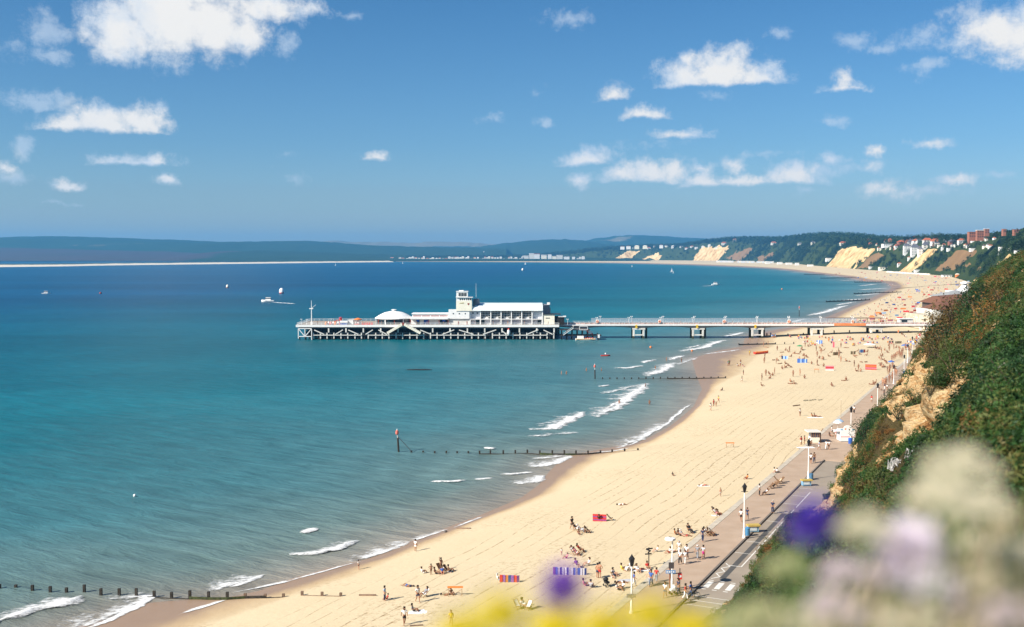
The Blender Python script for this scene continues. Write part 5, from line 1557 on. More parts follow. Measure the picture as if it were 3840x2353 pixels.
# ------------------------------------------------------------------ promenade furniture
black = paint("black paint", (0.018, 0.018, 0.02), rough=0.45, var=0.2, scale=2)
def on_prom(px, py): return at(px, py, PROM_Z)
def lamp(px, py, top, label, lantern=True):
    b0 = on_prom(px, py); H_ = at_y(px, top, b0.y).z - PROM_Z
    t = thing("street_lamp", label, "street lamp", tuple(b0), "white lamp posts along the promenade")
    mb = MB(); mb.lathe(tuple(b0),[(0.24,0),(0.24,0.25),(0.17,0.3),(0.14,1.2),(0.10,1.35),(0.075,H_ - 1.3)],10); mb.build("post",white,t)
    if lantern:
        mb = MB(); mb.lathe((b0.x,b0.y,PROM_Z + H_ - 1.3),[(0.10,0),(0.16,0.12),(0.30,0.75),(0.34,0.85),(0.12,1.15),(0.04,1.3),(0.01,1.35)],6); mb.build("lantern",black,t)
        mb = MB(); mb.bar((b0.x - 0.45, b0.y, PROM_Z + H_ - 1.15), (b0.x + 0.45, b0.y, PROM_Z + H_ - 1.15), 0.06); mb.build("ladder_bar", black, t)
    else:
        mb = MB(); mb.tube([(b0.x, b0.y, PROM_Z + H_ - 1.3), (b0.x, b0.y, PROM_Z + H_ - 0.3)], 0.08, 8); mb.build("neck", white, t)
        mb = MB(); mb.lathe((b0.x - 0.25, b0.y, PROM_Z + H_ - 0.32), [(0.1, 0), (0.62, 0.12), (0.6, 0.3), (0.2, 0.42)], 10); mb.build("lamp_head", white, t)
    return t
lamp(2368, 2300, 2080, "white lamp post with black lantern and small plate rising from the yellow flowers")
b0 = on_prom(2368, 2300)
mb = MB(); mb.box(b0.x - 0.55,b0.x + 0.45,b0.y - 0.26,b0.y - 0.2,PROM_Z + 1.75,PROM_Z + 2.15); tag(mb.build("notice_plate",paint("weathered notice",(0.22,0.20,0.18),scale=9,var=0.5),origin=(b0.x,b0.y,PROM_Z + 1.75)), "small weathered plate fixed to the lamp post nearest the camera", "sign")
lamp(2520, 2212, 2018, "white lamp post with flat white head beside the blue sign by the zebra crossing", False)
lamp(2790, 2018, 1812, "white lamp post with black lantern beside the blue bin and yellow topped bench")
lamp(3031, 1796, 1646, "white lamp post with black lantern just before the beach hut")
lamp(3190, 1662, 1524, "white lamp post standing in front of the white refreshment kiosk")
lamp(3290, 1545, 1436, "white lamp post beside the cliff foot beyond the kiosk")
lamp(3351, 1440, 1368, "short looking white lamp post next to the parked bicycles and crowd")
lamp(3390, 1402, 1330, "white lamp post at the bend of the bare sandy cliff foot")
lamp(3403, 1362, 1290, "tall white lamp post in the thick of the promenade crowd")
lamp(3420, 1340, 1262, "white lamp post second before the pier entrance")
lamp(3470, 1292, 1228, "white lamp post closest to the pier entrance")

def yellow_bench(px, py, label):
    b0 = on_prom(px, py)
    t = thing("promenade_seat", label, "seat shelter", tuple(b0), rotz=0)
    ux, uy = (1, 0.12), (-0.12, 1)
    mb = MB(); mb.obox((b0.x, b0.y + .45), ux, uy, 0.72, 0.32, PROM_Z, PROM_Z + 0.75); mb.build("cabinet", skyblue, t)
    mb = MB(); mb.obox((b0.x, b0.y + .10), ux, uy, 0.5, 0.02, PROM_Z + 0.15, PROM_Z + 0.7); mb.build("panel", paint("white blue panel", (0.60, 0.68, 0.72)), t)
    mb = MB(); mb.obox((b0.x + 0.05, b0.y + .45), ux, uy, 0.88, 0.48, PROM_Z + 0.752, PROM_Z + 0.95); mb.build("lid", paint("mustard lid", (0.50, 0.36, 0.09)), t)
    return t
yellow_bench(2826, 1996, "pale blue grit box with mustard yellow lid beside the tall lamp post")
yellow_bench(3026, 1822, "pale blue grit box with mustard yellow lid below the cliff spur")
def bin_(px, py, hgt, label, mat=blue, r=0.33):
    b0 = on_prom(px, py)
    t = thing("litter_bin", label, "litter bin", tuple(b0))
    mb = MB(); mb.lathe(tuple(b0), [(r, 0), (r * 1.05, hgt * .85)], 12); mb.build("body", mat, t)
    mb = MB(); mb.lathe((b0.x, b0.y, PROM_Z + hgt * .85), [(r * 1.12, 0), (r * 1.12, 0.06), (r * .6, hgt * .15), (0.01, hgt * .16)], 12); mb.build("lid", mat, t)
bin_(2803, 2008, 1.1, "blue litter bin at the foot of the lamp post by the yellow topped box", paint("sea blue paint", (0.06, 0.20, 0.36)))
bin_(3042, 1797, 0.95, "dark blue litter bin behind the second yellow topped box", paint("dusty blue paint", (0.07, 0.16, 0.26)))
bin_(3189, 1664, 1.15, "bright blue litter bin in front of the white kiosk", blue, 0.42)
bin_(3391, 1404, 1.0, "blue litter bin by the crowd near the cliff bend", blue, 0.4)

# signs by the crossing
b0 = on_prom(2512, 2220)
t = thing("signpost", "brown post with blue direction board and dark notice panel by the zebra crossing", "sign", tuple(b0))
mb = MB(); mb.tube([(b0.x, b0.y, PROM_Z), (b0.x, b0.y, PROM_Z + 3.15)], 0.09, 8); mb.build("post", paint("brown post", (0.20, 0.07, 0.04)), t)
mb = MB(); mb.box(b0.x - 0.5, b0.x + 0.6, b0.y - 0.16, b0.y - 0.1, PROM_Z + 2.15, PROM_Z + 2.5); sg = mb.build("board", paint("sign blue", (0.10, 0.26, 0.50)), t)
mb = MB()
for k in range(4): mb.box(b0.x - 0.42 + 0.24 * k, b0.x - 0.26 + 0.24 * k, b0.y - 0.18, b0.y - 0.162, PROM_Z + 2.25, PROM_Z + 2.4)
mb.build("lettering", white, sg)
mb = MB(); mb.obox((b0.x + 0.12, b0.y - 0.12), (1, 0), (0, 1), 0.3, 0.03, PROM_Z + 2.7, PROM_Z + 3.4); mb.build("notice_panel", paint("dark notice", (0.07, 0.06, 0.06)), t)
b0 = on_prom(2549, 2216)
t = thing("red_sign", "red box sign with white square on a thin post by the crossing", "sign", tuple(b0))
mb = MB(); mb.tube([(b0.x, b0.y, PROM_Z), (b0.x, b0.y, PROM_Z + 2.6)], 0.05, 8); mb.build("post", darksteel, t)
mb = MB(); mb.box(b0.x - 0.22, b0.x + 0.22, b0.y - 0.2, b0.y + 0.1, PROM_Z + 1.35, PROM_Z + 1.95); mb.build("box", brightred, t)
mb = MB(); mb.box(b0.x - 0.14, b0.x + 0.14, b0.y - 0.215, b0.y - 0.201, PROM_Z + 1.6, PROM_Z + 1.85); mb.build("panel", white, t)
mb = MB(); mb.bar((b0.x - 0.8, b0.y, PROM_Z + 1.95), (b0.x + 0.2, b0.y, PROM_Z + 2.05), 0.09); mb.build("arm", darksteel, t)
q = drop(2433, 2123, ['beach']) or on_prom(2433, 2123)
t = thing("fingerpost", "dark fingerpost with several arms at the edge of the sand", "signpost", tuple(q))
mb = MB(); mb.tube([(q.x, q.y, q.z), (q.x, q.y, q.z + 2.3)], 0.06, 8); mb.build("post", blackwood, t)
for k, (a_, z) in enumerate(((0.3, 2.15), (2.2, 1.95), (1.1, 1.75), (3.4, 1.5))):
    mb = MB(); mb.bar((q.x - 0.35 * math.cos(a_), q.y - 0.35 * math.sin(a_), q.z + z), (q.x + 0.5 * math.cos(a_), q.y + 0.5 * math.sin(a_), q.z + z), 0.05, 0.15); mb.build("arm", black, t)

# lifeguard hut on the sand's edge
gx, gy, gz = at(3060, 1661, PROM_Z)
gz = PROM_Z
t = thing("beach_hut", "small cream beach hut with flat roof and window at the sand edge", "hut", (gx, gy, gz))
s_ = (1660 - 955) / 38.0
mb = MB(); mb.box(gx - 0.95, gx + 0.75, gy, gy + 2.2, gz - 0.4, gz + 1.05); wl = mb.build("wall", cream, t)
for x in (-0.92, -0.55, -0.15, 0.35, 0.70):
    mb = MB(); mb.box(gx + x - 0.05, gx + x + 0.05, gy, gy + 0.1, gz + 1.052, gz + 2.1); mb.build("mullion", paint("brown joinery", (0.25, 0.13, 0.07)), wl)
mb = MB(); mb.box(gx - 0.9, gx + 0.7, gy + 0.12, gy + 2.1, gz + 1.053, gz + 2.1); mb.build("window", paint("grey blue glazing", (0.10, 0.13, 0.18), rough=0.2, spec=0.5), wl)
mb = MB(); mb.box(gx - 1.7, gx + 0.95, gy - 0.25, gy + 2.5, gz + 2.102, gz + 2.3); mb.build("roof", offwhite, t)
mb = MB(); mb.box(gx + 0.752, gx + 1.0, gy + 0.02, gy + 2.2, gz - 0.2, gz + 2.1); mb.build("dark_side", paint("dark brown side", (0.06, 0.035, 0.025)), t)  # dark slab along the right side of the hut
mb = MB(); mb.bar((gx + 0.9, gy + .3, gz + 2.0), (gx + 1.5, gy + .3, gz + 2.9), 0.1); mb.build("prop", paint("brown joinery", (0.25, 0.13, 0.07)), t)

# refreshment kiosk on the promenade
b0 = on_prom(3178, 1658); kx, ky = b0.x, b0.y
t = thing("refreshment_kiosk", "white refreshment kiosk with arched fascia and red stripe on the promenade", "kiosk", tuple(b0))
mb = MB(); mb.box(kx - 1.42, kx + 1.42, ky, ky + 2.6, PROM_Z + 0.12, PROM_Z + 2.35); kw = mb.build("wall", white, t)
mb = MB(); mb.box(kx - 1.3, kx + 1.3, ky + 0.1, ky + 2.5, PROM_Z, PROM_Z + 0.12); mb.build("plinth", darksteel, t)
mb = MB(); mb.box(kx - 1.43, kx + 1.43, ky - 0.03, ky - 0.004, PROM_Z + 1.0, PROM_Z + 1.09); mb.build("stripe", brightred, t)
mb = MB(); mb.box(kx - 2.4, kx - 1.44, ky + 0.1, ky + 2.2, PROM_Z + 2.1, PROM_Z + 2.2); mb.build("hatch_flap", white, t)
P = [(-0.85, 0), (0.85, 0)] + [(0.85 * math.cos(a), 0.35 + 0.65 * math.sin(a)) for a in np.linspace(0, math.pi, 9)]
mb = MB(); V_ = [(kx + 0.1 + x, ky + 0.1, PROM_Z + 2.352 + z) for x, z in P] + [(kx + 0.1 + x, ky + 0.35, PROM_Z + 2.352 + z) for x, z in P]
n_ = len(P); mb.add(V_, [tuple(range(n_)), tuple(range(n_, 2 * n_))[::-1]] + [(i, n_ + i, n_ + (i + 1) % n_, (i + 1) % n_) for i in range(n_)]); arch = mb.build("arched_fascia", white, t)
for x in (-0.55, 0.45):
    mb = MB(); mb.box(kx + x - 0.02, kx + x + 0.24, ky + 0.06, ky + 0.095, PROM_Z + 2.5, PROM_Z + 2.75); mb.build("emblem", orange, arch)
for x in (-1.15, 1.2):
    mb = MB(); mb.box(kx + x - 0.25, kx + x + 0.22, ky + 0.05, ky + 0.3, PROM_Z + 2.352, PROM_Z + 2.6); mb.build("blue_panel", skyblue, t)
q = drop(3153, 1585)
t = thing("flagpole", "thin bare flagpole on the sand behind the kiosk", "flagpole", tuple(q))
mb = MB(); mb.tube([(q.x, q.y, q.z), (q.x, q.y, q.z + 5.2)], [0.06, 0.03], 6); mb.build("pole", paint("tan pole", (0.38, 0.28, 0.18)), t)
mb = MB(); mb.ball((q.x, q.y, q.z + 5.25), 0.07, 6, 4); mb.build("truck", white, t)
# ------------------------------------------------------------------ people
FEET = ('beach', 'promenade', 'far_beach')
def skin_mesh(name, J, E, R, sub=1):
    names = list(J)
    me = bpy.data.meshes.new(name)
    me.from_pydata([J[n] for n in names], [(names.index(a), names.index(b_)) for a, b_ in E], [])
    ob = bpy.data.objects.new(name, me); COL.objects.link(ob)
    md = ob.modifiers.new("skin", 'SKIN'); md.use_smooth_shade = True; md.branch_smoothing = 0.6
    for i, n in enumerate(names):
        sv = me.skin_vertices[0].data[i]; r = R[n]
        sv.radius = (r, r) if not isinstance(r, tuple) else r
        sv.use_root = (i == 0)
    if sub:
        m2 = ob.modifiers.new("sub", 'SUBSURF'); m2.levels = sub; m2.render_levels = sub
    dg = bpy.context.evaluated_depsgraph_get()
    out = bpy.data.meshes.new_from_object(ob.evaluated_get(dg))
    bpy.data.objects.remove(ob)
    out.name = name
    return out
RB = dict(pelvis=.135, belly=.125, chest=.15, neck=.055, jaw=.072, head=.098, crown=.07)
for s_ in 'LR': RB.update({'sho' + s_: .068, 'elb' + s_: .046, 'wri' + s_: .034, 'hand' + s_: .044, 'fing' + s_: .02, 'hip' + s_: .098, 'knee' + s_: .064, 'ank' + s_: .044, 'toe' + s_: .036})
EB = [('pelvis', 'belly'), ('belly', 'chest'), ('chest', 'neck'), ('neck', 'jaw'), ('jaw', 'head'), ('head', 'crown')]
for s_ in 'LR': EB += [('chest', 'sho' + s_),('sho' + s_, 'elb' + s_),('elb' + s_, 'wri' + s_),('wri' + s_, 'hand' + s_),('hand' + s_, 'fing' + s_),('pelvis', 'hip' + s_),('hip' + s_, 'knee' + s_),('knee' + s_, 'ank' + s_),('ank' + s_, 'toe' + s_)]
def upright(arms, legs, lean=0.0, z0=0.0):
    J = dict(pelvis=(0,0,.93),belly=(0,-.01 - lean * .3,1.09),chest=(0,-lean * .7,1.29),neck=(0,-lean - .01,1.46),jaw=(0,-lean - .04,1.53),head=(0,-lean - .025,1.61),crown=(0,-lean - .015,1.69))
    for i, s_ in enumerate('LR'):
        k = -1 if i == 0 else 1
        J['sho' + s_] = (k * .18, -lean * .75, 1.39); J['hip' + s_] = (k * .09, 0, .86)
        for n, p in zip(('elb', 'wri', 'hand', 'fing'), arms[i]): J[n + s_] = (k * p[0], p[1], p[2])
        for n, p in zip(('knee', 'ank', 'toe'), legs[i]): J[n + s_] = (k * p[0], p[1], p[2])
    return J
arm_down = [(.25, .03, 1.13), (.265, -.06, .90), (.265, -.09, .83), (.26, -.11, .77)]
arm_fwd = [(.24, -.10, 1.14), (.25, -.27, .98), (.25, -.33, .95), (.24, -.39, .93)]
arm_back = [(.25, .14, 1.14), (.26, .20, .92), (.26, .20, .85), (.26, .20, .79)]
arm_hip = [(.38, .08, 1.17), (.20, -.06, 1.0), (.16, -.08, .98), (.12, -.09, .97)]
arm_hold = [(.24, -.06, 1.14), (.14, -.28, 1.12), (.09, -.32, 1.13), (.05, -.34, 1.13)]
arm_up = [(.30, -.05, 1.55), (.30, -.08, 1.80), (.30, -.09, 1.87), (.29, -.09, 1.93)]
leg_st = [(.10, -.015, .48), (.105, .03, .075), (.12, -.12, .035)]
leg_f = [(.09, -.17, .50), (.09, -.24, .09), (.10, -.38, .055)]
leg_b = [(.09, .05, .48), (.09, .32, .13), (.10, .24, .03)]
def sit_pose(back=0.12, knees=.42):
    J = dict(pelvis=(0,0,.13),belly=(0,back * .4,.29),chest=(0,back,.48),neck=(0,back + .01,.65),jaw=(0,back - .03,.72),head=(0,back - .015,.80),crown=(0,back,.88))
    for i, s_ in enumerate('LR'):
        k = -1 if i == 0 else 1
        J['sho' + s_] = (k * .18, back + .01, .58); J['hip' + s_] = (k * .09, -.05, .12)
        J['elb' + s_] = (k * .25, back - .05, .36); J['wri' + s_] = (k * .2, -.22, .36); J['hand' + s_] = (k * .17, -.3, .38); J['fing' + s_] = (k * .14, -.36, .38)
        J['knee' + s_] = (k * .13, -.38, knees); J['ank' + s_] = (k * .13, -.62 - (.42 - knees) * .5, .08); J['toe' + s_] = (k * .13, -.76 - (.42 - knees) * .5, .06)
    return J
def chair_pose():
    J = dict(pelvis=(0,0,.42),belly=(0,.09,.55),chest=(0,.22,.72),neck=(0,.32,.87),jaw=(0,.31,.94),head=(0,.33,1.02),crown=(0,.36,1.09))
    for i, s_ in enumerate('LR'):
        k = -1 if i == 0 else 1
        J['sho' + s_] = (k * .18, .27, .80); J['hip' + s_] = (k * .09, -.05, .41)
        J['elb' + s_] = (k * .26, .16, .58); J['wri' + s_] = (k * .24, -.07, .55); J['hand' + s_] = (k * .22, -.14, .54); J['fing' + s_] = (k * .21, -.2, .53)
        J['knee' + s_] = (k * .12, -.46, .47); J['ank' + s_] = (k * .12, -.62, .08); J['toe' + s_] = (k * .13, -.76, .05)
    return J
def lie_pose():
    J = dict(pelvis=(0,0,.12),belly=(0,.16,.12),chest=(0,.36,.13),neck=(0,.54,.12),jaw=(0,.61,.13),head=(0,.69,.12),crown=(0,.77,.11))
    for i, s_ in enumerate('LR'):
        k = -1 if i == 0 else 1
        J['sho' + s_] = (k * .18, .46, .12); J['hip' + s_] = (k * .09, -.07, .11)
        J['elb' + s_] = (k * .32, .26, .06); J['wri' + s_] = (k * .33, .03, .06); J['hand' + s_] = (k * .33, -.05, .05); J['fing' + s_] = (k * .32, -.11, .04)
        J['knee' + s_] = (k * .11, -.44, .15 if i else .3); J['ank' + s_] = (k * .12, -.84 if i else -.7, .06); J['toe' + s_] = (k * .14, -.9 if i else -.8, .16 if i else .08)
    return J
POSES = {
    'stand': upright([arm_down,arm_down],[leg_st,leg_st]), 'hips': upright([arm_hip,arm_hip],[leg_st,leg_st]), 'walk': upright([arm_fwd,arm_back],[leg_b,leg_f],.03), 'walk2': upright([arm_back,arm_fwd],[leg_f,leg_b],.03),
    'hold': upright([arm_hold, arm_hold], [leg_st, leg_st], .02), 'reach': upright([arm_up, arm_down], [leg_st, leg_st]), 'push': upright([arm_fwd, arm_fwd], [leg_b, leg_f], .08),
    'sit': sit_pose(.14, .42), 'sitflat': sit_pose(.28, .14), 'chair': chair_pose(), 'lie': lie_pose(),
}
def person_meshes():
    out = {}
    for name, J in POSES.items():
        d = {'body': skin_mesh("person", J, EB, RB)}
        lerp = lambda a, b_, t: tuple(J[a][i] * (1 - t) + J[b_][i] * t for i in range(3))
        # shirt with half sleeves
        JT = {n: J[n] for n in ('pelvis', 'belly', 'chest', 'shoL', 'shoR')}; JT['collar'] = lerp('chest', 'neck', .7)
        for s_ in 'LR': JT['slv' + s_] = lerp('sho' + s_, 'elb' + s_, .7)
        RT = dict(pelvis=.155, belly=.15, chest=.172, collar=.085, shoL=.088, shoR=.088, slvL=.07, slvR=.07)
        ET = [('pelvis', 'belly'), ('belly', 'chest'), ('chest', 'collar'), ('chest', 'shoL'), ('chest', 'shoR'), ('shoL', 'slvL'), ('shoR', 'slvR')]
        d['top'] = skin_mesh("shirt", JT, ET, RT)
        for kind, f, rr in (('shorts', .62, .1), ('trousers', None, .08)):
            JP = {n: J[n] for n in ('pelvis', 'hipL', 'hipR')}; JP['waist'] = lerp('pelvis', 'belly', .5)
            RP = dict(pelvis=.15, hipL=.115, hipR=.115, waist=.145)
            EP = [('pelvis', 'waist'), ('pelvis', 'hipL'), ('pelvis', 'hipR')]
            for s_ in 'LR':
                if f: JP['leg' + s_] = lerp('hip' + s_, 'knee' + s_, f); RP['leg' + s_] = rr; EP.append(('hip' + s_, 'leg' + s_))
                else:
                    JP['knee' + s_] = J['knee' + s_]; RP['knee' + s_] = .088; JP['ank' + s_] = lerp('knee' + s_, 'ank' + s_, .92); RP['ank' + s_] = .072
                    EP += [('hip' + s_, 'knee' + s_), ('knee' + s_, 'ank' + s_)]
            d[kind] = skin_mesh(kind, JP, EP, RP)
        JS = {'waist': lerp('pelvis', 'belly', .6), 'pelvis': J['pelvis'], 'hem': tuple((J['kneeL'][i] + J['kneeR'][i]) / 2 + (0, 0, .06)[i] for i in range(3))}
        d['skirt'] = skin_mesh("skirt", JS, [('waist', 'pelvis'), ('pelvis', 'hem')], dict(waist=.14, pelvis=.17, hem=(.24, .2)))
        JH = {'a': tuple(J['head'][i] + (J['crown'][i] - J['jaw'][i]) * .12 + (0, .02, 0)[i] for i in range(3)), 'b': tuple(J['crown'][i] + (J['crown'][i] - J['head'][i]) * .25 for i in range(3)), 'c': tuple(J['jaw'][i] + (0, .07, .02)[i] for i in range(3))}
        d['hair'] = skin_mesh("hair", JH, [('a', 'b'), ('a', 'c')], dict(a=.104, b=.07, c=.05))
        out[name] = d
    return out
PM = person_meshes()
def cloth(c):
    COLS = dict(white=(.78,.77,.74),cream=(.66,.58,.44),black=(.02,.02,.023),navy=(.025,.035,.08),blue=(.05,.13,.40),lblue=(.28,.42,.62),grey=(.25,.26,.28),lgrey=(.48,.48,.50),red=(.52,.04,.035),pink=(.62,.22,.28),orange=(.66,.22,.06),
                yellow=(.72,.52,.08),green=(.06,.24,.10),brown=(.14,.075,.04),beige=(.48,.38,.26),purple=(.20,.07,.26),teal=(.05,.25,.28),khaki=(.25,.21,.12),denim=(.07,.10,.18),magenta=(.45,.04,.20))
    return paint(c + " cloth", COLS[c], rough=0.85, var=0.12, scale=6)
SKINS = [paint("fair skin",(.55,.32,.22),rough=.55,var=.06),paint("tanned skin",(.40,.20,.115),rough=.55,var=.06),paint("deep tanned skin",(.27,.125,.07),rough=.55,var=.06)]
HAIRS = [paint("dark hair",(.02,.014,.010),rough=.6),paint("brown hair",(.075,.04,.02),rough=.6),paint("fair hair",(.32,.21,.10),rough=.6),paint("white hair",(.62,.60,.56),rough=.6)]
for d in PM.values():
    for me in d.values():
        me.materials.clear(); me.materials.append(SKINS[0])
def slot_mat(o, m):
    o.material_slots[0].link = 'OBJECT'; o.material_slots[0].material = m
def person_at(P, pose, top, bottom, label, rot=None, scale=1.0, skin=None, hair=None, group=None, lower='shorts', name="person"):
    d = PM[pose]
    o = bpy.data.objects.new(name, d['body']); COL.objects.link(o)
    o.location = P; o.rotation_euler = (0, 0, random.uniform(0, 6.28) if rot is None else rot); o.scale = (scale,) * 3
    slot_mat(o, SKINS[random.choice((0, 0, 1, 1, 2)) if skin is None else skin])
    tag(o, label, "person", group)
    def add(me, m, nm):
        c = bpy.data.objects.new(nm, me); COL.objects.link(c); c.parent = o; slot_mat(c, m)
    if top: add(d['top'], cloth(top), "shirt")
    if bottom: add(d[lower], cloth(bottom), {'shorts': "shorts", 'trousers': "trousers", 'skirt': "skirt"}[lower])
    add(d['hair'], HAIRS[random.choice((0, 0, 1, 1, 2)) if hair is None else hair], "hair")
    return o
CROPS = dict(A=(1300,1850,3.0014),B=(2000,1850,3.0014),C=(2400,1750,2.7457),D=(2900,1350,3.02),E=(2600,1200,2.464),F=(2850,1240,4.107),G=(2980,1540,7.247))
def cpx(c, x, y):
    ox, oy, s = CROPS[c]
    return ox + x / s, oy + y / s
def spot(c, x, y):
    px, py = cpx(c, x, y)
    return drop(px, py, FEET) or at(px, py, 0.0)
AWAY = math.atan2(UX, UY)               # walking away along the promenade: rotation that turns -Y to +u
ALONG = math.pi - AWAY; TOWARD = -AWAY
EASTW = math.pi / 2
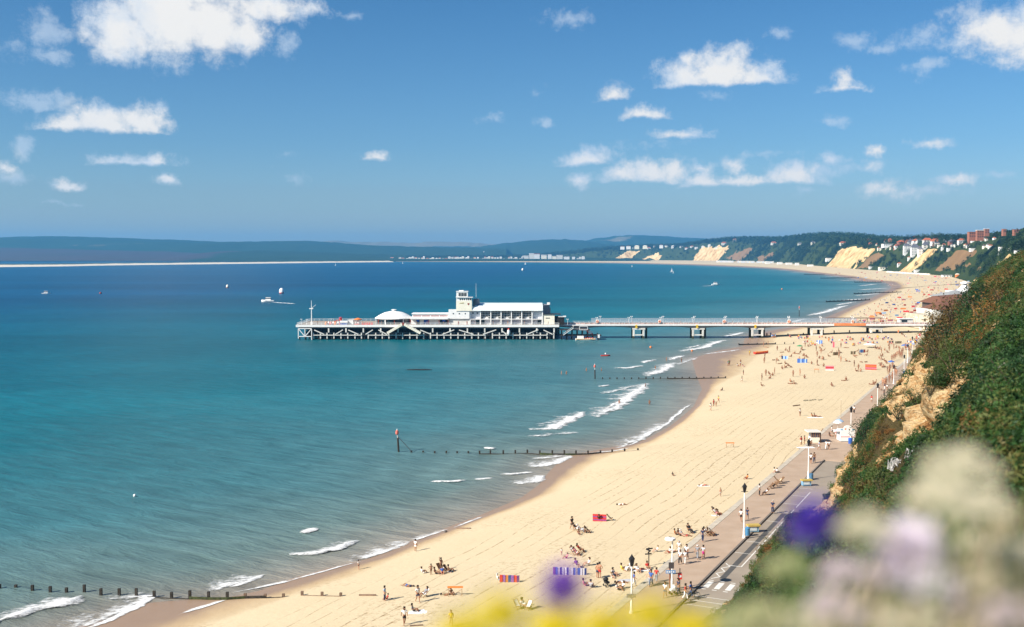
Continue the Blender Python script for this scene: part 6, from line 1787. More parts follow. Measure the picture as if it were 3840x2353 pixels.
PEOPLE = [
    # crop, x, y, pose, top, bottom, lower, label, scale, rot, skin, hair
    ('A', 135, 858, 'stand', 'white', 'black', 'shorts', "child in white top and dark shorts paddling at the water's edge", .72, 1.2, 0, 0),
    ('A', 775, 655, 'stand', 'white', 'white', 'shorts', "bare legged person in long white shirt walking on wet sand", .98, 2.6, 1, 0),
    ('A', 855, 905, 'sit', 'white', 'white', 'shorts', "person in white sitting at the seaward end of the beach group", .95, 2.0, 1, 1),
    ('A', 950, 918, 'hips', None, 'brown', 'shorts', "tanned child standing in brown trunks beside the sitting group", .78, 0.3, 2, 0),
    ('A', 1000, 912, 'sit', None, 'black', 'shorts', "tanned person sitting with knees up in the beach group", .95, 1.2, 2, 1),
    ('A', 1075, 905, 'sit', 'blue', 'red', 'shorts', "person in blue top sitting hunched in the beach group", 1.0, .2, 1, 0),
    ('A', 1062, 868, 'reach', None, 'brown', 'shorts', "tanned person standing with one arm raised behind the beach group", .92, 0.6, 2, 0),
    ('A', 1120, 890, 'sitflat', 'white', 'lgrey', 'trousers', "person in white leaning back at the promenade end of the beach group", 1.0, 1.1, 0, 1),
    ('A', 1157, 885, 'sit', None, 'navy', 'shorts', "tanned sunbather sitting upright behind the person in white", 1.0, 1.6, 2, 0),
    ('A', 690, 1050, 'lie', 'navy', 'blue', 'shorts', "person in dark top and blue shorts lying alone on the sand", 1.0, -1.95, 2, 0),
    ('A', 428, 1212, 'stand', 'lblue', 'navy', 'trousers', "person in pale blue shirt and dark trousers standing over a crouching child", 1.0, 1.3, 0, 0),
    ('A', 455, 1196, 'sit', 'red', 'red', 'shorts', "child in red crouching at the feet of the person in pale blue", .75, -1.2, 1, 1),
    ('A', 800, 1230, 'walk', 'white', 'navy', 'shorts', "person in white shirt and long dark shorts walking past the white lounger", 1.12, .5, 1, 0),
    ('A', 876, 1165, 'chair', 'grey', 'white', 'shorts', "person reclining in a white beach chair", 1.0, -1.0, 2, 0),
    ('A', 650, 1484, 'walk2', 'white', 'black', 'shorts', "tanned person in dark trunks with white towel on the shoulders", 1.12, .3, 2, 0),
    ('A', 750, 1336, 'sit', 'grey', 'black', 'shorts', "person in grey sitting at the end of a white towel", 1.0, 1.4, 2, 0),
    ('A', 1130, 1148, 'lie', 'khaki', 'brown', 'shorts', "person in drab clothes lying under the red topped trestle", .95, 1.5, 1, 0),
    ('A', 1180, 1140, 'sit', 'brown', 'white', 'shorts', "person in brown sitting beside the red topped trestle", .85, .6, 2, 0),
    ('A', 1708, 985, 'sit', 'white', 'lblue', 'shorts', "person in white sitting at the seaward end of the striped windbreak", 1.0, 1.8, 0, 3),
    ('A', 1985, 1285, 'sit', 'white', 'white', 'skirt', "person in white robe sitting beside white beach furniture", 1.15, .8, 0, 0),
    ('A', 1175, 1500, 'walk', 'yellow', 'beige', 'shorts', "person in yellow walking at the edge of the yellow flowers", 1.0, .2, 1, 2),
    ('B', 433, 412, 'walk', 'black', 'black', 'shorts', "person in black T-shirt and shorts walking towards a group in deckchairs", 1.1, .5, 1, 0),
    ('B', 478, 425, 'chair', 'black', 'white', 'trousers', "person in black sitting upright in a deckchair", 1.0, 1.0, 0, 0),
    ('B', 525, 440, 'chair', 'white', 'lgrey', 'trousers', "person in white lounging in the middle deckchair of the group", 1.05, 1.2, 0, 3),
    ('B', 510, 465, 'sit', None, 'navy', 'shorts', "tanned child sitting on the sand before the deckchairs", .8, .3, 2, 0),
    ('B', 590, 450, 'sit', None, 'black', 'shorts', "tanned person sitting at the promenade side of the deckchair group", .95, 1.4, 2, 1),
    ('B', 740, 318, 'chair', 'black', 'brown', 'shorts', "person just showing above the red windbreak", 1.0, 3.0, 2, 0),
    ('B', 995, 135, 'lie', 'white', 'white', 'shorts', "person in white lying alone on the sand beyond the red windbreak", 1.0, 1.45, 2, 0),
    ('B', 2050, 250, 'chair', 'white', 'pink', 'shorts', "person in white sitting in the white chair at the sand edge", 1.0, .9, 2, 0),
    ('B', 2085, 245, 'sit', None, 'red', 'shorts', "sunbather in red sitting beside the white chair", .9, 1.1, 2, 1),
    ('B', 1600, 470, 'sit', 'orange', 'brown', 'shorts', "sunbather in orange at the seaward end of the group before the deckchairs", .95, 1.2, 2, 1),
    ('B', 1635, 465, 'sit', None, 'black', 'shorts', "tanned bather sitting second in the group before the deckchairs", .9, .4, 2, 0),
    ('B', 1675, 480, 'sitflat', 'lgrey', 'white', 'shorts', "person in pale grey sitting in the middle of the group", 1.0, .8, 0, 3),
    ('B', 1715, 485, 'lie', None, 'red', 'shorts', "sunbather in red trunks lying before the group", 1.0, 1.3, 2, 1),
    ('B', 1757, 445, 'chair', 'black', 'black', 'trousers', "person in black sitting in a deckchair at the back of the group", 1.1, .4, 1, 0),
    ('B', 1905, 548, 'walk', 'navy', 'navy', 'trousers', "person in dark suit walking past the bench of people", 1.08, ALONG, 1, 0),
    ('B', 1950, 475, 'chair', 'white', 'black', 'trousers', "person in white sitting on a deckchair by the sand wall", 1.05, 1.4, 1, 0),
    ('B', 1990, 480, 'chair', 'cream', 'brown', 'shorts', "person in cream sitting beside the person in white by the sand wall", 1.0, 1.4, 2, 1),
    ('B', 1640, 690, 'walk', 'white', 'white', 'trousers', "person in white hat and clothes at the back of the strolling group", 1.05, TOWARD, 1, 3),
    ('B', 1652, 800, 'walk2', 'white', 'black', 'trousers', "person in white top and black trousers strolling with folded arms", 1.05, TOWARD, 1, 1),
    ('B', 1706, 798, 'walk', 'white', 'white', 'trousers', "person all in white walking beside the one in black trousers", 1.02, TOWARD, 0, 0),
    ('B', 1725, 745, 'walk2', 'white', 'navy', 'trousers', "tall person in white shirt and navy trousers carrying a dark coat", 1.12, TOWARD, 1, 0),
    ('B', 1846, 745, 'walk', 'grey', 'grey', 'trousers', "white haired person in grey carrying a dark jacket", 1.08, ALONG, 1, 3),
    ('B', 1912, 745, 'walk2', 'lgrey', 'magenta', 'skirt', "dark haired person in grey top and crimson skirt", 1.05, ALONG, 1, 0),
    ('B', 1303, 1040, 'walk', 'beige', 'lgrey', 'trousers', "person in beige jacket walking on the promenade edge", 1.08, TOWARD, 0, 3),
    ('B', 1325, 1050, 'walk2', 'blue', 'denim', 'trousers', "person in blue shirt and jeans walking beside the beige jacket", 1.14, TOWARD, 1, 0),
    ('B', 1385, 1003, 'walk', 'red', 'grey', 'trousers', "person in red top and grey trousers walking on the promenade", 1.0, ALONG, 1, 0),
    ('B', 1482, 1178, 'walk2', 'white', 'denim', 'shorts', "person in white top with dark bag by the signpost", 1.05, TOWARD, 1, 1),
    ('B', 1638, 1150, 'push', 'navy', 'navy', 'trousers', "person in dark clothes pushing a pram past the signpost", 1.12, -1.2, 1, 0),
    ('B', 1710, 1200, 'walk', 'red', 'white', 'trousers', "person in red top and white trousers crossing at the zebra crossing", 1.05, 1.0, 1, 0),
    ('B', 1768, 1168, 'walk2', 'blue', 'denim', 'trousers', "person in blue beside the zebra crossing with a bicycle", 1.0, 1.2, 1, 0),
    ('B', 1132, 1050, 'walk', 'blue', 'white', 'trousers', "person in blue top stepping off the sand by the lamp post", 1.0, 1.5, 1, 0),
    ('B', 722, 955, 'stand', None, 'navy', 'shorts', "bather in dark trunks standing in the couple on the sand", 1.05, 2.4, 1, 0),
    ('B', 745, 958, 'hips', None, 'red', 'shorts', "taller bather standing in the couple on the sand", 1.14, 2.6, 1, 0),
    ('B', 618, 815, 'sit', 'white', 'white', 'shorts', "person in white sitting with legs out towards the sea", 1.1, -1.2, 0, 1),
    ('B', 905, 925, 'sit', 'white', 'blue', 'shorts', "person in white and blue sitting beyond the couple", 1.0, .8, 1, 0),
    ('B', 882, 955, 'sit', 'cream', 'white', 'shorts', "small child in pale clothes sitting in front of the person in blue", .75, .6, 0, 2),
    ('B', 575, 1045, 'sit', 'pink', 'pink', 'shorts', "person in pink sitting near the purple flower", 1.0, 1.6, 1, 1),
    ('B', 650, 1065, 'sit', 'lgrey', 'denim', 'shorts', "person in pale grey sitting with back turned", 1.1, 2.8, 0, 0),
    ('B', 950, 1092, 'sit', 'white', 'black', 'shorts', "person in white shirt sitting against the sand wall", 1.0, 1.2, 1, 1),
    ('B', 1005, 1072, 'sit', 'white', 'brown', 'shorts', "person sitting beside the one in the white shirt by the sand wall", .95, -1.0, 1, 0),
    ('B', 988, 1010, 'lie', 'black', 'white', 'shorts', "person in dark top lying on a pale towel by the lamp post", .95, 1.4, 1, 0),
    ('B', 1002, 870, 'sit', 'yellow', 'yellow', 'shorts', "person in yellow sitting beside the lying bathers", 1.0, 1.8, 1, 1),
    ('B', 1080, 870, 'chair', 'white', 'white', 'trousers', "person in white reclining on a white beach chair by the lamp", 1.0, -.9, 0, 1),
    ('B', 1168, 885, 'sit', 'white', 'white', 'skirt', "person in white dress sitting near the fingerpost", 1.05, .4, 1, 0),
    ('B', 1205, 865, 'lie', 'red', 'red', 'shorts', "bather in red lying on a white towel near the fingerpost", .95, 1.5, 1, 1),
    ('B', 1285, 850, 'sit', 'red', 'black', 'shorts', "person in red sitting at the foot of the fingerpost", 1.0, .3, 1, 0),
    ('B', 1390, 660, 'sit', 'white', 'lgrey', 'shorts', "person in white sitting alone above the fingerpost", .9, -1.4, 0, 2),
    ('B', 1530, 675, 'sit', 'white', 'red', 'shorts', "person in white top and red shorts sitting left of the white headed lamp", .9, -1.2, 1, 0),
    ('B', 1600, 655, 'lie', 'white', 'beige', 'shorts', "person in white lying against the promenade wall", .9, 1.5, 1, 0),
    ('B', 317, 700, 'stand', 'white', 'pink', 'shorts', "small child in white standing by the family group", .55, .4, 0, 2),
    ('B', 375, 735, 'sit', 'pink', 'magenta', 'shorts', "child in pink sitting by the family group", .8, -1.3, 1, 1),
    ('B', 450, 690, 'chair', 'white', 'navy', 'shorts', "person in white sitting in the family group deckchair", 1.0, .8, 1, 1),
    ('B', 480, 700, 'chair', 'pink', 'white', 'shorts', "person in pink sitting in the middle deckchair of the family", .95, 1.0, 1, 0),
    ('B', 522, 665, 'chair', 'red', 'brown', 'shorts', "person in red leaning back in the tilted deckchair", 1.0, 1.2, 2, 0),
    ('B', 490, 840, 'chair', 'purple', 'navy', 'shorts', "person in purple sitting behind the pale striped windbreak", 1.0, .5, 2, 0),
    ('C', 1040, 568, 'walk', 'white', 'black', 'shorts', "person in white top and black shorts passing behind the lamp post", 1.05, ALONG, 1, 0),
    ('C', 1104, 545, 'walk2', 'navy', 'denim', 'skirt', "person in dark blue dress walking beside the lamp post", 1.0, ALONG, 1, 1),
    ('C', 1365, 478, 'stand', 'navy', 'navy', 'trousers', "bald person in dark suit standing near the kerb", 1.1, TOWARD, 1, 3),
    ('C', 1230, 300, 'stand', 'white', 'black', 'trousers', "person in white and black standing over a deckchair by the wall", 1.1, 1.2, 1, 0),
    ('C', 1292, 292, 'chair', 'white', 'beige', 'shorts', "person in white sitting in a deckchair facing the standing one", .95, -1.3, 1, 0),
    ('C', 655, 200, 'lie', 'white', 'red', 'shorts', "sunbather lying stretched out on a pale towel in the open sand", 1.0, 1.5, 1, 1),
    ('C', 828, 308, 'stand', None, 'white', 'shorts', "fair child standing in white trunks on the raked sand", .8, .5, 0, 2),
    ('C', 795, 498, 'sit', 'white', 'red', 'shorts', "person sitting on a towel beside the white chair back", 1.0, .9, 1, 1),
    ('C', 1100, 130, 'sit', 'orange', 'red', 'shorts', "sunbather in orange sitting above the black lantern", .95, -1.1, 2, 0),
    ('C', 1402, 66, 'sit', 'white', 'brown', 'shorts', "person in white sitting alone by the promenade wall", .95, -1.2, 0, 1),
    ('D', 315, 965, 'hips', 'red', 'white', 'shorts', "person in red and white standing left of the hut lamp", 1.05, .6, 1, 1),
    ('D', 352, 955, 'stand', 'red', 'brown', 'shorts', "person in red standing behind the black lantern by the hut", 1.0, 1.0, 1, 0),
    ('D', 412, 985, 'stand', 'white', 'black', 'shorts', "person in white near the black lantern by the hut", 1.0, -1.0, 1, 0),
    ('D', 425, 965, 'sit', 'brown', 'black', 'shorts', "person in brown sitting against the hut wall", 1.0, -1.2, 1, 0),
    ('D', 518, 1020, 'walk', 'lblue', 'white', 'shorts', "stooping person in pale blue shirt in front of the hut", 1.05, 1.2, 1, 0),
    ('D', 600, 1018, 'walk2', 'white', 'white', 'trousers', "person all in white walking past the hut", 1.08, ALONG, 1, 1),
    ('D', 628, 1018, 'walk', 'white', 'brown', 'shorts', "person in white top and brown shorts walking beside the one in white", 1.05, ALONG, 1, 0),
    ('D', 425, 1175, 'walk', 'white', 'black', 'shorts', "person in white top strolling beside the fourth lamp post", 1.1, ALONG, 1, 0),
    ('D', 462, 1165, 'walk2', 'brown', 'navy', 'trousers', "person in brown strolling beside the one in the white top", 1.1, ALONG, 1, 1),
    ('D', 20, 1275, 'sit', 'white', 'denim', 'shorts', "person in white and blue sitting at the foot of the sand wall", 1.0, 1.3, 1, 0),
    ('D', 640, 868, 'sit', 'black', 'black', 'shorts', "person in black sitting on the promenade steps by the hut", 1.0, .6, 1, 0),
    ('D', 660, 838, 'walk', 'white', 'lgrey', 'shorts', "person in white queueing left of the kiosk", 1.0, 1.2, 1, 0),
    ('D', 690, 862, 'chair', 'cream', 'brown', 'shorts', "person in cream sitting at the tables left of the kiosk", 1.0, 1.2, 1, 0),
    ('D', 728, 885, 'stand', 'red', 'blue', 'shorts', "person in red and blue waiting at the kiosk hatch", 1.05, -1.4, 1, 1),
    ('D', 705, 880, 'stand', 'pink', 'white', 'shorts', "person in pink waiting second at the kiosk hatch", 1.0, -1.5, 1, 0),
    ('D', 915, 608, 'walk', 'white', 'black', 'trousers', "person in white top and black trousers beyond the kiosk", 1.12, TOWARD, 1, 0),
    ('D', 1113, 482, 'walk2', 'red', 'white', 'shorts', "person in red top and white shorts crossing the promenade alone", 1.1, ALONG, 1, 1),
    ('D', 1254, 405, 'walk', 'black', 'black', 'trousers', "person in black near the bare cliff foot", 1.0, ALONG, 1, 0),
    ('D', 1205, 345, 'chair', 'brown', 'white', 'shorts', "person in brown sitting by the wall beyond the sixth lamp", 1.0, 1.2, 1, 0),
    ('D', 1262, 340, 'walk2', 'navy', 'white', 'trousers', "person in navy and white walking beyond the sixth lamp", 1.05, ALONG, 1, 0),
    ('D', 1288, 345, 'walk', 'white', 'brown', 'shorts', "person in white and brown walking beside the one in navy", 1.0, ALONG, 1, 1),
    ('D', 302, 638, 'stand', 'white', 'brown', 'shorts', "person in white T-shirt standing alone on open sand above the hut", 1.08, .5, 1, 1),
    ('D', 440, 645, 'sit', 'orange', 'brown', 'shorts', "bather in orange sitting on a white towel above the hut", 1.0, .8, 2, 1),
    ('D', 470, 645, 'sit', None, 'red', 'shorts', "tanned bather in the middle of the white towel above the hut", 1.0, 1.0, 2, 1),
    ('D', 510, 648, 'lie', None, 'black', 'shorts', "bather lying at the promenade end of the white towel", 1.0, 1.5, 2, 0),
    ('E', 188, 800, 'stand', 'red', 'red', 'shorts', "bather in red standing by the wave edge", 1.1, .5, 2, 1),
    ('E', 210, 802, 'stand', None, 'orange', 'shorts', "child in orange trunks by the wave edge", .8, .2, 2, 1),
    ('E', 232, 765, 'walk', 'yellow', 'red', 'shorts', "person in yellow and red walking up from the waves", 1.1, 1.4, 1, 1),
    ('E', 160, 842, 'walk2', 'white', 'lgrey', 'shorts', "person in white at the waterline carrying a dark board", 1.2, .6, 1, 0),
    ('E', 265, 655, 'sit', 'black', 'black', 'shorts', "person in black crouching on the sand near the waterline", 1.0, -1.0, 2, 0),
    ('E', 328, 425, 'stand', 'green', 'navy', 'shorts', "person in green top paddling in the wet shallows", 1.15, .4, 1, 0),
    ('E', 318, 425, 'stand', 'lblue', 'white', 'shorts', "person in pale blue paddling beside the one in green", 1.0, .7, 1, 1),
    ('E', 410, 430, 'sit', 'white', 'black', 'shorts', "person in white crouching in the huddle at the wet sand edge", 1.2, .7, 1, 0),
    ('E', 435, 430, 'stand', 'white', 'red', 'shorts', "person in white standing in the huddle at the wet sand edge", 1.1, .7, 1, 1),
    ('E', 460, 435, 'sit', 'pink', 'white', 'shorts', "person in pink crouching in the huddle at the wet sand edge", 1.1, .7, 1, 1),
    ('E', 462, 510, 'stand', 'brown', 'red', 'shorts', "person in brown and red standing above the third groyne", 1.0, .9, 2, 0),
    ('E', 448, 575, 'walk', 'black', 'white', 'shorts', "person in black top and white shorts walking by the third groyne", 1.1, 1.2, 1, 0),
    ('E', 520, 330, 'stand', 'yellow', 'yellow', 'shorts', "person in yellow standing in the shallows by the orange boat", 1.25, .3, 1, 2),
    ('C', 338, 95, 'sit', 'black', 'black', 'shorts', "tiny dark bather sitting alone in the open raked sand", .7, .3, 2, 0),
]
for c, x, y, pose, top_, bot, low, lbl, sc, rt, sk, hr in PEOPLE:
    P = spot(c, x, y)
    if pose == 'chair': P = P
    person_at(P, pose, top_, bot, lbl, rot=rt, scale=sc, skin=sk, hair=hr, lower=low)

# ------------------------------------------------------------------ beach things
def deckchair_meshes():
    f = MB()
    for x in (-.27, .27):
        f.bar((x, -.42, .02), (x, .48, .92), .045); f.bar((x * .9, .42, .02), (x * .9, -.38, .42), .045)
    f.bar((-.27, -.40, .42), (.27, -.40, .42), .04); f.bar((-.27, .48, .92), (.27, .48, .92), .04)
    c = MB()
    N_ = 7
    for k in range(N_):
        a, b_ = k / N_, (k + 1) / N_
        pt = lambda u_: (-.40 + .88 * u_, .42 + .5 * u_ - .30 * math.sin(math.pi * u_) * (1 - .35 * u_))
        (ya_, za), (yb_, zb_) = pt(a), pt(b_)
        c.add([(-.23,ya_,za),(.23,ya_,za),(.23,yb_,zb_),(-.23,yb_,zb_),(-.23,ya_,za - .012),(.23,ya_,za - .012),(.23,yb_,zb_ - .012),(-.23,yb_,zb_ - .012)],[(0,1,2,3),(7,6,5,4)])
    return f.mesh("frame", paint("deckchair wood", (.30, .17, .08), rough=.6)), c.mesh("canvas", cloth('white'))
DC_F, DC_C = deckchair_meshes()
def deckchair(P, rot, colour, label, group=None, scale=1.0):
    t = thing("deckchair", label, "deckchair", tuple(P), group, rot)
    t.scale = (scale,) * 3
    for n, me, m in (("frame", DC_F, None), ("canvas", DC_C, cloth(colour))):
        o = bpy.data.objects.new(n, me); COL.objects.link(o); o.parent = t
        if m: slot_mat(o, m)
    return t
for c, x, y, rt, col, lbl in [
    ('A',884,1168,-1.0, 'white', "white beach chair with a reclining person in grey"),('A',1130,895,1.1, 'brown', "brown deckchair behind the beach group"),('A',1050,880,.7, 'brown', "brown deckchair in the middle of the beach group"),
    ('B',480,427,1.0, 'navy', "dark deckchair under the person in black"),('B',528,442,1.2, 'white', "white deckchair in the middle of the deckchair group"),('B',610,445,1.3, 'brown', "empty brown deckchair at the end of the deckchair group"),
    ('B', 862, 308, 1.4, 'black', "dark tilted deckchair behind the red windbreak"), ('B', 2050, 252, .9, 'white', "white deckchair at the sand edge with a person in white"),
    ('B',1758,447,.4, 'black', "dark deckchair at the back of the sunbathing group"),('B',1952,478,1.4, 'brown', "first deckchair of the row by the sand wall"),('B',1992,483,1.4, 'brown', "second deckchair of the row by the sand wall"),('B',2015,470,1.4, 'beige', "empty beige deckchair at the end of the row by the sand wall"),
    ('B',452,692,.8, 'white', "white deckchair of the family group"),('B',482,702,1.0, 'pink', "pink deckchair of the family group"),('B',525,667,1.2, 'brown', "brown tilted deckchair of the family group"),
    ('B',1083,872,-.9, 'white', "white beach chair beside the lamp post with a person in white"),('C',1295,294,-1.3, 'brown', "brown deckchair facing the standing person by the wall"),('C',768,480,1.0, 'white', "tall backed white chair beside the seated towel"),
    ('C',1345,228,-1.3, 'brown', "brown folded looking deckchair first in the row on the promenade"),('C',1375,224,-1.3, 'brown', "brown deckchair second in the row on the promenade"),('C',1405,205,-1.3, 'brown', "brown deckchair third in the row on the promenade"),('C',1430,180,-1.3, 'beige', "beige deckchair fourth in the row on the promenade"),('C',1455,165,-1.3, 'brown', "brown deckchair last in the row on the promenade"),
    ('D',692,865,1.2, 'brown', "brown deckchair at the tables beside the kiosk"),('D',1207,347,1.2, 'brown', "brown deckchair by the wall beyond the sixth lamp"),('D',40,1385,1.2, 'brown', "brown deckchair below the second yellow topped box"),('A',1925,1300,.6, 'white', "white lounger by the yellow flowers"),('A',2045,1310,-.6, 'white', "second white lounger by the yellow flowers"),
]: deckchair(spot(c, x, y), rt, col, lbl)

def windbreak(c, x0, y0, x1, y1, hgt, bands, label, vertical=False, n=4):
    A, B_ = spot(c, x0, y0), spot(c, x1, y1)
    z = min(A.z, B_.z)
    t = thing("windbreak", label, "windbreak", (A.x, A.y, z))
    d = B_ - A
    for k in range(n + 1):
        p = A + d * (k / n)
        mb = MB(); mb.tube([(p.x, p.y + .02, z - .1), (p.x, p.y + .02, z + hgt + .1)], .022, 6); mb.build("pole", paint("pale pole", (.5, .4, .28)), t)
    m_ = len(bands)
    for k, b_ in enumerate(bands):
        mb = MB()
        if vertical:
            p, q = A + d * (k / m_), A + d * ((k + 1) / m_)
            bow = .08 * math.sin(k * 1.7)
            mb.bar((p.x, p.y - .03 + bow, z + .05 + hgt / 2), (q.x, q.y - .03 - bow, z + .05 + hgt / 2), .015, hgt)
        else:
            zc_ = z + .06 + hgt * (k + .5) / m_
            mb.bar((A.x, A.y - .03, zc_), (B_.x, B_.y - .03, zc_), .015, hgt / m_ - .002)
        mb.build("panel", cloth(b_), t)
    return t
windbreak('B', 668, 318, 822, 318, 1.05, ['red', 'purple', 'red', 'red', 'purple', 'red', 'red'], "bright red windbreak with purple bands on the open sand")
windbreak('A',1722,1003,1945,1003,.85,['red', 'purple', 'orange', 'blue', 'purple', 'red', 'purple'], "short red and purple striped windbreak beyond the yellow flowers",True,4)
windbreak('B',222,918,600,922,.9,['purple', 'blue', 'white', 'blue', 'lgrey', 'white', 'blue', 'white', 'lgrey', 'blue', 'white', 'blue', 'lgrey', 'white', 'blue'], "long blue and white striped windbreak beside the purple flower",True,6)
windbreak('D',270,35,385,33,1.5,['blue', 'blue', 'lblue', 'blue', 'blue', 'lblue', 'blue'], "bright blue windbreak on the crowded sand before the pier",True,4)
windbreak('D', 590, 124, 685, 122, 1.6, ['white', 'pink', 'red', 'pink'], "red and white windbreak beyond the raked sand", False, 3)
windbreak('D', 1040, 112, 1168, 114, 1.7, ['red', 'pink', 'red', 'orange', 'red'], "long dusty red windbreak near the promenade", False, 4)
windbreak('F', 1115, 262, 1150, 262, 2.2, ['pink', 'red', 'pink'], "narrow pink windbreak in the crowd below the pier", True, 2)
windbreak('F', 1530, 345, 1620, 340, 1.2, ['lblue', 'blue', 'lblue', 'red'], "blue and red striped windbreak towards the promenade crowd", True, 3)
windbreak('F', 870, 205, 960, 205, 1.6, ['blue', 'white', 'blue', 'lblue', 'blue'], "blue and white windbreak among the sunbathers below the pier", True, 3)
windbreak('F', 330, 440, 430, 442, 1.2, ['navy', 'lblue', 'blue', 'lblue'], "low blue windbreak near the wet sand", True, 3)
windbreak('F', 1395, 370, 1470, 365, 1.2, ['khaki', 'beige', 'khaki'], "drab green windbreak in the crowd", True, 3)
windbreak('F', 1125, 385, 1200, 380, 1.2, ['khaki', 'brown', 'khaki'], "olive and brown windbreak in the crowd", True, 3)
windbreak('F', 2080, 205, 2180, 200, 1.0, ['beige', 'khaki', 'beige'], "beige windbreak at the back of the crowd", True, 3)

def towel(c, x, y, w_, l_, rot, col, label):
    P = spot(c, x, y)
    ux, uy = (math.cos(rot), math.sin(rot)), (-math.sin(rot), math.cos(rot))
    mb = MB()
    for k in range(6):
        a = -l_ / 2 + l_ * k / 6
        mb.obox((P.x + ux[0] * (a + l_ / 12), P.y + ux[1] * (a + l_ / 12)), ux, uy, l_ / 12, w_ / 2, P.z + .01, P.z + .035 + .02 * (k % 2))
    tag(mb.build("towel", cloth(col), origin=tuple(P)), label, "towel")
towel('A', 800, 1345, 1.0, 2.0, 0, 'white', "large white towel beside the sitting person in grey")
towel('A', 845, 1322, .5, .6, .3, 'white', "bundled white cloth at the end of the large white towel")
towel('B', 1210, 868, .9, 1.9, .1, 'white', "white towel under the bather in red near the fingerpost")
towel('B', 1050, 985, .9, 1.9, .2, 'lgrey', "pale towel under the lying person by the lamp post")
towel('C', 655, 202, .8, 2.0, 0, 'white', "pale towel under the sunbather on the open sand")
towel('C', 800, 505, .8, 1.8, .1, 'white', "white towel in front of the tall white chair")
towel('D', 475, 655, 1.2, 3.6, 0, 'white', "long white towel shared by the three bathers above the hut")
towel('D', 365, 995, 1.4, 3.4, .1, 'white', "white sheet on the sand below the hut")
towel('D', 1060, 122, 1.2, 3.0, 0, 'cream', "cream towel in front of the long dusty red windbreak")
def trestle(c, x0, y0, x1, y1, hgt, label):
    A, B_ = spot(c, x0, y0), spot(c, x1, y1)
    t = thing("beach_barrier", label, "barrier", tuple(A))
    z = A.z
    mb = MB(); mb.bar((A.x, A.y, z + hgt), (B_.x, A.y, z + hgt), .1, .2); mb.build("rail", orange, t)
    for x in (A.x + .12, B_.x - .12):
        for dy in (-.3, .3):
            mb = MB(); mb.bar((x, A.y + dy, z), (x, A.y + dy * .1, z + hgt - .1), .05); mb.build("leg", paint("tan leg", (.36, .22, .12)), t)
    mb = MB(); mb.bar(((A.x + B_.x) / 2, A.y, z + hgt * .3), (B_.x - .15, A.y, z + hgt * .75), .04); mb.build("brace", paint("tan leg", (.36, .22, .12)), t)
trestle('A', 1135, 1160, 1308, 1160, 1.05, "red topped trestle barrier above a lying person")
trestle('E', 300, 1183, 382, 1183, 1.0, "red topped trestle barrier alone on the open sand")
trestle('E', 1117, 490, 1168, 490, 1.2, "thin orange trestle barrier beyond the raked sand")
def plank_thing(c, x0, y0, x1, y1, th, label, mat=drywood):
    A, B_ = spot(c, x0, y0), spot(c, x1, y1)
    mb = MB(); mb.bar((A.x, A.y, A.z + th / 2), (B_.x, B_.y, B_.z + th / 2), .16, th)
    tag(mb.build("board", mat, origin=tuple(A)), label, "board")
plank_thing('A', 1240, 402, 1395, 402, .16, "brown plank half buried near the waterline")
plank_thing('A', 140, 1156, 330, 1156, .18, "grey brown plank half buried on the lower beach")
plank_thing('E', 920, 800, 985, 792, .25, "brown plank lying on the raked sand")
plank_thing('A', 710, 1500, 860, 1490, .12, "dark plank at the bottom of the beach")
P = spot('A', 1110, 442)
mb = MB(); mb.lathe((P.x,P.y,P.z - .1),[(.26,0),(.24,.35),(.15,.42),(.01,.43)],8); tag(mb.build("stump",paint("grey stump",(.15,.13,.12)),origin=tuple(P)), "grey stump of an old post at the water's edge", "stump")
P = spot('E', 1105, 745)
for k in range(7):
    mb = MB(); x = P.x - 2.4 + .8 * k; mb.lathe((x, P.y + random.uniform(-.8, .8), P.z - .05), [(.35, 0), (.3, .22), (.1, .3), (.01, .31)], 7)
    tag(mb.build("weed_clump", paint("dry seaweed", (.16, .14, .09), var=.4), origin=(x, P.y, P.z)), "small clump of dry weed on the open raked sand", "seaweed", "clumps of dry weed on the sand")
# inflatable rescue boat at the water's edge
P = spot('E', 628, 315)
t = thing("rescue_boat", "orange red rescue boat lying at the edge of the wet sand", "boat", tuple(P))
mb = MB(); hull(mb, (P.x, P.y, P.z + .02), 6.6, 2.0, .8, .35); mb.build("hull", brightred, t)
mb = MB(); mb.tube([(P.x - 2.8, P.y - 1.9, P.z + .85), (P.x, P.y - .9, P.z + .9), (P.x + 2.9, P.y + .7, P.z + 1.1)], .25, 8); mb.build("tube", orange, t)
# pram and pushchair
def pram(P, rot, mat, label):
    t = thing("pushchair", label, "pushchair", tuple(P), rotz=rot)
    L_ = Vector(t.location)
    def B(mb, n, m): o = MB.build(mb, n, m, None); o.parent = t; return o
    mb = MB(); mb.box(-.22, .22, -.35, .3, .42, .62); mb.box(-.24, .24, .12, .34, .62, .95); B(mb, "body", mat)
    mb = MB(); mb.lathe((0, .12, .78), [(.28, 0), (.25, .15), (.15, .26), (.01, .3)], 8); B(mb, "hood", mat)
    mb = MB(); mb.bar((-.2,.3,.5),(-.2,.7,1.0),.03); mb.bar((.2,.3,.5),(.2,.7,1.0),.03); mb.bar((-.2,.7,1.0),(.2,.7,1.0),.03); mb.bar((-.2,-.35,.15),(-.2,.3,.5),.03); mb.bar((.2,-.35,.15),(.2,.3,.5),.03); B(mb, "handle",darksteel)
    for x in (-.24, .24):
        for y in (-.3, .32):
            mb = MB(); mb.tube([(x - .03, y, .14), (x + .03, y, .14)], .14, 10); B(mb, "wheel", black)
pram(spot('B', 825, 1050), .4, black, "black pushchair with raised hood parked on the sand")
pram(spot('B', 1572, 1138), -1.2, cloth('white'), "white hooded pram being pushed by the zebra crossing")
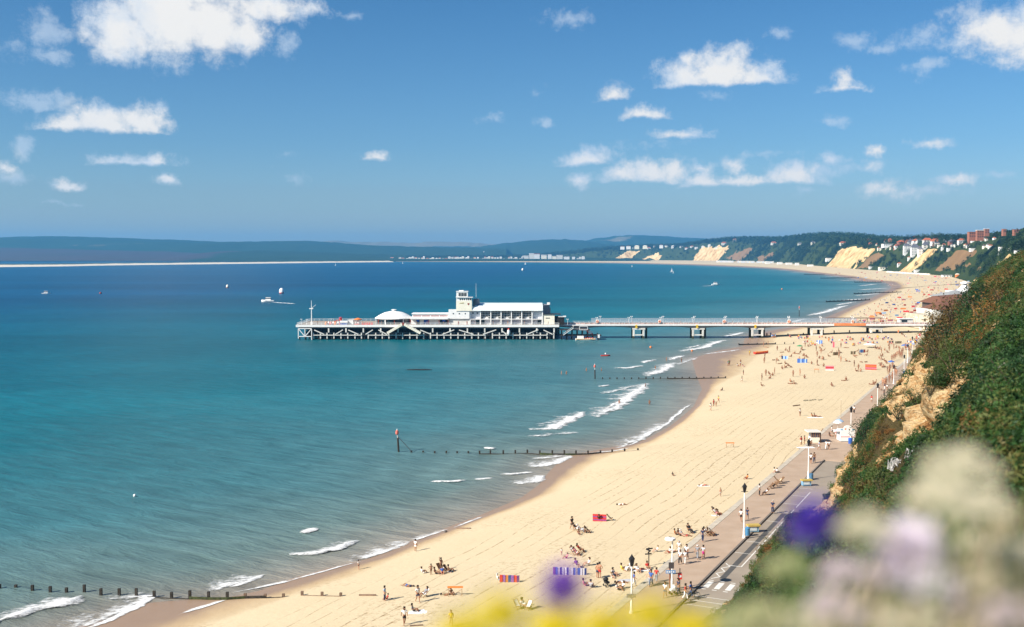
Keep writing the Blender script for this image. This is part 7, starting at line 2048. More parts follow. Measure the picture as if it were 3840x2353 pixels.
def bicycle(P, rot, label, mat):
    t = thing("bicycle", label, "bicycle", tuple(P), rotz=rot)
    def B(mb, n, m): o = MB.build(mb, n, m, None); o.parent = t
    for y in (-.52, .52):
        mb = MB()
        pts = [(0, y + .33 * math.cos(a), .34 + .33 * math.sin(a)) for a in np.linspace(0, 2 * math.pi, 15)]
        mb.tube(pts, .022, 5, cap=False); B(mb, "wheel", black)
    mb = MB()
    for a,b_ in (((0,.52,.34),(0,.1,.8)),((0,.1,.8),(0,-.42,.78)),((0,-.52,.34),(0,-.40,.95)),((0,.0,.32),(0,.1,.85)),((0,.0,.32),(0,-.42,.76)),((0,.0,.32),(0,.52,.34))): mb.bar(a,b_,.035)
    B(mb, "frame", mat)
    mb = MB(); mb.bar((-.26, -.40, .97), (.26, -.40, .97), .03); B(mb, "handlebar", darksteel)
    mb = MB(); mb.box(-.07, .07, .0, .24, .85, .9); B(mb, "saddle", black)
bicycle(spot('B', 1790, 1172), 1.25, "dark bicycle held by the person in blue at the zebra crossing", darksteel)
# small table group left of the kiosk, parasol
P = spot('D', 700, 805)
for k, (x, y, lbl) in enumerate(((690, 850, "white cafe table closest to the hut"), (712, 835, "white cafe table beside the kiosk flap"))):
    P = spot('D', x, y)
    t = thing("cafe_table", lbl, "table", tuple(P))
    mb = MB(); mb.lathe((P.x, P.y, P.z + .7), [(.45, 0), (.45, .04), (.01, .045)], 12); mb.build("tabletop", white, t)
    mb = MB(); mb.tube([(P.x, P.y, P.z), (P.x, P.y, P.z + .7)], .04, 6); mb.build("leg", white, t)
def parasol(P, col, label, r=1.2, hgt=2.1, group=None):
    t = thing("parasol", label, "parasol", tuple(P), group)
    mb = MB(); mb.tube([(P.x, P.y, P.z), (P.x, P.y, P.z + hgt)], .03, 6); mb.build("pole", white, t)
    mb = MB(); mb.lathe((P.x, P.y, P.z + hgt - .55), [(r, 0), (r * .96, .1), (r * .5, .4), (.03, .58)], 8); mb.build("canopy", cloth(col), t)
    return t
parasol(spot('D', 745, 790), 'lblue', "pale blue parasol just behind the kiosk", 1.0, 2.3)
parasol(spot('D', 728, 800), 'white', "white parasol behind the kiosk tables", 1.0, 2.2)
parasol(spot('F', 610, 300), 'green', "pale green parasol on the sand above the blue windbreak", 1.3)
parasol(spot('F', 1690, 265), 'white', "broad white sunshade on the crowded sand", 2.6, 1.8)
parasol(spot('F', 2228, 300), 'blue', "deep blue parasol in the promenade crowd", 1.5, 2.3)
parasol(spot('F', 2020, 560), 'blue', "blue parasol beside the lamp on the promenade edge", 1.2, 2.2)

# ------------------------------------------------------------------ the crowd before the pier: individuals
lowd = {}
def low_person(pose):
    """one mesh with slots skin, top, bottom, hair, for people a few pixels high"""
    if pose in lowd: return lowd[pose]
    bm = bmesh.new()
    me = bpy.data.meshes.new("person")
    for slot, part in enumerate(('body', 'top', 'shorts', 'hair')):
        b2 = bmesh.new(); b2.from_mesh(PM[pose][part])
        tmp = bpy.data.meshes.new("tmp")
        for f in b2.faces: f.material_index = slot
        b2.to_mesh(tmp); b2.free()
        bm.from_mesh(tmp); bpy.data.meshes.remove(tmp)
    bm.to_mesh(me); bm.free()
    me.materials.clear()
    for k in range(4): me.materials.append(SKINS[0])
    lowd[pose] = me
    return me
NAMEPOSE = {'stand': "standing", 'hips': "standing", 'walk': "walking", 'walk2': "walking", 'sit': "sitting", 'sitflat': "sitting", 'lie': "lying", 'chair': "reclining", 'hold': "standing", 'reach': "waving"}
def crowd_person(P, pose, where, group, scale=1.1, rot=None, tops=None):
    o = bpy.data.objects.new("person", low_person(pose)); COL.objects.link(o)
    o.location = P; o.rotation_euler = (0, 0, random.uniform(0, 6.28) if rot is None else rot); o.scale = (scale,) * 3
    sk = SKINS[random.choice((1, 2, 2, 2))]
    top_ = random.choice(tops or ['white', 'white', 'red', 'pink', 'blue', 'navy', 'lblue', 'orange', 'yellow', 'black', 'green', 'purple', None, None, None])
    bot = random.choice(['red', 'blue', 'navy', 'black', 'white', 'brown', 'denim', 'khaki'])
    for k, m in enumerate((sk, cloth(top_) if top_ else sk, cloth(bot), random.choice(HAIRS[:3]))):
        o.material_slots[k].link = 'OBJECT'; o.material_slots[k].material = m
    word = {'lblue': 'pale blue', None: 'bare chested'}.get(top_, top_)
    lbl = ("bare chested person in %s shorts, %s %s" % (bot, NAMEPOSE[pose], where)) if top_ is None else ("person in %s top and %s shorts %s %s" % (word, bot, NAMEPOSE[pose], where))
    tag(o, lbl, "person", group)
    return o
SPOTS = [(620,110, 'sit'),(600,95, 'sit'),(640,125, 'sit'),(470,110, 'sit'),(720,130, 'stand'),(745,140, 'lie'),(700,190, 'lie'),(730,185, 'sit'),(670,200, 'sit'),(740,250, 'sit'),(770,240, 'sit'),(800,225, 'sit'),(820,215, 'lie'),(695,250, 'stand'),(915,115, 'lie'),(1010,125, 'sit'),(1060,130, 'lie'),
         (1115,180, 'stand'),(1265,165, 'sit'),(1350,115, 'lie'),(1385,155, 'lie'),(1430,150, 'sit'),(1560,170, 'stand'),(1590,165, 'stand'),(1640,105, 'lie'),(1690,130, 'lie'),(1725,150, 'sit'),(1700,200, 'sit'),(1670,195, 'lie'),(1745,200, 'sit'),(1805,130, 'stand'),(1890,150, 'sit'),(1915,130, 'sit'),(1980,110, 'sit'),(2030,155, 'sit'),
         (1245,265, 'stand'),(1330,270, 'lie'),(1440,225, 'sit'),(1455,240, 'sit'),(1540,210, 'sit'),(1310,205, 'lie'),(1100,200, 'sit'),(920,280, 'sit'),(955,245, 'sit'),(865,320, 'stand'),(940,320, 'sit'),(985,325, 'chair'),(265,315, 'stand'),(340,340, 'lie'),(395,310, 'sit'),(455,325, 'reach'),(430,335, 'sit'),(480,410, 'sit'),(530,360, 'sit'),(560,360, 'lie'),(590,365, 'lie'),(640,300, 'chair'),(650,310, 'sit'),
         (620,360, 'chair'),(670,395, 'sit'),(690,400, 'sit'),(720,420, 'sit'),(330,410, 'sit'),(75,430, 'stand'),(65,505, 'stand'),(210,460, 'lie'),(250,515, 'stand'),(270,470, 'sit'),(310,515, 'lie'),(390,520, 'sit'),(340,595, 'sit'),(385,580, 'sit'),(405,580, 'chair'),(440,570, 'chair'),(460,575, 'chair'),(605,450, 'sit'),(680,450, 'sit'),(795,520, 'sit'),(880,535, 'stand'),(895,540, 'lie'),(980,555, 'sit'),
         (880,405, 'stand'),(940,355, 'stand'),(915,435, 'sit'),(960,455, 'chair'),(975,450, 'sit'),(1055,405, 'sit'),(1105,345, 'sit'),(1140,380, 'sit'),(1190,355, 'sit'),(1210,350, 'stand'),(1230,350, 'sit'),(1215,425, 'stand'),(1245,485, 'stand'),(1325,480, 'sit'),(1375,480, 'lie'),(1450,420, 'chair'),(1480,390, 'lie'),(1530,375, 'sit'),(1645,390, 'sit'),(1500,340, 'chair'),(1560,330, 'sit'),(1655,335, 'sit'),
         (1450,555, 'stand'),(1515,615, 'stand'),(1480,635, 'sit'),(1550,635, 'sit'),(1800,290, 'sit'),(1825,295, 'sit'),(1845,280, 'sit'),(1770,270, 'sit'),(1870,350, 'stand'),(1885,395, 'sit'),(1860,405, 'sit'),(1920,310, 'sit'),(1990,320, 'stand'),(1960,345, 'sit'),(2000,215, 'stand'),(1970,195, 'sit'),(2025,210, 'sit'),(1985,240, 'sit'),(2060,290, 'stand'),(2100,270, 'sit'),(2140,280, 'sit'),
         (1840,455, 'chair'),(1885,470, 'chair'),(1920,480, 'sit'),(1850,510, 'lie'),(1945,510, 'sit'),(1880,575, 'sit'),(1860,545, 'sit'),(1910,570, 'sit'),(1560,490, 'lie'),(1630,490, 'lie'),(140,680, 'sit'),(155,745, 'sit'),(195,700, 'sit'),(225,675, 'stand'),(90,700, 'stand'),(28,770, 'stand'),(25,860, 'sit'),(480,825, 'lie'),(470,800, 'sit'),(530,830, 'sit'),(510,715, 'stand'),(615,695, 'stand'),(685,738, 'sit'),(1305,775, 'lie'),(1325,765, 'sit'),(1105,860, 'sit'),(1720,835, 'lie'),(1750,830, 'sit'),(1780,815, 'sit'),(2130,45, 'stand'),(2200,75, 'sit'),(2230,100, 'sit'),(2290,35, 'sit'),(55,250, 'stand'),(125,240, 'stand'),(100,265, 'lie'),(200,110, 'stand'),(235,105, 'stand'),(165,85, 'stand')]
PROMCROWD = [(1960,660),(1990,650),(2000,625),(1985,690),(2040,590),(2070,640),(2100,700),(2085,690),(1990,800),(2040,780),(2045,740),(1920,860),(1890,850),(1940,840),(2030,470),(2060,455),(2085,440),(2110,410),(2140,395),(2160,420),(2185,425),(2180,380),(2200,350),(2150,340),(2240,300),(2260,270),(2285,310),(2300,340),(2330,310),(2310,420),(2340,480),(2390,480),(2350,240),(2340,210),(2370,200),(2400,170),(2425,150),(2440,130),(2455,105),(2330,190),(2305,260),(2220,260),(2280,210),(2410,200)]
FAR_SPOTS = [s for s in SPOTS if s[1] < 232]; FAR_PROM = [s for s in PROMCROWD if s[1] < 300]
for x, y, pose in SPOTS:
    if y < 232: continue
    crowd_person(spot('F', x, y), pose, "on crowded sand before the pier" if y < 560 else "on open sand by the raked lines", "bathers on the sand before the pier", 1.28)
for x, y in PROMCROWD:
    if y < 300: continue
    crowd_person(at(*cpx('F',x,y),PROM_Z),random.choice(('stand', 'walk', 'walk2', 'stand', 'hips')), "in the far promenade throng", "people thronging the far promenade",1.35,random.choice((ALONG,TOWARD,None)),['white', 'white', 'white', 'navy', 'red', 'blue', 'black', 'lblue', 'brown'])
# people on the pier
for k in range(18):
    x = random.uniform(40, 200)
    crowd_person((x, random.choice((520.2, 521, 522.3, 526, 527.5)), 6.8), random.choice(('walk', 'walk2', 'stand')), "on the pier neck behind the railing", "people strolling on the pier", 1.0, random.choice((EASTW, -EASTW)))
for x in (-94, -89, -72, -63, -46, -41, -33, -18, -9, -2, 6, 17.5):
    crowd_person((x, YF + random.uniform(1.2, 2.6), DECK), random.choice(('walk', 'walk2', 'stand')), "on the pier head deck", "people on the pier head", 1.0, random.choice((EASTW, -EASTW, 0)))
# bathers in the sea
for x,y,lbl in ((1411,893, "swimmer standing in the sea left of the short beacon"),(1447,893, "swimmer standing in the sea right of the short beacon"),(1490,972, "bather among the white waves below the short beacon"),(1563,973, "bather in the shallows towards the sand"),(1553,932, "bather at the tip of the white breaker"),(1577,888, "bather by the small whitecap under the groyne"),
                  (1351,901, "pale swimmer far out beyond the breakers"),(1363,901, "second pale swimmer far out beyond the breakers"),(1604,868, "bather beside the upper breakers"),(1640,872, "bather in front of the pier shadow"),(1665,850, "bather between the breakers and the pier"),(1756,880, "paddler on the wet sand by the breakers"),(1782,880, "paddler nearer the dry sand edge")):
    P = at(x * V, y * V, 0.0)
    g = ground_z(P.x, P.y, ['beach'], -1.0)
    o = crowd_person((P.x, P.y, max(g, -0.75)), 'stand', "", "bathers in the sea", 1.1)
    o['label'] = lbl
# ------------------------------------------------------------------ crowd beyond the pier, too many to pick apart
def crowd_mesh():
    mats = [cloth(c) for c in ('red', 'white', 'blue', 'pink', 'navy', 'orange', 'brown', 'lblue', 'yellow', 'black')] + SKINS
    mb = MB()
    def body(x, y, z, h_, w_):
        mb.mi = random.choice((10, 11, 12, 11))
        mb.lathe((x, y, z + h_ * .8), [(.02, 0), (w_ * .32, h_ * .05), (w_ * .3, h_ * .14), (.02, h_ * .2)], 5)
        mb.lathe((x, y, z), [(w_ * .25, 0), (w_ * .38, h_ * .42)], 5)
        mb.mi = random.randrange(10)
        mb.lathe((x, y, z), [(w_ * .42, h_ * .4), (w_ * .5, h_ * .7), (w_ * .2, h_ * .82)], 5)
    for x, y, pose in FAR_SPOTS:
        for q in range(2):
            P = spot('F', x + q * random.uniform(-60, 60), y + q * random.uniform(-12, 12)); body(P.x, P.y, P.z, 1.8 if pose == 'stand' else 1.0, .8)
    for x, y in FAR_PROM * 2:
        P = at(*cpx('F', x + random.uniform(-25, 25), y + random.uniform(-15, 15)), PROM_Z); body(P.x, P.y, P.z, 1.85, .62)
    n = 0
    while n < 1150:
        px = random.uniform(2900, 3640); py = random.uniform(1022, 1222)
        P = drop(px, py, ['beach', 'far_beach'])
        if P is None or P.y < 534: continue
        if P.x < dry_x(P.y) + 4 and P.y < 1350: continue
        if P.x > back_x(P.y) - 6 and P.y < 1350: continue
        back = (P.x - dry_x(P.y)) / max(1.0, back_x(P.y) - dry_x(P.y))
        if random.random() > .35 + .65 * back: continue
        n += 1
        k = random.random()
        if k < .5:      # lying, on a towel
            a = random.uniform(0, 3.14); ux, uy = (math.cos(a), math.sin(a)), (-math.sin(a), math.cos(a))
            mb.mi = random.choice((0, 1, 1, 2, 3, 5, 7, 8)); mb.obox((P.x, P.y), ux, uy, 1.0, .45, P.z, P.z + .04)
            mb.mi = random.choice((10, 11, 12)); mb.obox((P.x, P.y), ux, uy, .85, .2, P.z + .05, P.z + .28)
            mb.mi = random.randrange(10); mb.obox((P.x + ux[0] * .2, P.y + ux[1] * .2), ux, uy, .2, .22, P.z + .05, P.z + .31)
        elif k < .75: body(P.x, P.y, P.z, .95, .75)
        elif k < .9: body(P.x, P.y, P.z, 1.75, .55)
        else:           # windbreak
            mb.mi = random.choice((0, 0, 2, 3, 5, 7, 1)); a = random.uniform(-.5, .5)
            mb.obox((P.x, P.y), (math.cos(a), math.sin(a)), (-math.sin(a), math.cos(a)), random.uniform(1, 2.2), .06, P.z, P.z + 1.1)
    return mb.build("crowd", mats, kind='stuff')
crowd = crowd_mesh()
crowd['label'] = 'dense crowd of bathers and windbreaks on the beach beyond the pier'

# ------------------------------------------------------------------ pier approach buildings
tileroof = paint("brown tiled roof", (.17, .075, .042), rough=.8, var=.22, scale=2.5, bump=.3)
redtile = paint("red tiled roof", (.42, .12, .05), rough=.8, var=.22, scale=.6)
brick = paint("red brick", (.30, .125, .08), rough=.85, var=.18, scale=.5)
slate = paint("slate roof", (.12, .12, .14), rough=.7, var=.25, scale=.6)
def U(c, px, py, y): return at_y(px, py, y)
CR = dict(ox=3350, oy=1000, s=5.0325)
def q4(x, y, Y): return at_y(CR['ox'] + x / CR['s'], CR['oy'] + y / CR['s'], Y)
def span(x0, x1, ytop, ybot, Y):
    a, b_ = q4(x0, ytop, Y), q4(x1, ybot, Y)
    return a.x, b_.x, a.z, b_.z
t = thing("pier_entrance", "cream pier entrance building with flat terraces at the shore end of the pier", "building", tuple(q4(700, 1100, 560)))
x0,x1,zt,zb = span(480,1120,910,1110,548); mb = MB(); mb.box(x0,x1,534,566,3.0,zt); w1 = mb.build("wall",paint("stained cream wall",(.56,.49,.36),rough=.85,var=.22,scale=.35),t)
for a, y_ in ((740, 960), (810, 950), (890, 960), (960, 945)):
    xa, xb_, za, zc_ = span(a, a + 26, y_, y_ + 24, 548); mb = MB(); mb.box(xa, xb_, 533.9, 533.98, zc_, za); mb.build("opening", redframe, w1)
x0, x1, zt2, zb = span(680, 1210, 812, 912, 556); mb = MB(); mb.box(x0, x1, 552, 574, zt - .3, zt2); w2 = mb.build("upper_wall", offwhite, t)
for a in (850, 910, 960):
    xa, xb_, za, zc_ = span(a, a + 42, 838, 872, 556); mb = MB(); mb.box(xa, xb_, 551.9, 551.98, zc_, za); mb.build("window", darkglass, w2)
x0, x1, zr, zb = span(770, 1270, 740, 812, 556)
mb = MB(); mb.add([(x0,551,zt2),(x1,551,zt2),(x1,575,zt2),(x0,575,zt2),(x0 + 5,560,zr + 1.2),(x1 - 3,560,zr + 1.2),(x1 - 3,567,zr + 1.2),(x0 + 5,567,zr + 1.2)],[(3,2,1,0),(4,5,6,7),(0,1,5,4),(1,2,6,5),(2,3,7,6),(3,0,4,7)]); mb.build("roof",tileroof,t)
for a in (500, 520, 610, 640):
    xa = q4(a, 1200, 536).x; mb = MB(); mb.box(xa - .3, xa + .3, 535, 535.6, 2.8, 6.2); mb.build("column", white, t)
t = thing("sea_front_pavilion", "large pavilion with broad brown hipped roof and white balcony by the pier approach", "building", tuple(q4(1200, 720, 590)))
x0, x1, zr, zb = span(915, 1500, 590, 715, 590); ztop = q4(1380, 540, 596).z
mb = MB(); mb.box(x0 + 1.5, x1 - 1, 591, 622, 3.0, zb - .02); pw = mb.build("wall", paint("brown shaded wall", (.10, .075, .06)), t)  # wall coloured dark so the gap under the eaves reads as shadow
xa, xb_, za, zc_ = span(930, 1180, 735, 755, 589); mb = MB(); mb.box(xa, xb_, 588.2, 589.9, zc_ - .6, za); mb.build("balcony", white, t)
xa, xb_, za, zc_ = span(960, 1240, 712, 735, 590); mb = MB(); mb.box(xa + .5, xb_, 590.85, 590.95, zc_ - .8, za - .3); mb.build("window", darkglass, pw)  # dark strip that also stands in for the eave shadow
mb = MB(); xm = q4(1380, 540, 600).x
mb.add([(x0,589,zb),(x1,589,zb),(x1,624,zb),(x0,624,zb),(x0 + 3.5,602,zr),(xm,602,ztop),(xm,612,ztop),(x0 + 3.5,612,zr)],[(3,2,1,0),(4,5,6,7),(0,1,5,4),(1,2,6,5),(2,3,7,6),(3,0,4,7)]); mb.build("roof",tileroof,t)
t = thing("grey_roofed_hall", "low building with pale grey metal roof behind the brown roofed pavilion", "building", tuple(q4(1100, 580, 640)))
x0, x1, zr, zb = span(935, 1370, 480, 575, 640)
mb = MB(); mb.box(x0, x1, 632, 660, 3.0, zb); mb.build("wall", offwhite, t)
mb = MB(); mb.add([(x0 - .5,631,zb),(x1 + .5,631,zb),(x1 + .5,661,zb),(x0 - .5,661,zb),(x0 + 6,645,zr),(x1 - 3,645,zr + .8),(x1 - 3,647,zr + .8),(x0 + 6,647,zr)],[(3,2,1,0),(4,5,6,7),(0,1,5,4),(1,2,6,5),(2,3,7,6),(3,0,4,7)]); mb.build("roof",paint("pale grey roof sheet",(.30,.30,.29)),t)
t = thing("turreted_pavilion", "white pavilion with sweeping concave roof and small capped turret", "building", tuple(q4(1340, 480, 670)))
x0, x1, za, zb = span(1225, 1460, 440, 500, 670); xm = q4(1352, 400, 676).x
mb = MB(); mb.box(x0 + 1.5, x1, 664, 690, 3.0, zb); mb.build("wall", darksteel, t)
mb = MB(); mb.box(x0 + .5, x1 + .8, 663, 691, zb, zb + 1.0); mb.build("eave", white, t)
zt = q4(1350, 345, 676).z; zcap = q4(1350, 300, 676).z; r0 = (xm - x0)
mb = MB(); mb.lathe((xm,677,zb + 1.0),[(r0,0),(r0 * .72,(zt - zb) * .12),(r0 * .45,(zt - zb) * .38),(r0 * .28,(zt - zb) * .7),(r0 * .24,(zt - zb) - 1.0)],8); mb.build("roof",white,t)
mb = MB(); mb.lathe((xm, 677, zt - .8), [(r0 * .2, 0), (r0 * .2, 1.6)], 8); mb.build("turret", darkglass, t)
mb = MB(); mb.lathe((xm, 677, zt + .8), [(r0 * .42, 0), (r0 * .36, (zcap - zt) * .35), (.1, (zcap - zt))], 8); mb.build("turret_cap", white, t)

# ------------------------------------------------------------------ houses and hotels round the bay
CR5 = (3150, 840, 3.571)       # crop of the right-hand hillside
def hpx(x, y): return CR5[0] + x / CR5[2], CR5[1] + y / CR5[2]
hcount = 0
def house(px, py, w_px, h_px, wall, roof, label, roof_px=0.0, dist=None, flat=False, wins=0, group=None, name="house", depth=None, cat="house"):
    """building whose front foot stands at a pixel; sizes in source pixels"""
    P = drop(px, py, ['land', 'far_beach', 'beach'])
    if dist: P = at_y(px, py, dist)
    if P is None: P = at_y(px, py, 2600)
    k = P.y / FPX
    w_, hh, rr = w_px * k, h_px * k, roof_px * k
    d_ = depth * k if depth else max(5.0, w_ * .55)
    t = thing(name, label, cat, tuple(P), group)
    x0, x1, y0, y1, z0, z1 = P.x - w_ / 2, P.x + w_ / 2, P.y, P.y + d_, P.z - max(4.0, hh * .3), P.z + hh
    mb = MB(); mb.box(x0, x1, y0, y1, z0, z1); wl = mb.build("wall", wall, t)
    e = .03 * w_
    if flat or rr == 0:
        mb = MB(); mb.box(x0 - e, x1 + e, y0 - e, y1 + e, z1, z1 + max(.4, hh * .07)); mb.build("roof", roof, t)
    else:
        mb = MB(); ym = (y0 + y1) / 2; g = min(w_ * .25, d_ * .4)
        mb.add([(x0 - e,y0 - e,z1),(x1 + e,y0 - e,z1),(x1 + e,y1 + e,z1),(x0 - e,y1 + e,z1),(x0 + g,ym,z1 + rr),(x1 - g,ym,z1 + rr)],[(3,2,1,0),(0,1,5,4),(1,2,5),(2,3,4,5),(3,0,4)])
        ro = mb.build("roof", roof, t)
        mb = MB(); mb.box(x0 + w_ * .3, x0 + w_ * .3 + max(.8, w_ * .06), ym - .5, ym + .5, z1 + rr * .5, z1 + rr * 1.35); mb.build("chimney", brick, ro)
    if wins:
        rows = max(1, int(round(hh / 3.4)))
        for r in range(rows):
            for q in range(wins):
                xa = x0 + w_ * (q + .28) / wins; xb_ = x0 + w_ * (q + .72) / wins
                za = P.z + hh * (r + .3) / rows; zc_ = P.z + hh * (r + .75) / rows
                mb = MB(); mb.box(xa, xb_, y0 - .12, y0 - .02, za, zc_); mb.build("window", darkglass, wl)
    return t
def h5(x, y, w_, h_, wall, roof, label, rp=0, **kw):
    px, py = hpx(x, y)
    return house(px, py, w_ / CR5[2], h_ / CR5[2], wall, roof, label, rp / CR5[2], **kw)
h5(1790, 185, 120, 72, brick, brick, "broad wing of the red brick apartment block on the skyline", flat=True, dist=1500, wins=4, name="apartment_block", cat="apartment block")
h5(1880, 190, 90, 100, brick, offwhite, "taller middle tower of the red brick apartment block", flat=True, dist=1490, wins=3, name="apartment_block", cat="apartment block")
h5(1970, 130, 60, 60, brick, white, "white capped top storey of the red brick apartment block", flat=True, dist=1530, wins=2, name="apartment_block", cat="apartment block")
h5(2205, 122, 40, 48, brick, brick, "red brick block with flat top among the skyline trees", flat=True, dist=1400, wins=2, name="apartment_block", cat="apartment block")
h5(2370, 118, 80, 38, brick, brick, "long red brick block at the edge of the skyline trees", flat=True, dist=1400, wins=3, name="apartment_block", cat="apartment block")
h5(2228, 190, 34, 34, white, slate, "small white house gable under the skyline brick block", 8)
h5(2276, 205, 30, 40, white, slate, "narrow white house gable beside the lamp mast on the hill", 8)
h5(2190, 375, 90, 60, white, offwhite, "white flat roofed lookout building with dark strip window on the cliff edge", flat=True, wins=1, name="lookout_building", cat="building")
h5(2295, 350, 40, 26, offwhite, offwhite, "small white cabin beside the lookout building", flat=True)
h5(2420, 385, 120, 26, offwhite, grey, "grey terrace shelter behind the lookout building", flat=True)
h5(900, 400, 84, 104, white, slate, "tall white hotel wing with many windows above the sandy gap", 34, wins=4, name="hotel", cat="hotel")
h5(1010, 420, 100, 104, white, slate, "middle wing of the white hotel with slate gables", 44, wins=5, name="hotel", cat="hotel")
h5(1080, 425, 64, 88, white, slate, "end wing of the white hotel nearest the bare slope", 26, wins=3, name="hotel", cat="hotel")
h5(960, 300, 90, 50, offwhite, slate, "grey roofed house behind the white hotel", 40, wins=2)
h5(1160, 330, 90, 46, offwhite, slate, "slate roofed house beside the white hotel", 44, wins=2)
h5(670, 300, 170, 30, white, offwhite, "long low white terrace on the wooded slope", flat=True, wins=6, name="terrace", cat="building")
h5(640, 260, 90, 26, white, redtile, "red roofed house above the long white terrace", 28, wins=3)
h5(740, 245, 50, 40, white, redtile, "white gabled house at the end of the long terrace", 10, wins=2)
h5(765, 325, 60, 30, white, redtile, "white house with red roof left of the white hotel", 20, wins=2)
h5(850, 262, 130, 20, brick, redtile, "wide dull red roof behind the white hotel", 22)
h5(1050, 250, 130, 22, white, redtile, "bright orange roofed house on the upper slope", 26, wins=4)
h5(1180, 245, 110, 26, offwhite, redtile, "long orange roof in the middle of the upper slope", 30, wins=3)
h5(1290, 268, 120, 32, white, redtile, "large orange roofed house above the dark trees", 36, wins=4)
h5(1410, 245, 40, 30, white, offwhite, "pale cube house between the orange roofs", flat=True, wins=2)
h5(1520, 262, 110, 26, brick, slate, "brown house row among the upper trees", 24, wins=3)
h5(1640, 258, 100, 36, white, redtile, "pink and white house with orange roof near the brick block", 24, wins=4)
h5(1770, 240, 90, 24, brick, slate, "brick house under the apartment block", 24, wins=2)
h5(1930, 215, 70, 16, offwhite, white, "white flat roof below the apartment block", flat=True)
h5(1800, 345, 100, 16, white, offwhite, "low white shelter on the cliff top road", flat=True)
h5(1490, 345, 90, 18, white, offwhite, "low white cars and shelter on the cliff top road", flat=True)
h5(1395, 335, 60, 24, white, slate, "small white house on the cliff top road", 10)
h5(400, 265, 80, 44, cream, redtile, "cream villa with dark roof left of the terrace", 18, wins=3)
h5(450, 255, 50, 30, white, slate, "white villa beside the cream villa", 14, wins=2)
h5(75, 190, 110, 24, white, offwhite, "flat white modern building on the skyline", flat=True, dist=4300, wins=4, name="villa", cat="building")
h5(180, 190, 70, 36, white, offwhite, "stepped white end of the modern building on the skyline", flat=True, dist=4300, wins=3, name="villa", cat="building")
h5(50, 285, 90, 30, cream, redtile, "cream house in the woods below the modern building", 18, wins=3)
h5(288, 215, 26, 12, white, offwhite, "tiny white house in the skyline woods", flat=True)
h5(930, 480, 34, 30, white, redtile, "small white house at the foot of the hotel slope", 10)
h5(800, 560, 50, 30, white, redtile, "small white beach house with pink roof on the sandy gap", 12, wins=2)
h5(430, 590, 70, 16, white, white, "white flat roof kiosk at the foot of the pale cliff", flat=True, name="beach_kiosk", cat="kiosk")
h5(600, 612, 130, 30, cream, offwhite, "long cream shelter at the back of the bending beach", flat=True, wins=4, name="beach_shelter", cat="shelter")
h5(1050, 640, 90, 22, white, white, "white roofed cafe at the foot of the green slope", flat=True, name="beach_cafe", cat="building")
h5(1440, 712, 120, 22, white, white, "white roofed beach shelter with dark front below the green slope", flat=True, wins=3, name="beach_shelter", cat="shelter")
h5(1580, 700, 44, 22, orange, cream, "orange and cream kiosk with gable at the end of the shelter", 12, name="beach_kiosk", cat="kiosk")
for k in range(46):
    px = random.uniform(3255, 3745); py = random.uniform(893, 934) - (px - 3500) * .02
    house(px,py,random.uniform(8,16),random.uniform(4,7),random.choice((white,cream,offwhite,brick,cream)),random.choice((redtile,redtile,slate,tileroof)), "small house among the trees of the hillside town",random.uniform(3,6),wins=2 if k % 3 == 0 else 0,group="houses of the hillside town")
# rows of beach huts: one thing each
hutm = [white, offwhite, paint("pale hut", (.66, .70, .74)), cream]
n = 0
for k in range(34):
    x = 640 + 17 * k; y = 652 + (x - 640) * .062
    h5(x, y, 14, 17, random.choice(hutm), random.choice((white, offwhite, slate)), "small white beach hut in the row along the foot of the green slope", 4, group="beach huts below the green slope", name="beach_hut", cat="beach hut")
for k in range(30):
    px = 2690 + 7.2 * k
    if k in (9, 10, 20): continue
    house(px, 984.5 + .12 * k, 6.4, 5.5, random.choice(hutm), random.choice((white, offwhite)), "distant white beach hut in the row under the brown cliff", 1.6, group="beach huts under the far brown cliff", name="beach_hut", cat="beach hut")
for k,(px,py,w_,h_) in enumerate([(3112,978,26,9),(2925,992,18,8),(2960,993,22,7),(2990,996,14,9),(3040,1000,20,7),(2880,990,16,6)]):
    house(px,py,w_,h_,white,offwhite,["white beach office in front of the pale cliff", "white cabin among parked things at the far bend", "long pale shelter at the far bend", "square white cabin at the far bend", "low white shelter before the pale cliff", "small white cabin at the end of the hut row"][k],0,flat=True,name="beach_cabin",cat="cabin")
# villas on the wooded skyline and along the far beach
for k in range(17):
    px = 2330 + 22 * k + random.uniform(-8, 8); py = 924 + random.uniform(-3, 8) + (k % 3) * 3
    house(px, py, random.uniform(9, 16), random.uniform(4, 7), random.choice((white, cream, white)), random.choice((redtile, slate, offwhite)), "small pale villa among the trees on the far wooded cliffs", 2.5, group="villas on the far wooded cliffs")
for k in range(12):
    px = 2700 + 75 * k + random.uniform(-25, 25); py = 905 + random.uniform(-4, 16)
    house(px, py, random.uniform(12, 20), random.uniform(5, 8), random.choice((white, cream, offwhite)), random.choice((redtile, slate)), "pale house half hidden in the woods above the sandy cliffs", 4, group="houses in the woods above the cliffs")
px = 1470
while px < 2190:
    big = 1960 < px < 2140
    w_ = random.uniform(14, 24) if big else random.uniform(6, 13)
    house(px,979.5,w_,random.uniform(16,27) if big else random.uniform(7,16),random.choice((white,white,cream,offwhite)),random.choice((offwhite,slate,redtile,white)), "tall white waterfront block at the middle of the far beach" if big else "small white waterfront house along the far beach",0 if big else 2,flat=big,dist=6750,wins=0,group="waterfront blocks on the far beach" if big else "waterfront houses on the far beach",name="waterfront_block" if big else "waterfront_house",cat="building")
    px += w_ + random.uniform(-1, 5)
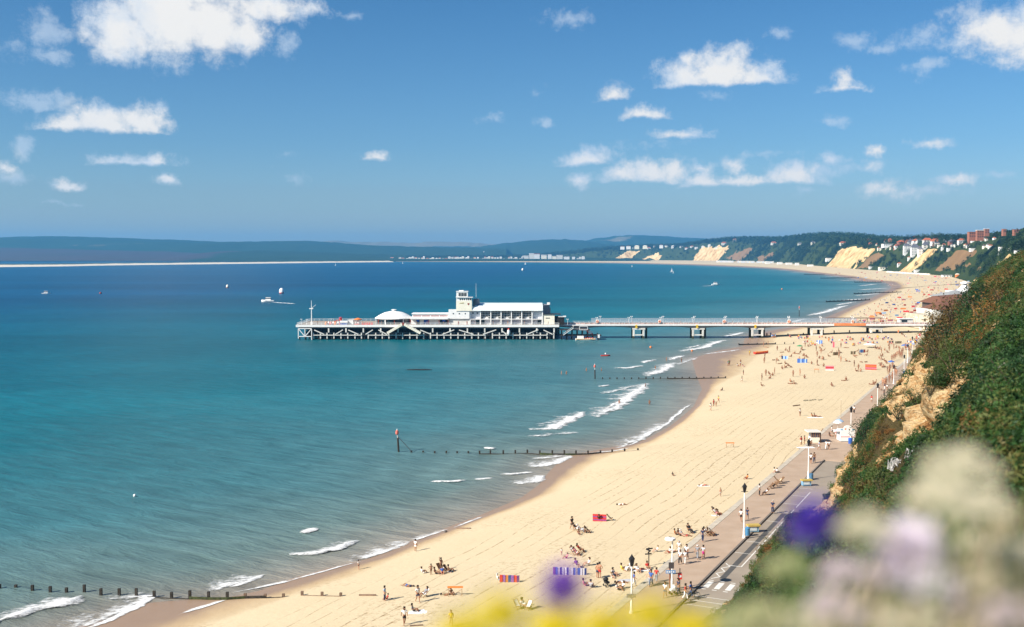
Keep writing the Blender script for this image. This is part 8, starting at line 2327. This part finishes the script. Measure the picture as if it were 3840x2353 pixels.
# mast behind the far houses
P = at_y(1815, 962, 8600)
t = thing("radio_mast", "slim white mast rising above the far waterfront", "mast", tuple(P))
mb = MB(); mb.tube([(P.x, P.y, P.z - 20), (P.x, P.y, P.z + 40)], [2.2, 1.0], 6); mb.build("pole", white, t)
for z in (4, 34):
    mb = MB(); mb.lathe((P.x, P.y, P.z + z), [(5.5, 0), (6, 3), (3, 5)], 8); mb.build("platform", white, t)

# ------------------------------------------------------------------ boats and buoys
def boat(px, py, L_, label, ang=0.0, cabin=True, mat=white, wake=None):
    P = at(px, py, 0.0)
    t = thing("motor_boat", label, "boat", tuple(P))
    mb = MB(); hull(mb, (P.x, P.y, -.2), L_, L_ * .3, L_ * .16, ang); mb.build("hull", mat, t)
    ca, sa = math.cos(ang), math.sin(ang)
    if cabin:
        mb = MB(); mb.obox((P.x - ca * L_ * .05, P.y - sa * L_ * .05), (ca, sa), (-sa, ca), L_ * .2, L_ * .11, L_ * .14, L_ * .36); mb.build("cabin", white, t)
        mb = MB(); mb.obox((P.x - ca * L_ * .05, P.y - sa * L_ * .05), (ca, sa), (-sa, ca), L_ * .205, L_ * .112, L_ * .25, L_ * .32); mb.build("window", darkglass, t)
    if wake:
        breaker([(px / V + wake[0] * .12, py / V + wake[1] * .12), (px / V + wake[0] * .5, py / V + wake[1] * .5), (px / V + wake[0], py / V + wake[1])], 1.6, 1.6, .3, 1.0, 77, "boat_wake")
    return t
boat(1004, 1133, 11, "white motor boat heading out with a long white wake", math.pi, wake=(68, 4.5))
boat(2684, 1070, 11, "small white speedboat trailing spray across the bay", .1, wake=(-34, 3))
boat(174, 1104, 9, "small white boat lying alone off the pier end", .2)
boat(2271, 1336, 3.8, "small red boat between the pier and the beach", .1, False, brightred)
o = MB(); P = at(2271, 1334, 0.0); o.ball((P.x, P.y, .75), .35, 8, 6); tag(o.build("bundle", white, origin=(P.x, P.y, .5), smooth=True), "pale bundle inside the small red boat", "bundle")
def buoy(px, py, r, mats, label, tall=1.0):
    P = at(px, py, 0.0)
    mb = MB(); mb.mi = 1; mb.lathe((P.x,P.y,-r * .3),[(r * .6,0),(r,r * .5),(r,r * .7)],12); mb.mi = 0; mb.lathe((P.x,P.y,-r * .3),[(r,r * .7),(r * .95,r * 1.3 * tall),(r * .5,r * 1.8 * tall),(.05,r * 1.9 * tall)],12)
    tag(mb.build("buoy", mats, origin=tuple(P), smooth=True), label, "buoy")
buoy(1056, 1101, 2.6, [white, brightred], "big white buoy with red foot behind the motor boat", 1.3)
buoy(853, 1079, 1.7, [cream, orange], "small pale orange buoy far out left of the big buoy", 1.3)
buoy(377, 1102, 1.2, [paint("dark red buoy", (.25, .05, .04)), brightred], "tiny dark red buoy near the lone white boat")
buoy(505, 1862, .25, [white, white], "tiny white float in the near sea")
buoy(1960, 1015, 2.6, [white, cream], "white buoy far off under the distant waterfront", 1.3)
buoy(2440, 1305, .5, [orange, orange], "small orange buoy in the sea before the beach"); buoy(2595, 1318, .45, [orange, orange], "small orange buoy close to the upper breakers")
buoy(2647, 1267, .6, [white, white], "white float beside the pier legs"); buoy(2932, 1086, .8, [orange, orange], "orange buoy off the beach beyond the pier")
def sail(px, py, h_, label):
    P = at(px, py, 0.0)
    t = thing("sailing_boat", label, "boat", tuple(P))
    mb = MB(); hull(mb, (P.x, P.y, -.3), h_ * .8, h_ * .25, h_ * .1); mb.build("hull", white, t)
    mb = MB(); mb.add([(P.x - h_ * .25,P.y,1),(P.x + h_ * .2,P.y + .5,1),(P.x + h_ * .03,P.y + .2,h_),(P.x - h_ * .25,P.y + .12,1),(P.x + h_ * .2,P.y + .62,1),(P.x + h_ * .03,P.y + .32,h_)],[(0,1,2),(5,4,3),(0,3,4,1),(1,4,5,2),(2,5,3,0)]); mb.build("sail",white,t)
sail(2519, 1021, 10, "tiny white sailing boat off the far cliffs"); sail(2525, 1026, 6, "second tiny sailing boat just below the first"); sail(1970, 993, 12, "white sailing boat close to the far waterfront beach")
sail(1510, 990, 9, "tiny pale boat at the tip of the far beach"); sail(2370, 1002, 8, "tiny pale boat off the wooded cliffs"); sail(1258, 997, 8, "tiny pale boat off the end of the sand spit")
P = at(1572, 1388, 0.0)
mb = MB()
V_, F_ = [], []
mb.lathe((P.x, P.y, 0), [(4.6, -.3), (4.4, .1), (3.4, .25), (.01, .3)], 18)
mb.v = [((x - P.x) * 1.05 + P.x, (y - P.y) * .22 + P.y, z) for x, y, z in mb.v]
tag(mb.build("raft", blackwood, origin=tuple(P)), "flat dark raft awash in the sea off the pier head", "raft")
# ------------------------------------------------------------------ shrubs of the cliff, one by one
leaf_dark = leaf_material("dark evergreen leaves", [(0.2, (0.006, 0.022, 0.008)), (0.5, (0.016, 0.050, 0.014)), (0.8, (0.035, 0.085, 0.024))], 0.3, 0.15)
leaf_gorse = leaf_material("brown gorse sprays",[(0.2,(0.05,0.035,0.014)),(0.45,(0.10,0.075,0.022)),(0.6,(0.16,0.085,0.025)),(0.8,(0.23,0.12,0.03))],0.3,0.2)
leaf_olive = leaf_material("olive scrub leaves", [(0.2, (0.035, 0.05, 0.014)), (0.5, (0.075, 0.10, 0.026)), (0.8, (0.13, 0.14, 0.04))], 0.3, 0.3)
twig = paint("twig bark", (.085, .06, .04), rough=.9, var=.3, scale=6)
SHRUB = {}
for key, m_ in (('dark', leaf_dark), ('gorse', leaf_gorse), ('olive', leaf_olive)):
    for v_ in range(3):
        o = leaf_cloud("crown", 760, .08, dome(1.35, 1.9, 6), 400 + v_ * 7 + len(key), m_, up=.8)
        SHRUB[key, v_] = o.data; bpy.data.objects.remove(o)
st = MB()
for k in range(7):
    a = 2 * math.pi * k / 7; r_ = .5 + .3 * (k % 3)
    st.tube([(0, 0, -.2), (r_ * .4 * math.cos(a), r_ * .4 * math.sin(a), .6), (r_ * math.cos(a), r_ * math.sin(a), 1.3)], [.06, .04, .015], 5)
stem_me = st.mesh("stem", twig)
def shrub(px, py, size, key, label, group=None):
    P = drop(px, py, ['cliff'])
    if P is None: return None
    size *= min(1.25, (P - cam.location).length / 135)
    t = thing("%s" % {'dark': "evergreen_shrub", 'gorse': "gorse_bush", 'olive': "scrub_bush"}[key], label, "shrub", (P.x, P.y, P.z - .2 * size), group, random.uniform(0, 6.28))
    t.scale = (size * random.uniform(.9, 1.15), size * random.uniform(.9, 1.15), size * random.uniform(.85, 1.1))
    for n, me in (("crown", SHRUB[key, random.randrange(3)]), ("stem", stem_me)):
        o = bpy.data.objects.new(n, me); COL.objects.link(o); o.parent = t
    return t
for px, py, s_, key, lbl in [
    (3240,1640,1.2, 'dark', "dark bush leaning out over the promenade beyond the kiosk"),(3275,1600,1.0, 'dark', "spiky dark bush on the cliff edge above the promenade"),(3225,1700,1.1, 'dark', "dark bush at the upper end of the sandy spur"),(3372,1575,1.1, 'dark', "dark shrub above the bare cliff foot"),(3430,1520,1.2, 'dark', "dark shrub between the two bare sandy bands"),(3490,1480,1.2, 'olive', "olive bush at the top of the bare cliff foot"),(3525,1440,1.1, 'dark', "dark shrub by the upper end of the bare cliff foot"),
    (3500,1335,2.0, 'gorse', "brown bush hiding the far end of the promenade"),(3530,1285,2.0, 'gorse', "brown gorse in front of the pier entrance"),(3580,1235,2.0, 'gorse', "tall brown gorse against the cream pier building"),(3630,1180,1.7, 'gorse', "brown gorse against the brown tiled roof"),(3560,1340,1.2, 'olive', "olive bush below the gorse on the far slope"),(3620,1290,1.4, 'gorse', "broad rusty gorse in the middle of the far slope"),(3700,1240,1.3, 'olive', "olive bush beside the small bare patch"),(3690,1120,1.1, 'dark', "dark shrub on the skyline of the near slope"),(3760,1080,1.2, 'gorse', "rusty bush high on the near slope"),(3800,1040,1.1, 'dark', "dark bush highest on the slope at the edge of view"),(3740,1140,1.2, 'gorse', "orange brown bush above the small bare patch"),(3810,1180,1.3, 'dark', "dark bush right of the small bare patch"),(3790,1290,1.5, 'olive', "broad olive bush below the small bare patch"),
    (3680,1480,1.6, 'dark', "large black green evergreen with glossy leaves"),(3740,1540,1.7, 'dark', "second large evergreen below the glossy one"),(3800,1440,1.5, 'dark', "large evergreen with a pale bare branch"),(3680,1400,1.0, 'dark', "dark shrub at the top of the diagonal sandy band"),(3680,1360,1.3, 'olive', "olive bush above the diagonal sandy band"),(3760,1360,1.4, 'gorse', "brown bush above the large evergreens"),
    (3530,1680,.8, 'dark', "green bush under the diagonal sandy band"),(3630,1620,1.0, 'olive', "grassy olive bush under the diagonal sandy band"),(3460,1715,.7, 'olive', "grassy bush beside the dead branches"),(3310,1625,.7, 'gorse', "rusty bush beside the thin sandy band"),(3290,1680,.8, 'gorse', "brown bush on the path above the spur"),(3240,1830,.8, 'dark', "black green bush on the sandy spur"),(3210,1880,.8, 'dark', "dark spiky bush at the foot of the spur"),(3170,1930,.7, 'dark', "dark bush behind the violet flower"),(3330,1860,.7, 'olive', "grassy bush below the dead branches"),(3380,1930,.6, 'dark', "dark bush above the pink flowers"),
    (3050,2080,.7, 'dark', "dark green bush under the violet flower"),(3100,2180,.6, 'dark', "dark shrub left of the pink flowers"),(2960,2120,.6, 'olive', "olive bush beside the road markings"),(2870,2150,.7, 'gorse', "brown heathery bush at the roadside by the zebra crossing"),(3020,2230,.5, 'dark', "small dark shrub above the pale grasses"),(3640,1720,.6, 'olive', "pale bush behind the cream flowers"),(3760,1760,.6, 'dark', "dark bush at the edge of view behind the cream flowers"),(3800,1880,.5, 'gorse', "rusty bush at the edge of view above the creamy heads"),
]: shrub(px, py, s_, key, lbl)
for k in range(135):
    px = random.uniform(3120, 3840); py = random.uniform(1060, 1980)
    if any(in_poly(np.array([px]), np.array([py + d_]), q)[0] for q in ROCKS for d_ in (-90, -60, -30, 0, 25)): continue
    key = random.choices(('dark', 'olive', 'gorse'), (6, 4, 4 if py < 1350 else 1))[0]
    shrub(px, py, random.uniform(.9, 2.2), key, {'dark': "dark evergreen shrub among the scrub of the cliff face", 'olive': "olive green shrub among the scrub of the cliff face", 'gorse': "brown gorse shrub among the scrub of the cliff face"}[key], {'dark': "dark shrubs of the cliff face", 'olive': "olive shrubs of the cliff face", 'gorse': "brown gorse of the cliff face"}[key])
# dead grey branches and a pale bare limb
def branches(px, py, n, L_, label, mat):
    P = drop(px, py, ['cliff'])
    L_ *= min(1.2, (P - cam.location).length / 150)
    t = thing("dead_branch", label, "branch", tuple(P))
    for k in range(n):
        a = random.uniform(-1.2, 1.2); d = Vector((math.cos(a) * .7 - .2, math.sin(a) * .5, random.uniform(.15, .8))).normalized() * L_ * random.uniform(.5, 1)
        o_ = P + Vector((random.uniform(-.8, .8), random.uniform(-1, 1), .1)) * L_ * .4
        mb = MB(); mb.tube([o_, o_ + d * .5 + Vector((0, 0, .1)), o_ + d], [.05 * L_ / 2, .035 * L_ / 2, .012], 5); mb.build("twig", mat, t)
branches(3350, 1765, 26, 2.0, "tangle of dead silvery branches on the cliff below the thin sandy band", paint("silver dead wood", (.48, .46, .44), rough=.8))
branches(3415, 1725, 14, 2.4, "pale dead branches sticking up beside the tangle", paint("silver dead wood", (.48, .46, .44), rough=.8))
branches(3745, 1480, 5, 4.5, "bent bare limb among the dark evergreens", paint("grey limb", (.20, .17, .14), rough=.8))

# ------------------------------------------------------------------ flowers right in front of the camera
def petal_mat(name, col, back=.45):
    m, nt, b = nodes(name)
    h = NT(nt)
    c = h.mix(h.noise(h.n('ShaderNodeTexCoord').outputs['Object'], 60, 3), col, tuple(min(1, x * 1.25 + .02) for x in col))
    h.put(b.inputs['Base Color'], c); b.inputs['Roughness'].default_value = .6
    tr = h.n('ShaderNodeBsdfTranslucent'); h.put(tr.inputs['Color'], c)
    ms = h.n('ShaderNodeMixShader'); ms.inputs[0].default_value = back
    nt.links.new(b.outputs[0], ms.inputs[1]); nt.links.new(tr.outputs[0], ms.inputs[2])
    nt.links.new(ms.outputs[0], [n for n in nt.nodes if n.type == 'OUTPUT_MATERIAL'][0].inputs['Surface'])
    return m
PETAL = dict(violet=petal_mat("violet petals",(.22,.07,.50)),indigo=petal_mat("indigo petals",(.12,.06,.48)),yellow=petal_mat("yellow petals",(.86,.66,.02)),cream=petal_mat("cream florets",(.74,.66,.48)),pink=petal_mat("pale pink petals",(.82,.72,.78)),brown=petal_mat("brown seed heads",(.20,.11,.06)),lilac=petal_mat("pale lilac petals",(.66,.54,.58)),green=petal_mat("pale green buds",(.48,.47,.24)))
stalk = petal_mat("green stalk", (.12, .20, .05), .3)
def near_point(px, py, D): return Vector((0, 0, CAM_Z)) + ray(px, py) * D
def flower(px, py, D, r_px, kind, col, label, leaves=3, name="wild_flower"):
    """flower on its stalk, its head r_px source pixels in radius at distance D"""
    C_ = near_point(px, py, D); R_ = r_px / FPX * D
    gz = max(ground_z(C_.x, C_.y, ['cliff'], 39.9), CAM_Z - 1.4)
    base = Vector((C_.x + random.uniform(-.04, .04), C_.y + random.uniform(.0, .06), gz))
    t = thing(name, label, "flower", tuple(base))
    mb = MB(); mid = (C_ + base) / 2 + Vector((random.uniform(-.02, .02), .02, 0))
    mb.tube([base, mid, C_ - Vector((0, 0, R_ * .3))], [.0022, .0018, .0012], 5); mb.build("stem", stalk, t)
    def pet(mb, c, d, up, L_, W_):
        s = d.cross(up).normalized() * W_
        mb.add([c, c + d * L_ * .5 + s + up * L_ * .12, c + d * L_, c + d * L_ * .5 - s + up * L_ * .12], [(0, 1, 2, 3)])
    if kind == 'daisy':         # rays round a disc
        n_ = 13
        for k in range(n_):
            a = 2 * math.pi * k / n_; d = Vector((math.cos(a), -.25 * math.sin(a), .9 * math.sin(a))).normalized()
            mb = MB(); pet(mb, C_, d, Vector((0, -1, .3)).normalized(), R_, R_ * .22); mb.build("petal", PETAL[col], t)
        mb = MB(); mb.ball(tuple(C_ + Vector((0, -R_ * .1, 0))), R_ * .36, 10, 6); mb.build("disc", PETAL[col], t)
    elif kind == 'pompom':      # many short petals in a ball
        for k in range(84):
            z = 1 - 2 * (k + .5) / 84; a = k * 2.39996; q = math.sqrt(1 - z * z)
            d = Vector((q * math.cos(a), q * math.sin(a), z))
            mb = MB(); pet(mb, C_ + d * R_ * .25, d, d.orthogonal().normalized(), R_ * .8, R_ * .26); mb.build("petal", PETAL[col], t)
    else:                       # umbel: loose cluster of small florets on rays
        n_ = 34
        for k in range(n_):
            a = k * 2.39996; q = math.sqrt((k + .5) / n_) * R_
            c = C_ + Vector((q * math.cos(a), q * math.sin(a) * .8, R_ * (.35 - .5 * (q / R_) ** 2) + random.uniform(-.2, .2) * R_))
            mb = MB()
            for j in range(5):
                b_ = 2 * math.pi * j / 5; d = Vector((math.cos(b_), math.sin(b_) * .5, math.sin(b_) * .8)).normalized()
                pet(mb, c, d, Vector((0, -.7, .7)), R_ * .17, R_ * .07)
            mb.build("floret", PETAL[col], t)
            if k % 3 == 0:
                mb = MB(); mb.tube([C_ - Vector((0, 0, R_ * .5)), c], .0007, 4); mb.build("spoke", stalk, t)
    for k in range(leaves):
        u_ = random.uniform(.25, .8); c = base * (1 - u_) + C_ * u_; a = random.uniform(0, 6.28)
        d = Vector((math.cos(a), math.sin(a), .5)).normalized()
        mb = MB(); pet(mb, c, d, Vector((0, 0, 1)), .06, .008); mb.build("leaf", stalk, t)
    return t
for px, py, D, r_, kind, col, lbl in [
    (3045, 1955, .46, 92, 'pompom', 'indigo', "blurred violet blue flower head in front of the roadway"),
    (2985, 1985, .50, 50, 'daisy', 'violet', "fainter violet petals beside the violet blue flower"),
    (2110, 2200, .48, 88, 'pompom', 'violet', "blurred purple flower head over the lower beach"),
    (1880, 2300, .36, 120, 'daisy', 'yellow', "blurred yellow flower at the bottom edge over the sand"),
    (2080, 2355, .44, 120, 'daisy', 'yellow', "blurred yellow flower below the purple one"),
    (2260, 2345, .40, 115, 'daisy', 'yellow', "blurred yellow flower between the purple one and the lamp post"),
    (2440, 2305, .36, 120, 'daisy', 'yellow', "blurred yellow flower at the foot of the lamp post"),
    (1730, 2370, .42, 115, 'daisy', 'yellow', "blurred yellow flower farthest out over the beach"),
    (2590, 2360, .45, 115, 'daisy', 'yellow', "blurred yellow flower closest to the road"),
    (3420, 2080, .50, 150, 'pompom', 'pink', "large blurred pale pink bloom low on the slope"),
    (3340, 2010, .55, 90, 'umbel', 'pink', "smaller pale pink bloom beside the large pink one"),
    (3250, 1980, .50, 110, 'umbel', 'cream', "blurred cream flower cluster left of the pink bloom"),
    (3600, 1760, .50, 150, 'umbel', 'cream', "tallest blurred cream flower cluster against the slope"),
    (3540, 1880, .47, 150, 'umbel', 'cream', "broad blurred cream cluster under the tallest one"),
    (3690, 1900, .55, 120, 'umbel', 'cream', "cream cluster between the tall one and the edge of view"),
    (3800, 2080, .50, 120, 'umbel', 'cream', "blurred cream cluster at the edge of view"),
    (3630, 2040, .60, 70, 'umbel', 'cream', "narrow cream spike between the pink bloom and the edge of view"),
    (3760, 1975, .6, 50, 'pompom', 'cream', "small round cream head near the edge of view"),
    (3120, 2280, .50, 110, 'umbel', 'lilac', "blurred pale lilac cluster at the bottom of the slope"),
    (3010, 2340, .5, 110, 'umbel', 'cream', "blurred cream cluster at the bottom edge by the bushes"),
    (2860, 2310, .5, 110, 'umbel', 'green', "blurred pale green cluster at the bottom edge beside the road"),
    (2740, 2350, .5, 110, 'umbel', 'green', "second pale green cluster at the bottom edge beside the road"),
    (3300, 2330, .55, 110, 'umbel', 'lilac', "lilac cluster at the bottom edge under the pink bloom"),
    (3560, 2300, .5, 120, 'umbel', 'lilac', "dusky lilac cluster towards the bottom corner"),
    (3790, 2320, .45, 130, 'umbel', 'lilac', "dusky lilac head in the bottom corner"),
    (3600, 2180, .6, 90, 'umbel', 'green', "green cluster behind the dusky lilac one"),
    (2950, 2130, .6, 90, 'umbel', 'green', "soft green cluster in front of the roadside bush"),
    (3640,2160,1.3,60, 'umbel', 'cream', "sharper cream sprig below the narrow cream spike"),(3560,2250,1.2,70, 'umbel', 'green', "olive sprig among the brown seed heads"),(3730,2130,1.4,60, 'umbel', 'cream', "sharper cream sprig near the edge of view"),
    (3500,2290,.9,90, 'pompom', 'brown', "dark brown seed head at the bottom of the slope"),(3800,2190,.8,110, 'pompom', 'brown', "dark brown seed head at the edge of view"),(3650,2260,1.1,70, 'pompom', 'brown', "small dark brown seed head beside the olive sprig"),(3330,2210,1.0,70, 'pompom', 'brown', "dark brown seed head under the pink bloom"),(3080,2330,1.0,60, 'pompom', 'brown', "dark brown seed head under the lilac cluster"),(3830,2320,.7,120, 'pompom', 'brown', "large brown seed head in the very corner"),
    (3180, 2150, .5, 110, 'umbel', 'lilac', "pale lilac cluster left of the large pink bloom"),
    (3480, 2200, .48, 120, 'umbel', 'pink', "soft pink cluster just under the large pink bloom"),
    (3700, 2200, .5, 120, 'umbel', 'cream', "cream cluster above the dusky lilac corner head"),
    (3430, 2330, .46, 130, 'umbel', 'cream', "broad cream cluster at the bottom edge under the pink bloom"),
]: flower(px, py, D, r_, kind, col, lbl)
# dry grass and green blades of the cliff top, a soft veil of them
def meadow():
    poly = [(2560,2400),(2700,2290),(2900,2200),(3050,2180),(3200,2080),(3400,1960),(3560,1860),(3700,1850),(3900,1800),(3900,2420)]
    mats = [petal_mat("straw blades",(.58,.46,.29),.3),petal_mat("olive blades",(.20,.24,.07),.3),petal_mat("green blades",(.09,.17,.04),.3),petal_mat("brown blades",(.22,.13,.07),.3)]
    mb = MB(); n = 0
    while n < 1700:
        px, py = random.uniform(2540, 3900), random.uniform(1780, 2440)
        if not in_poly(np.array([px]), np.array([py]), poly)[0]: continue
        n += 1
        D = random.choice((.5, .7, .9, 1.2, 1.7, 2.4)) * random.uniform(.85, 1.2)
        tip = near_point(px, py, D)
        L_ = random.uniform(.18, .5); w_ = random.uniform(.0012, .0032)
        base = tip + Vector((random.uniform(-.12, .12), random.uniform(-.08, .12), -L_))
        if base.y < .25: base.y = .25
        mid = (tip + base) / 2 + Vector((random.uniform(-.02, .02), 0, .03))
        s = Vector((w_, random.uniform(-w_, w_), 0))
        mb.mi = random.choices((0, 1, 2, 3), (8, 3, 2, 3))[0]
        mb.add([base - s, base + s, mid + s, tip, mid - s], [(0, 1, 2, 3, 4)])
    o = mb.build("meadow_grass", mats, kind='stuff')
    o['label'] = 'blurred dry and green grass on the cliff top'
meadow()
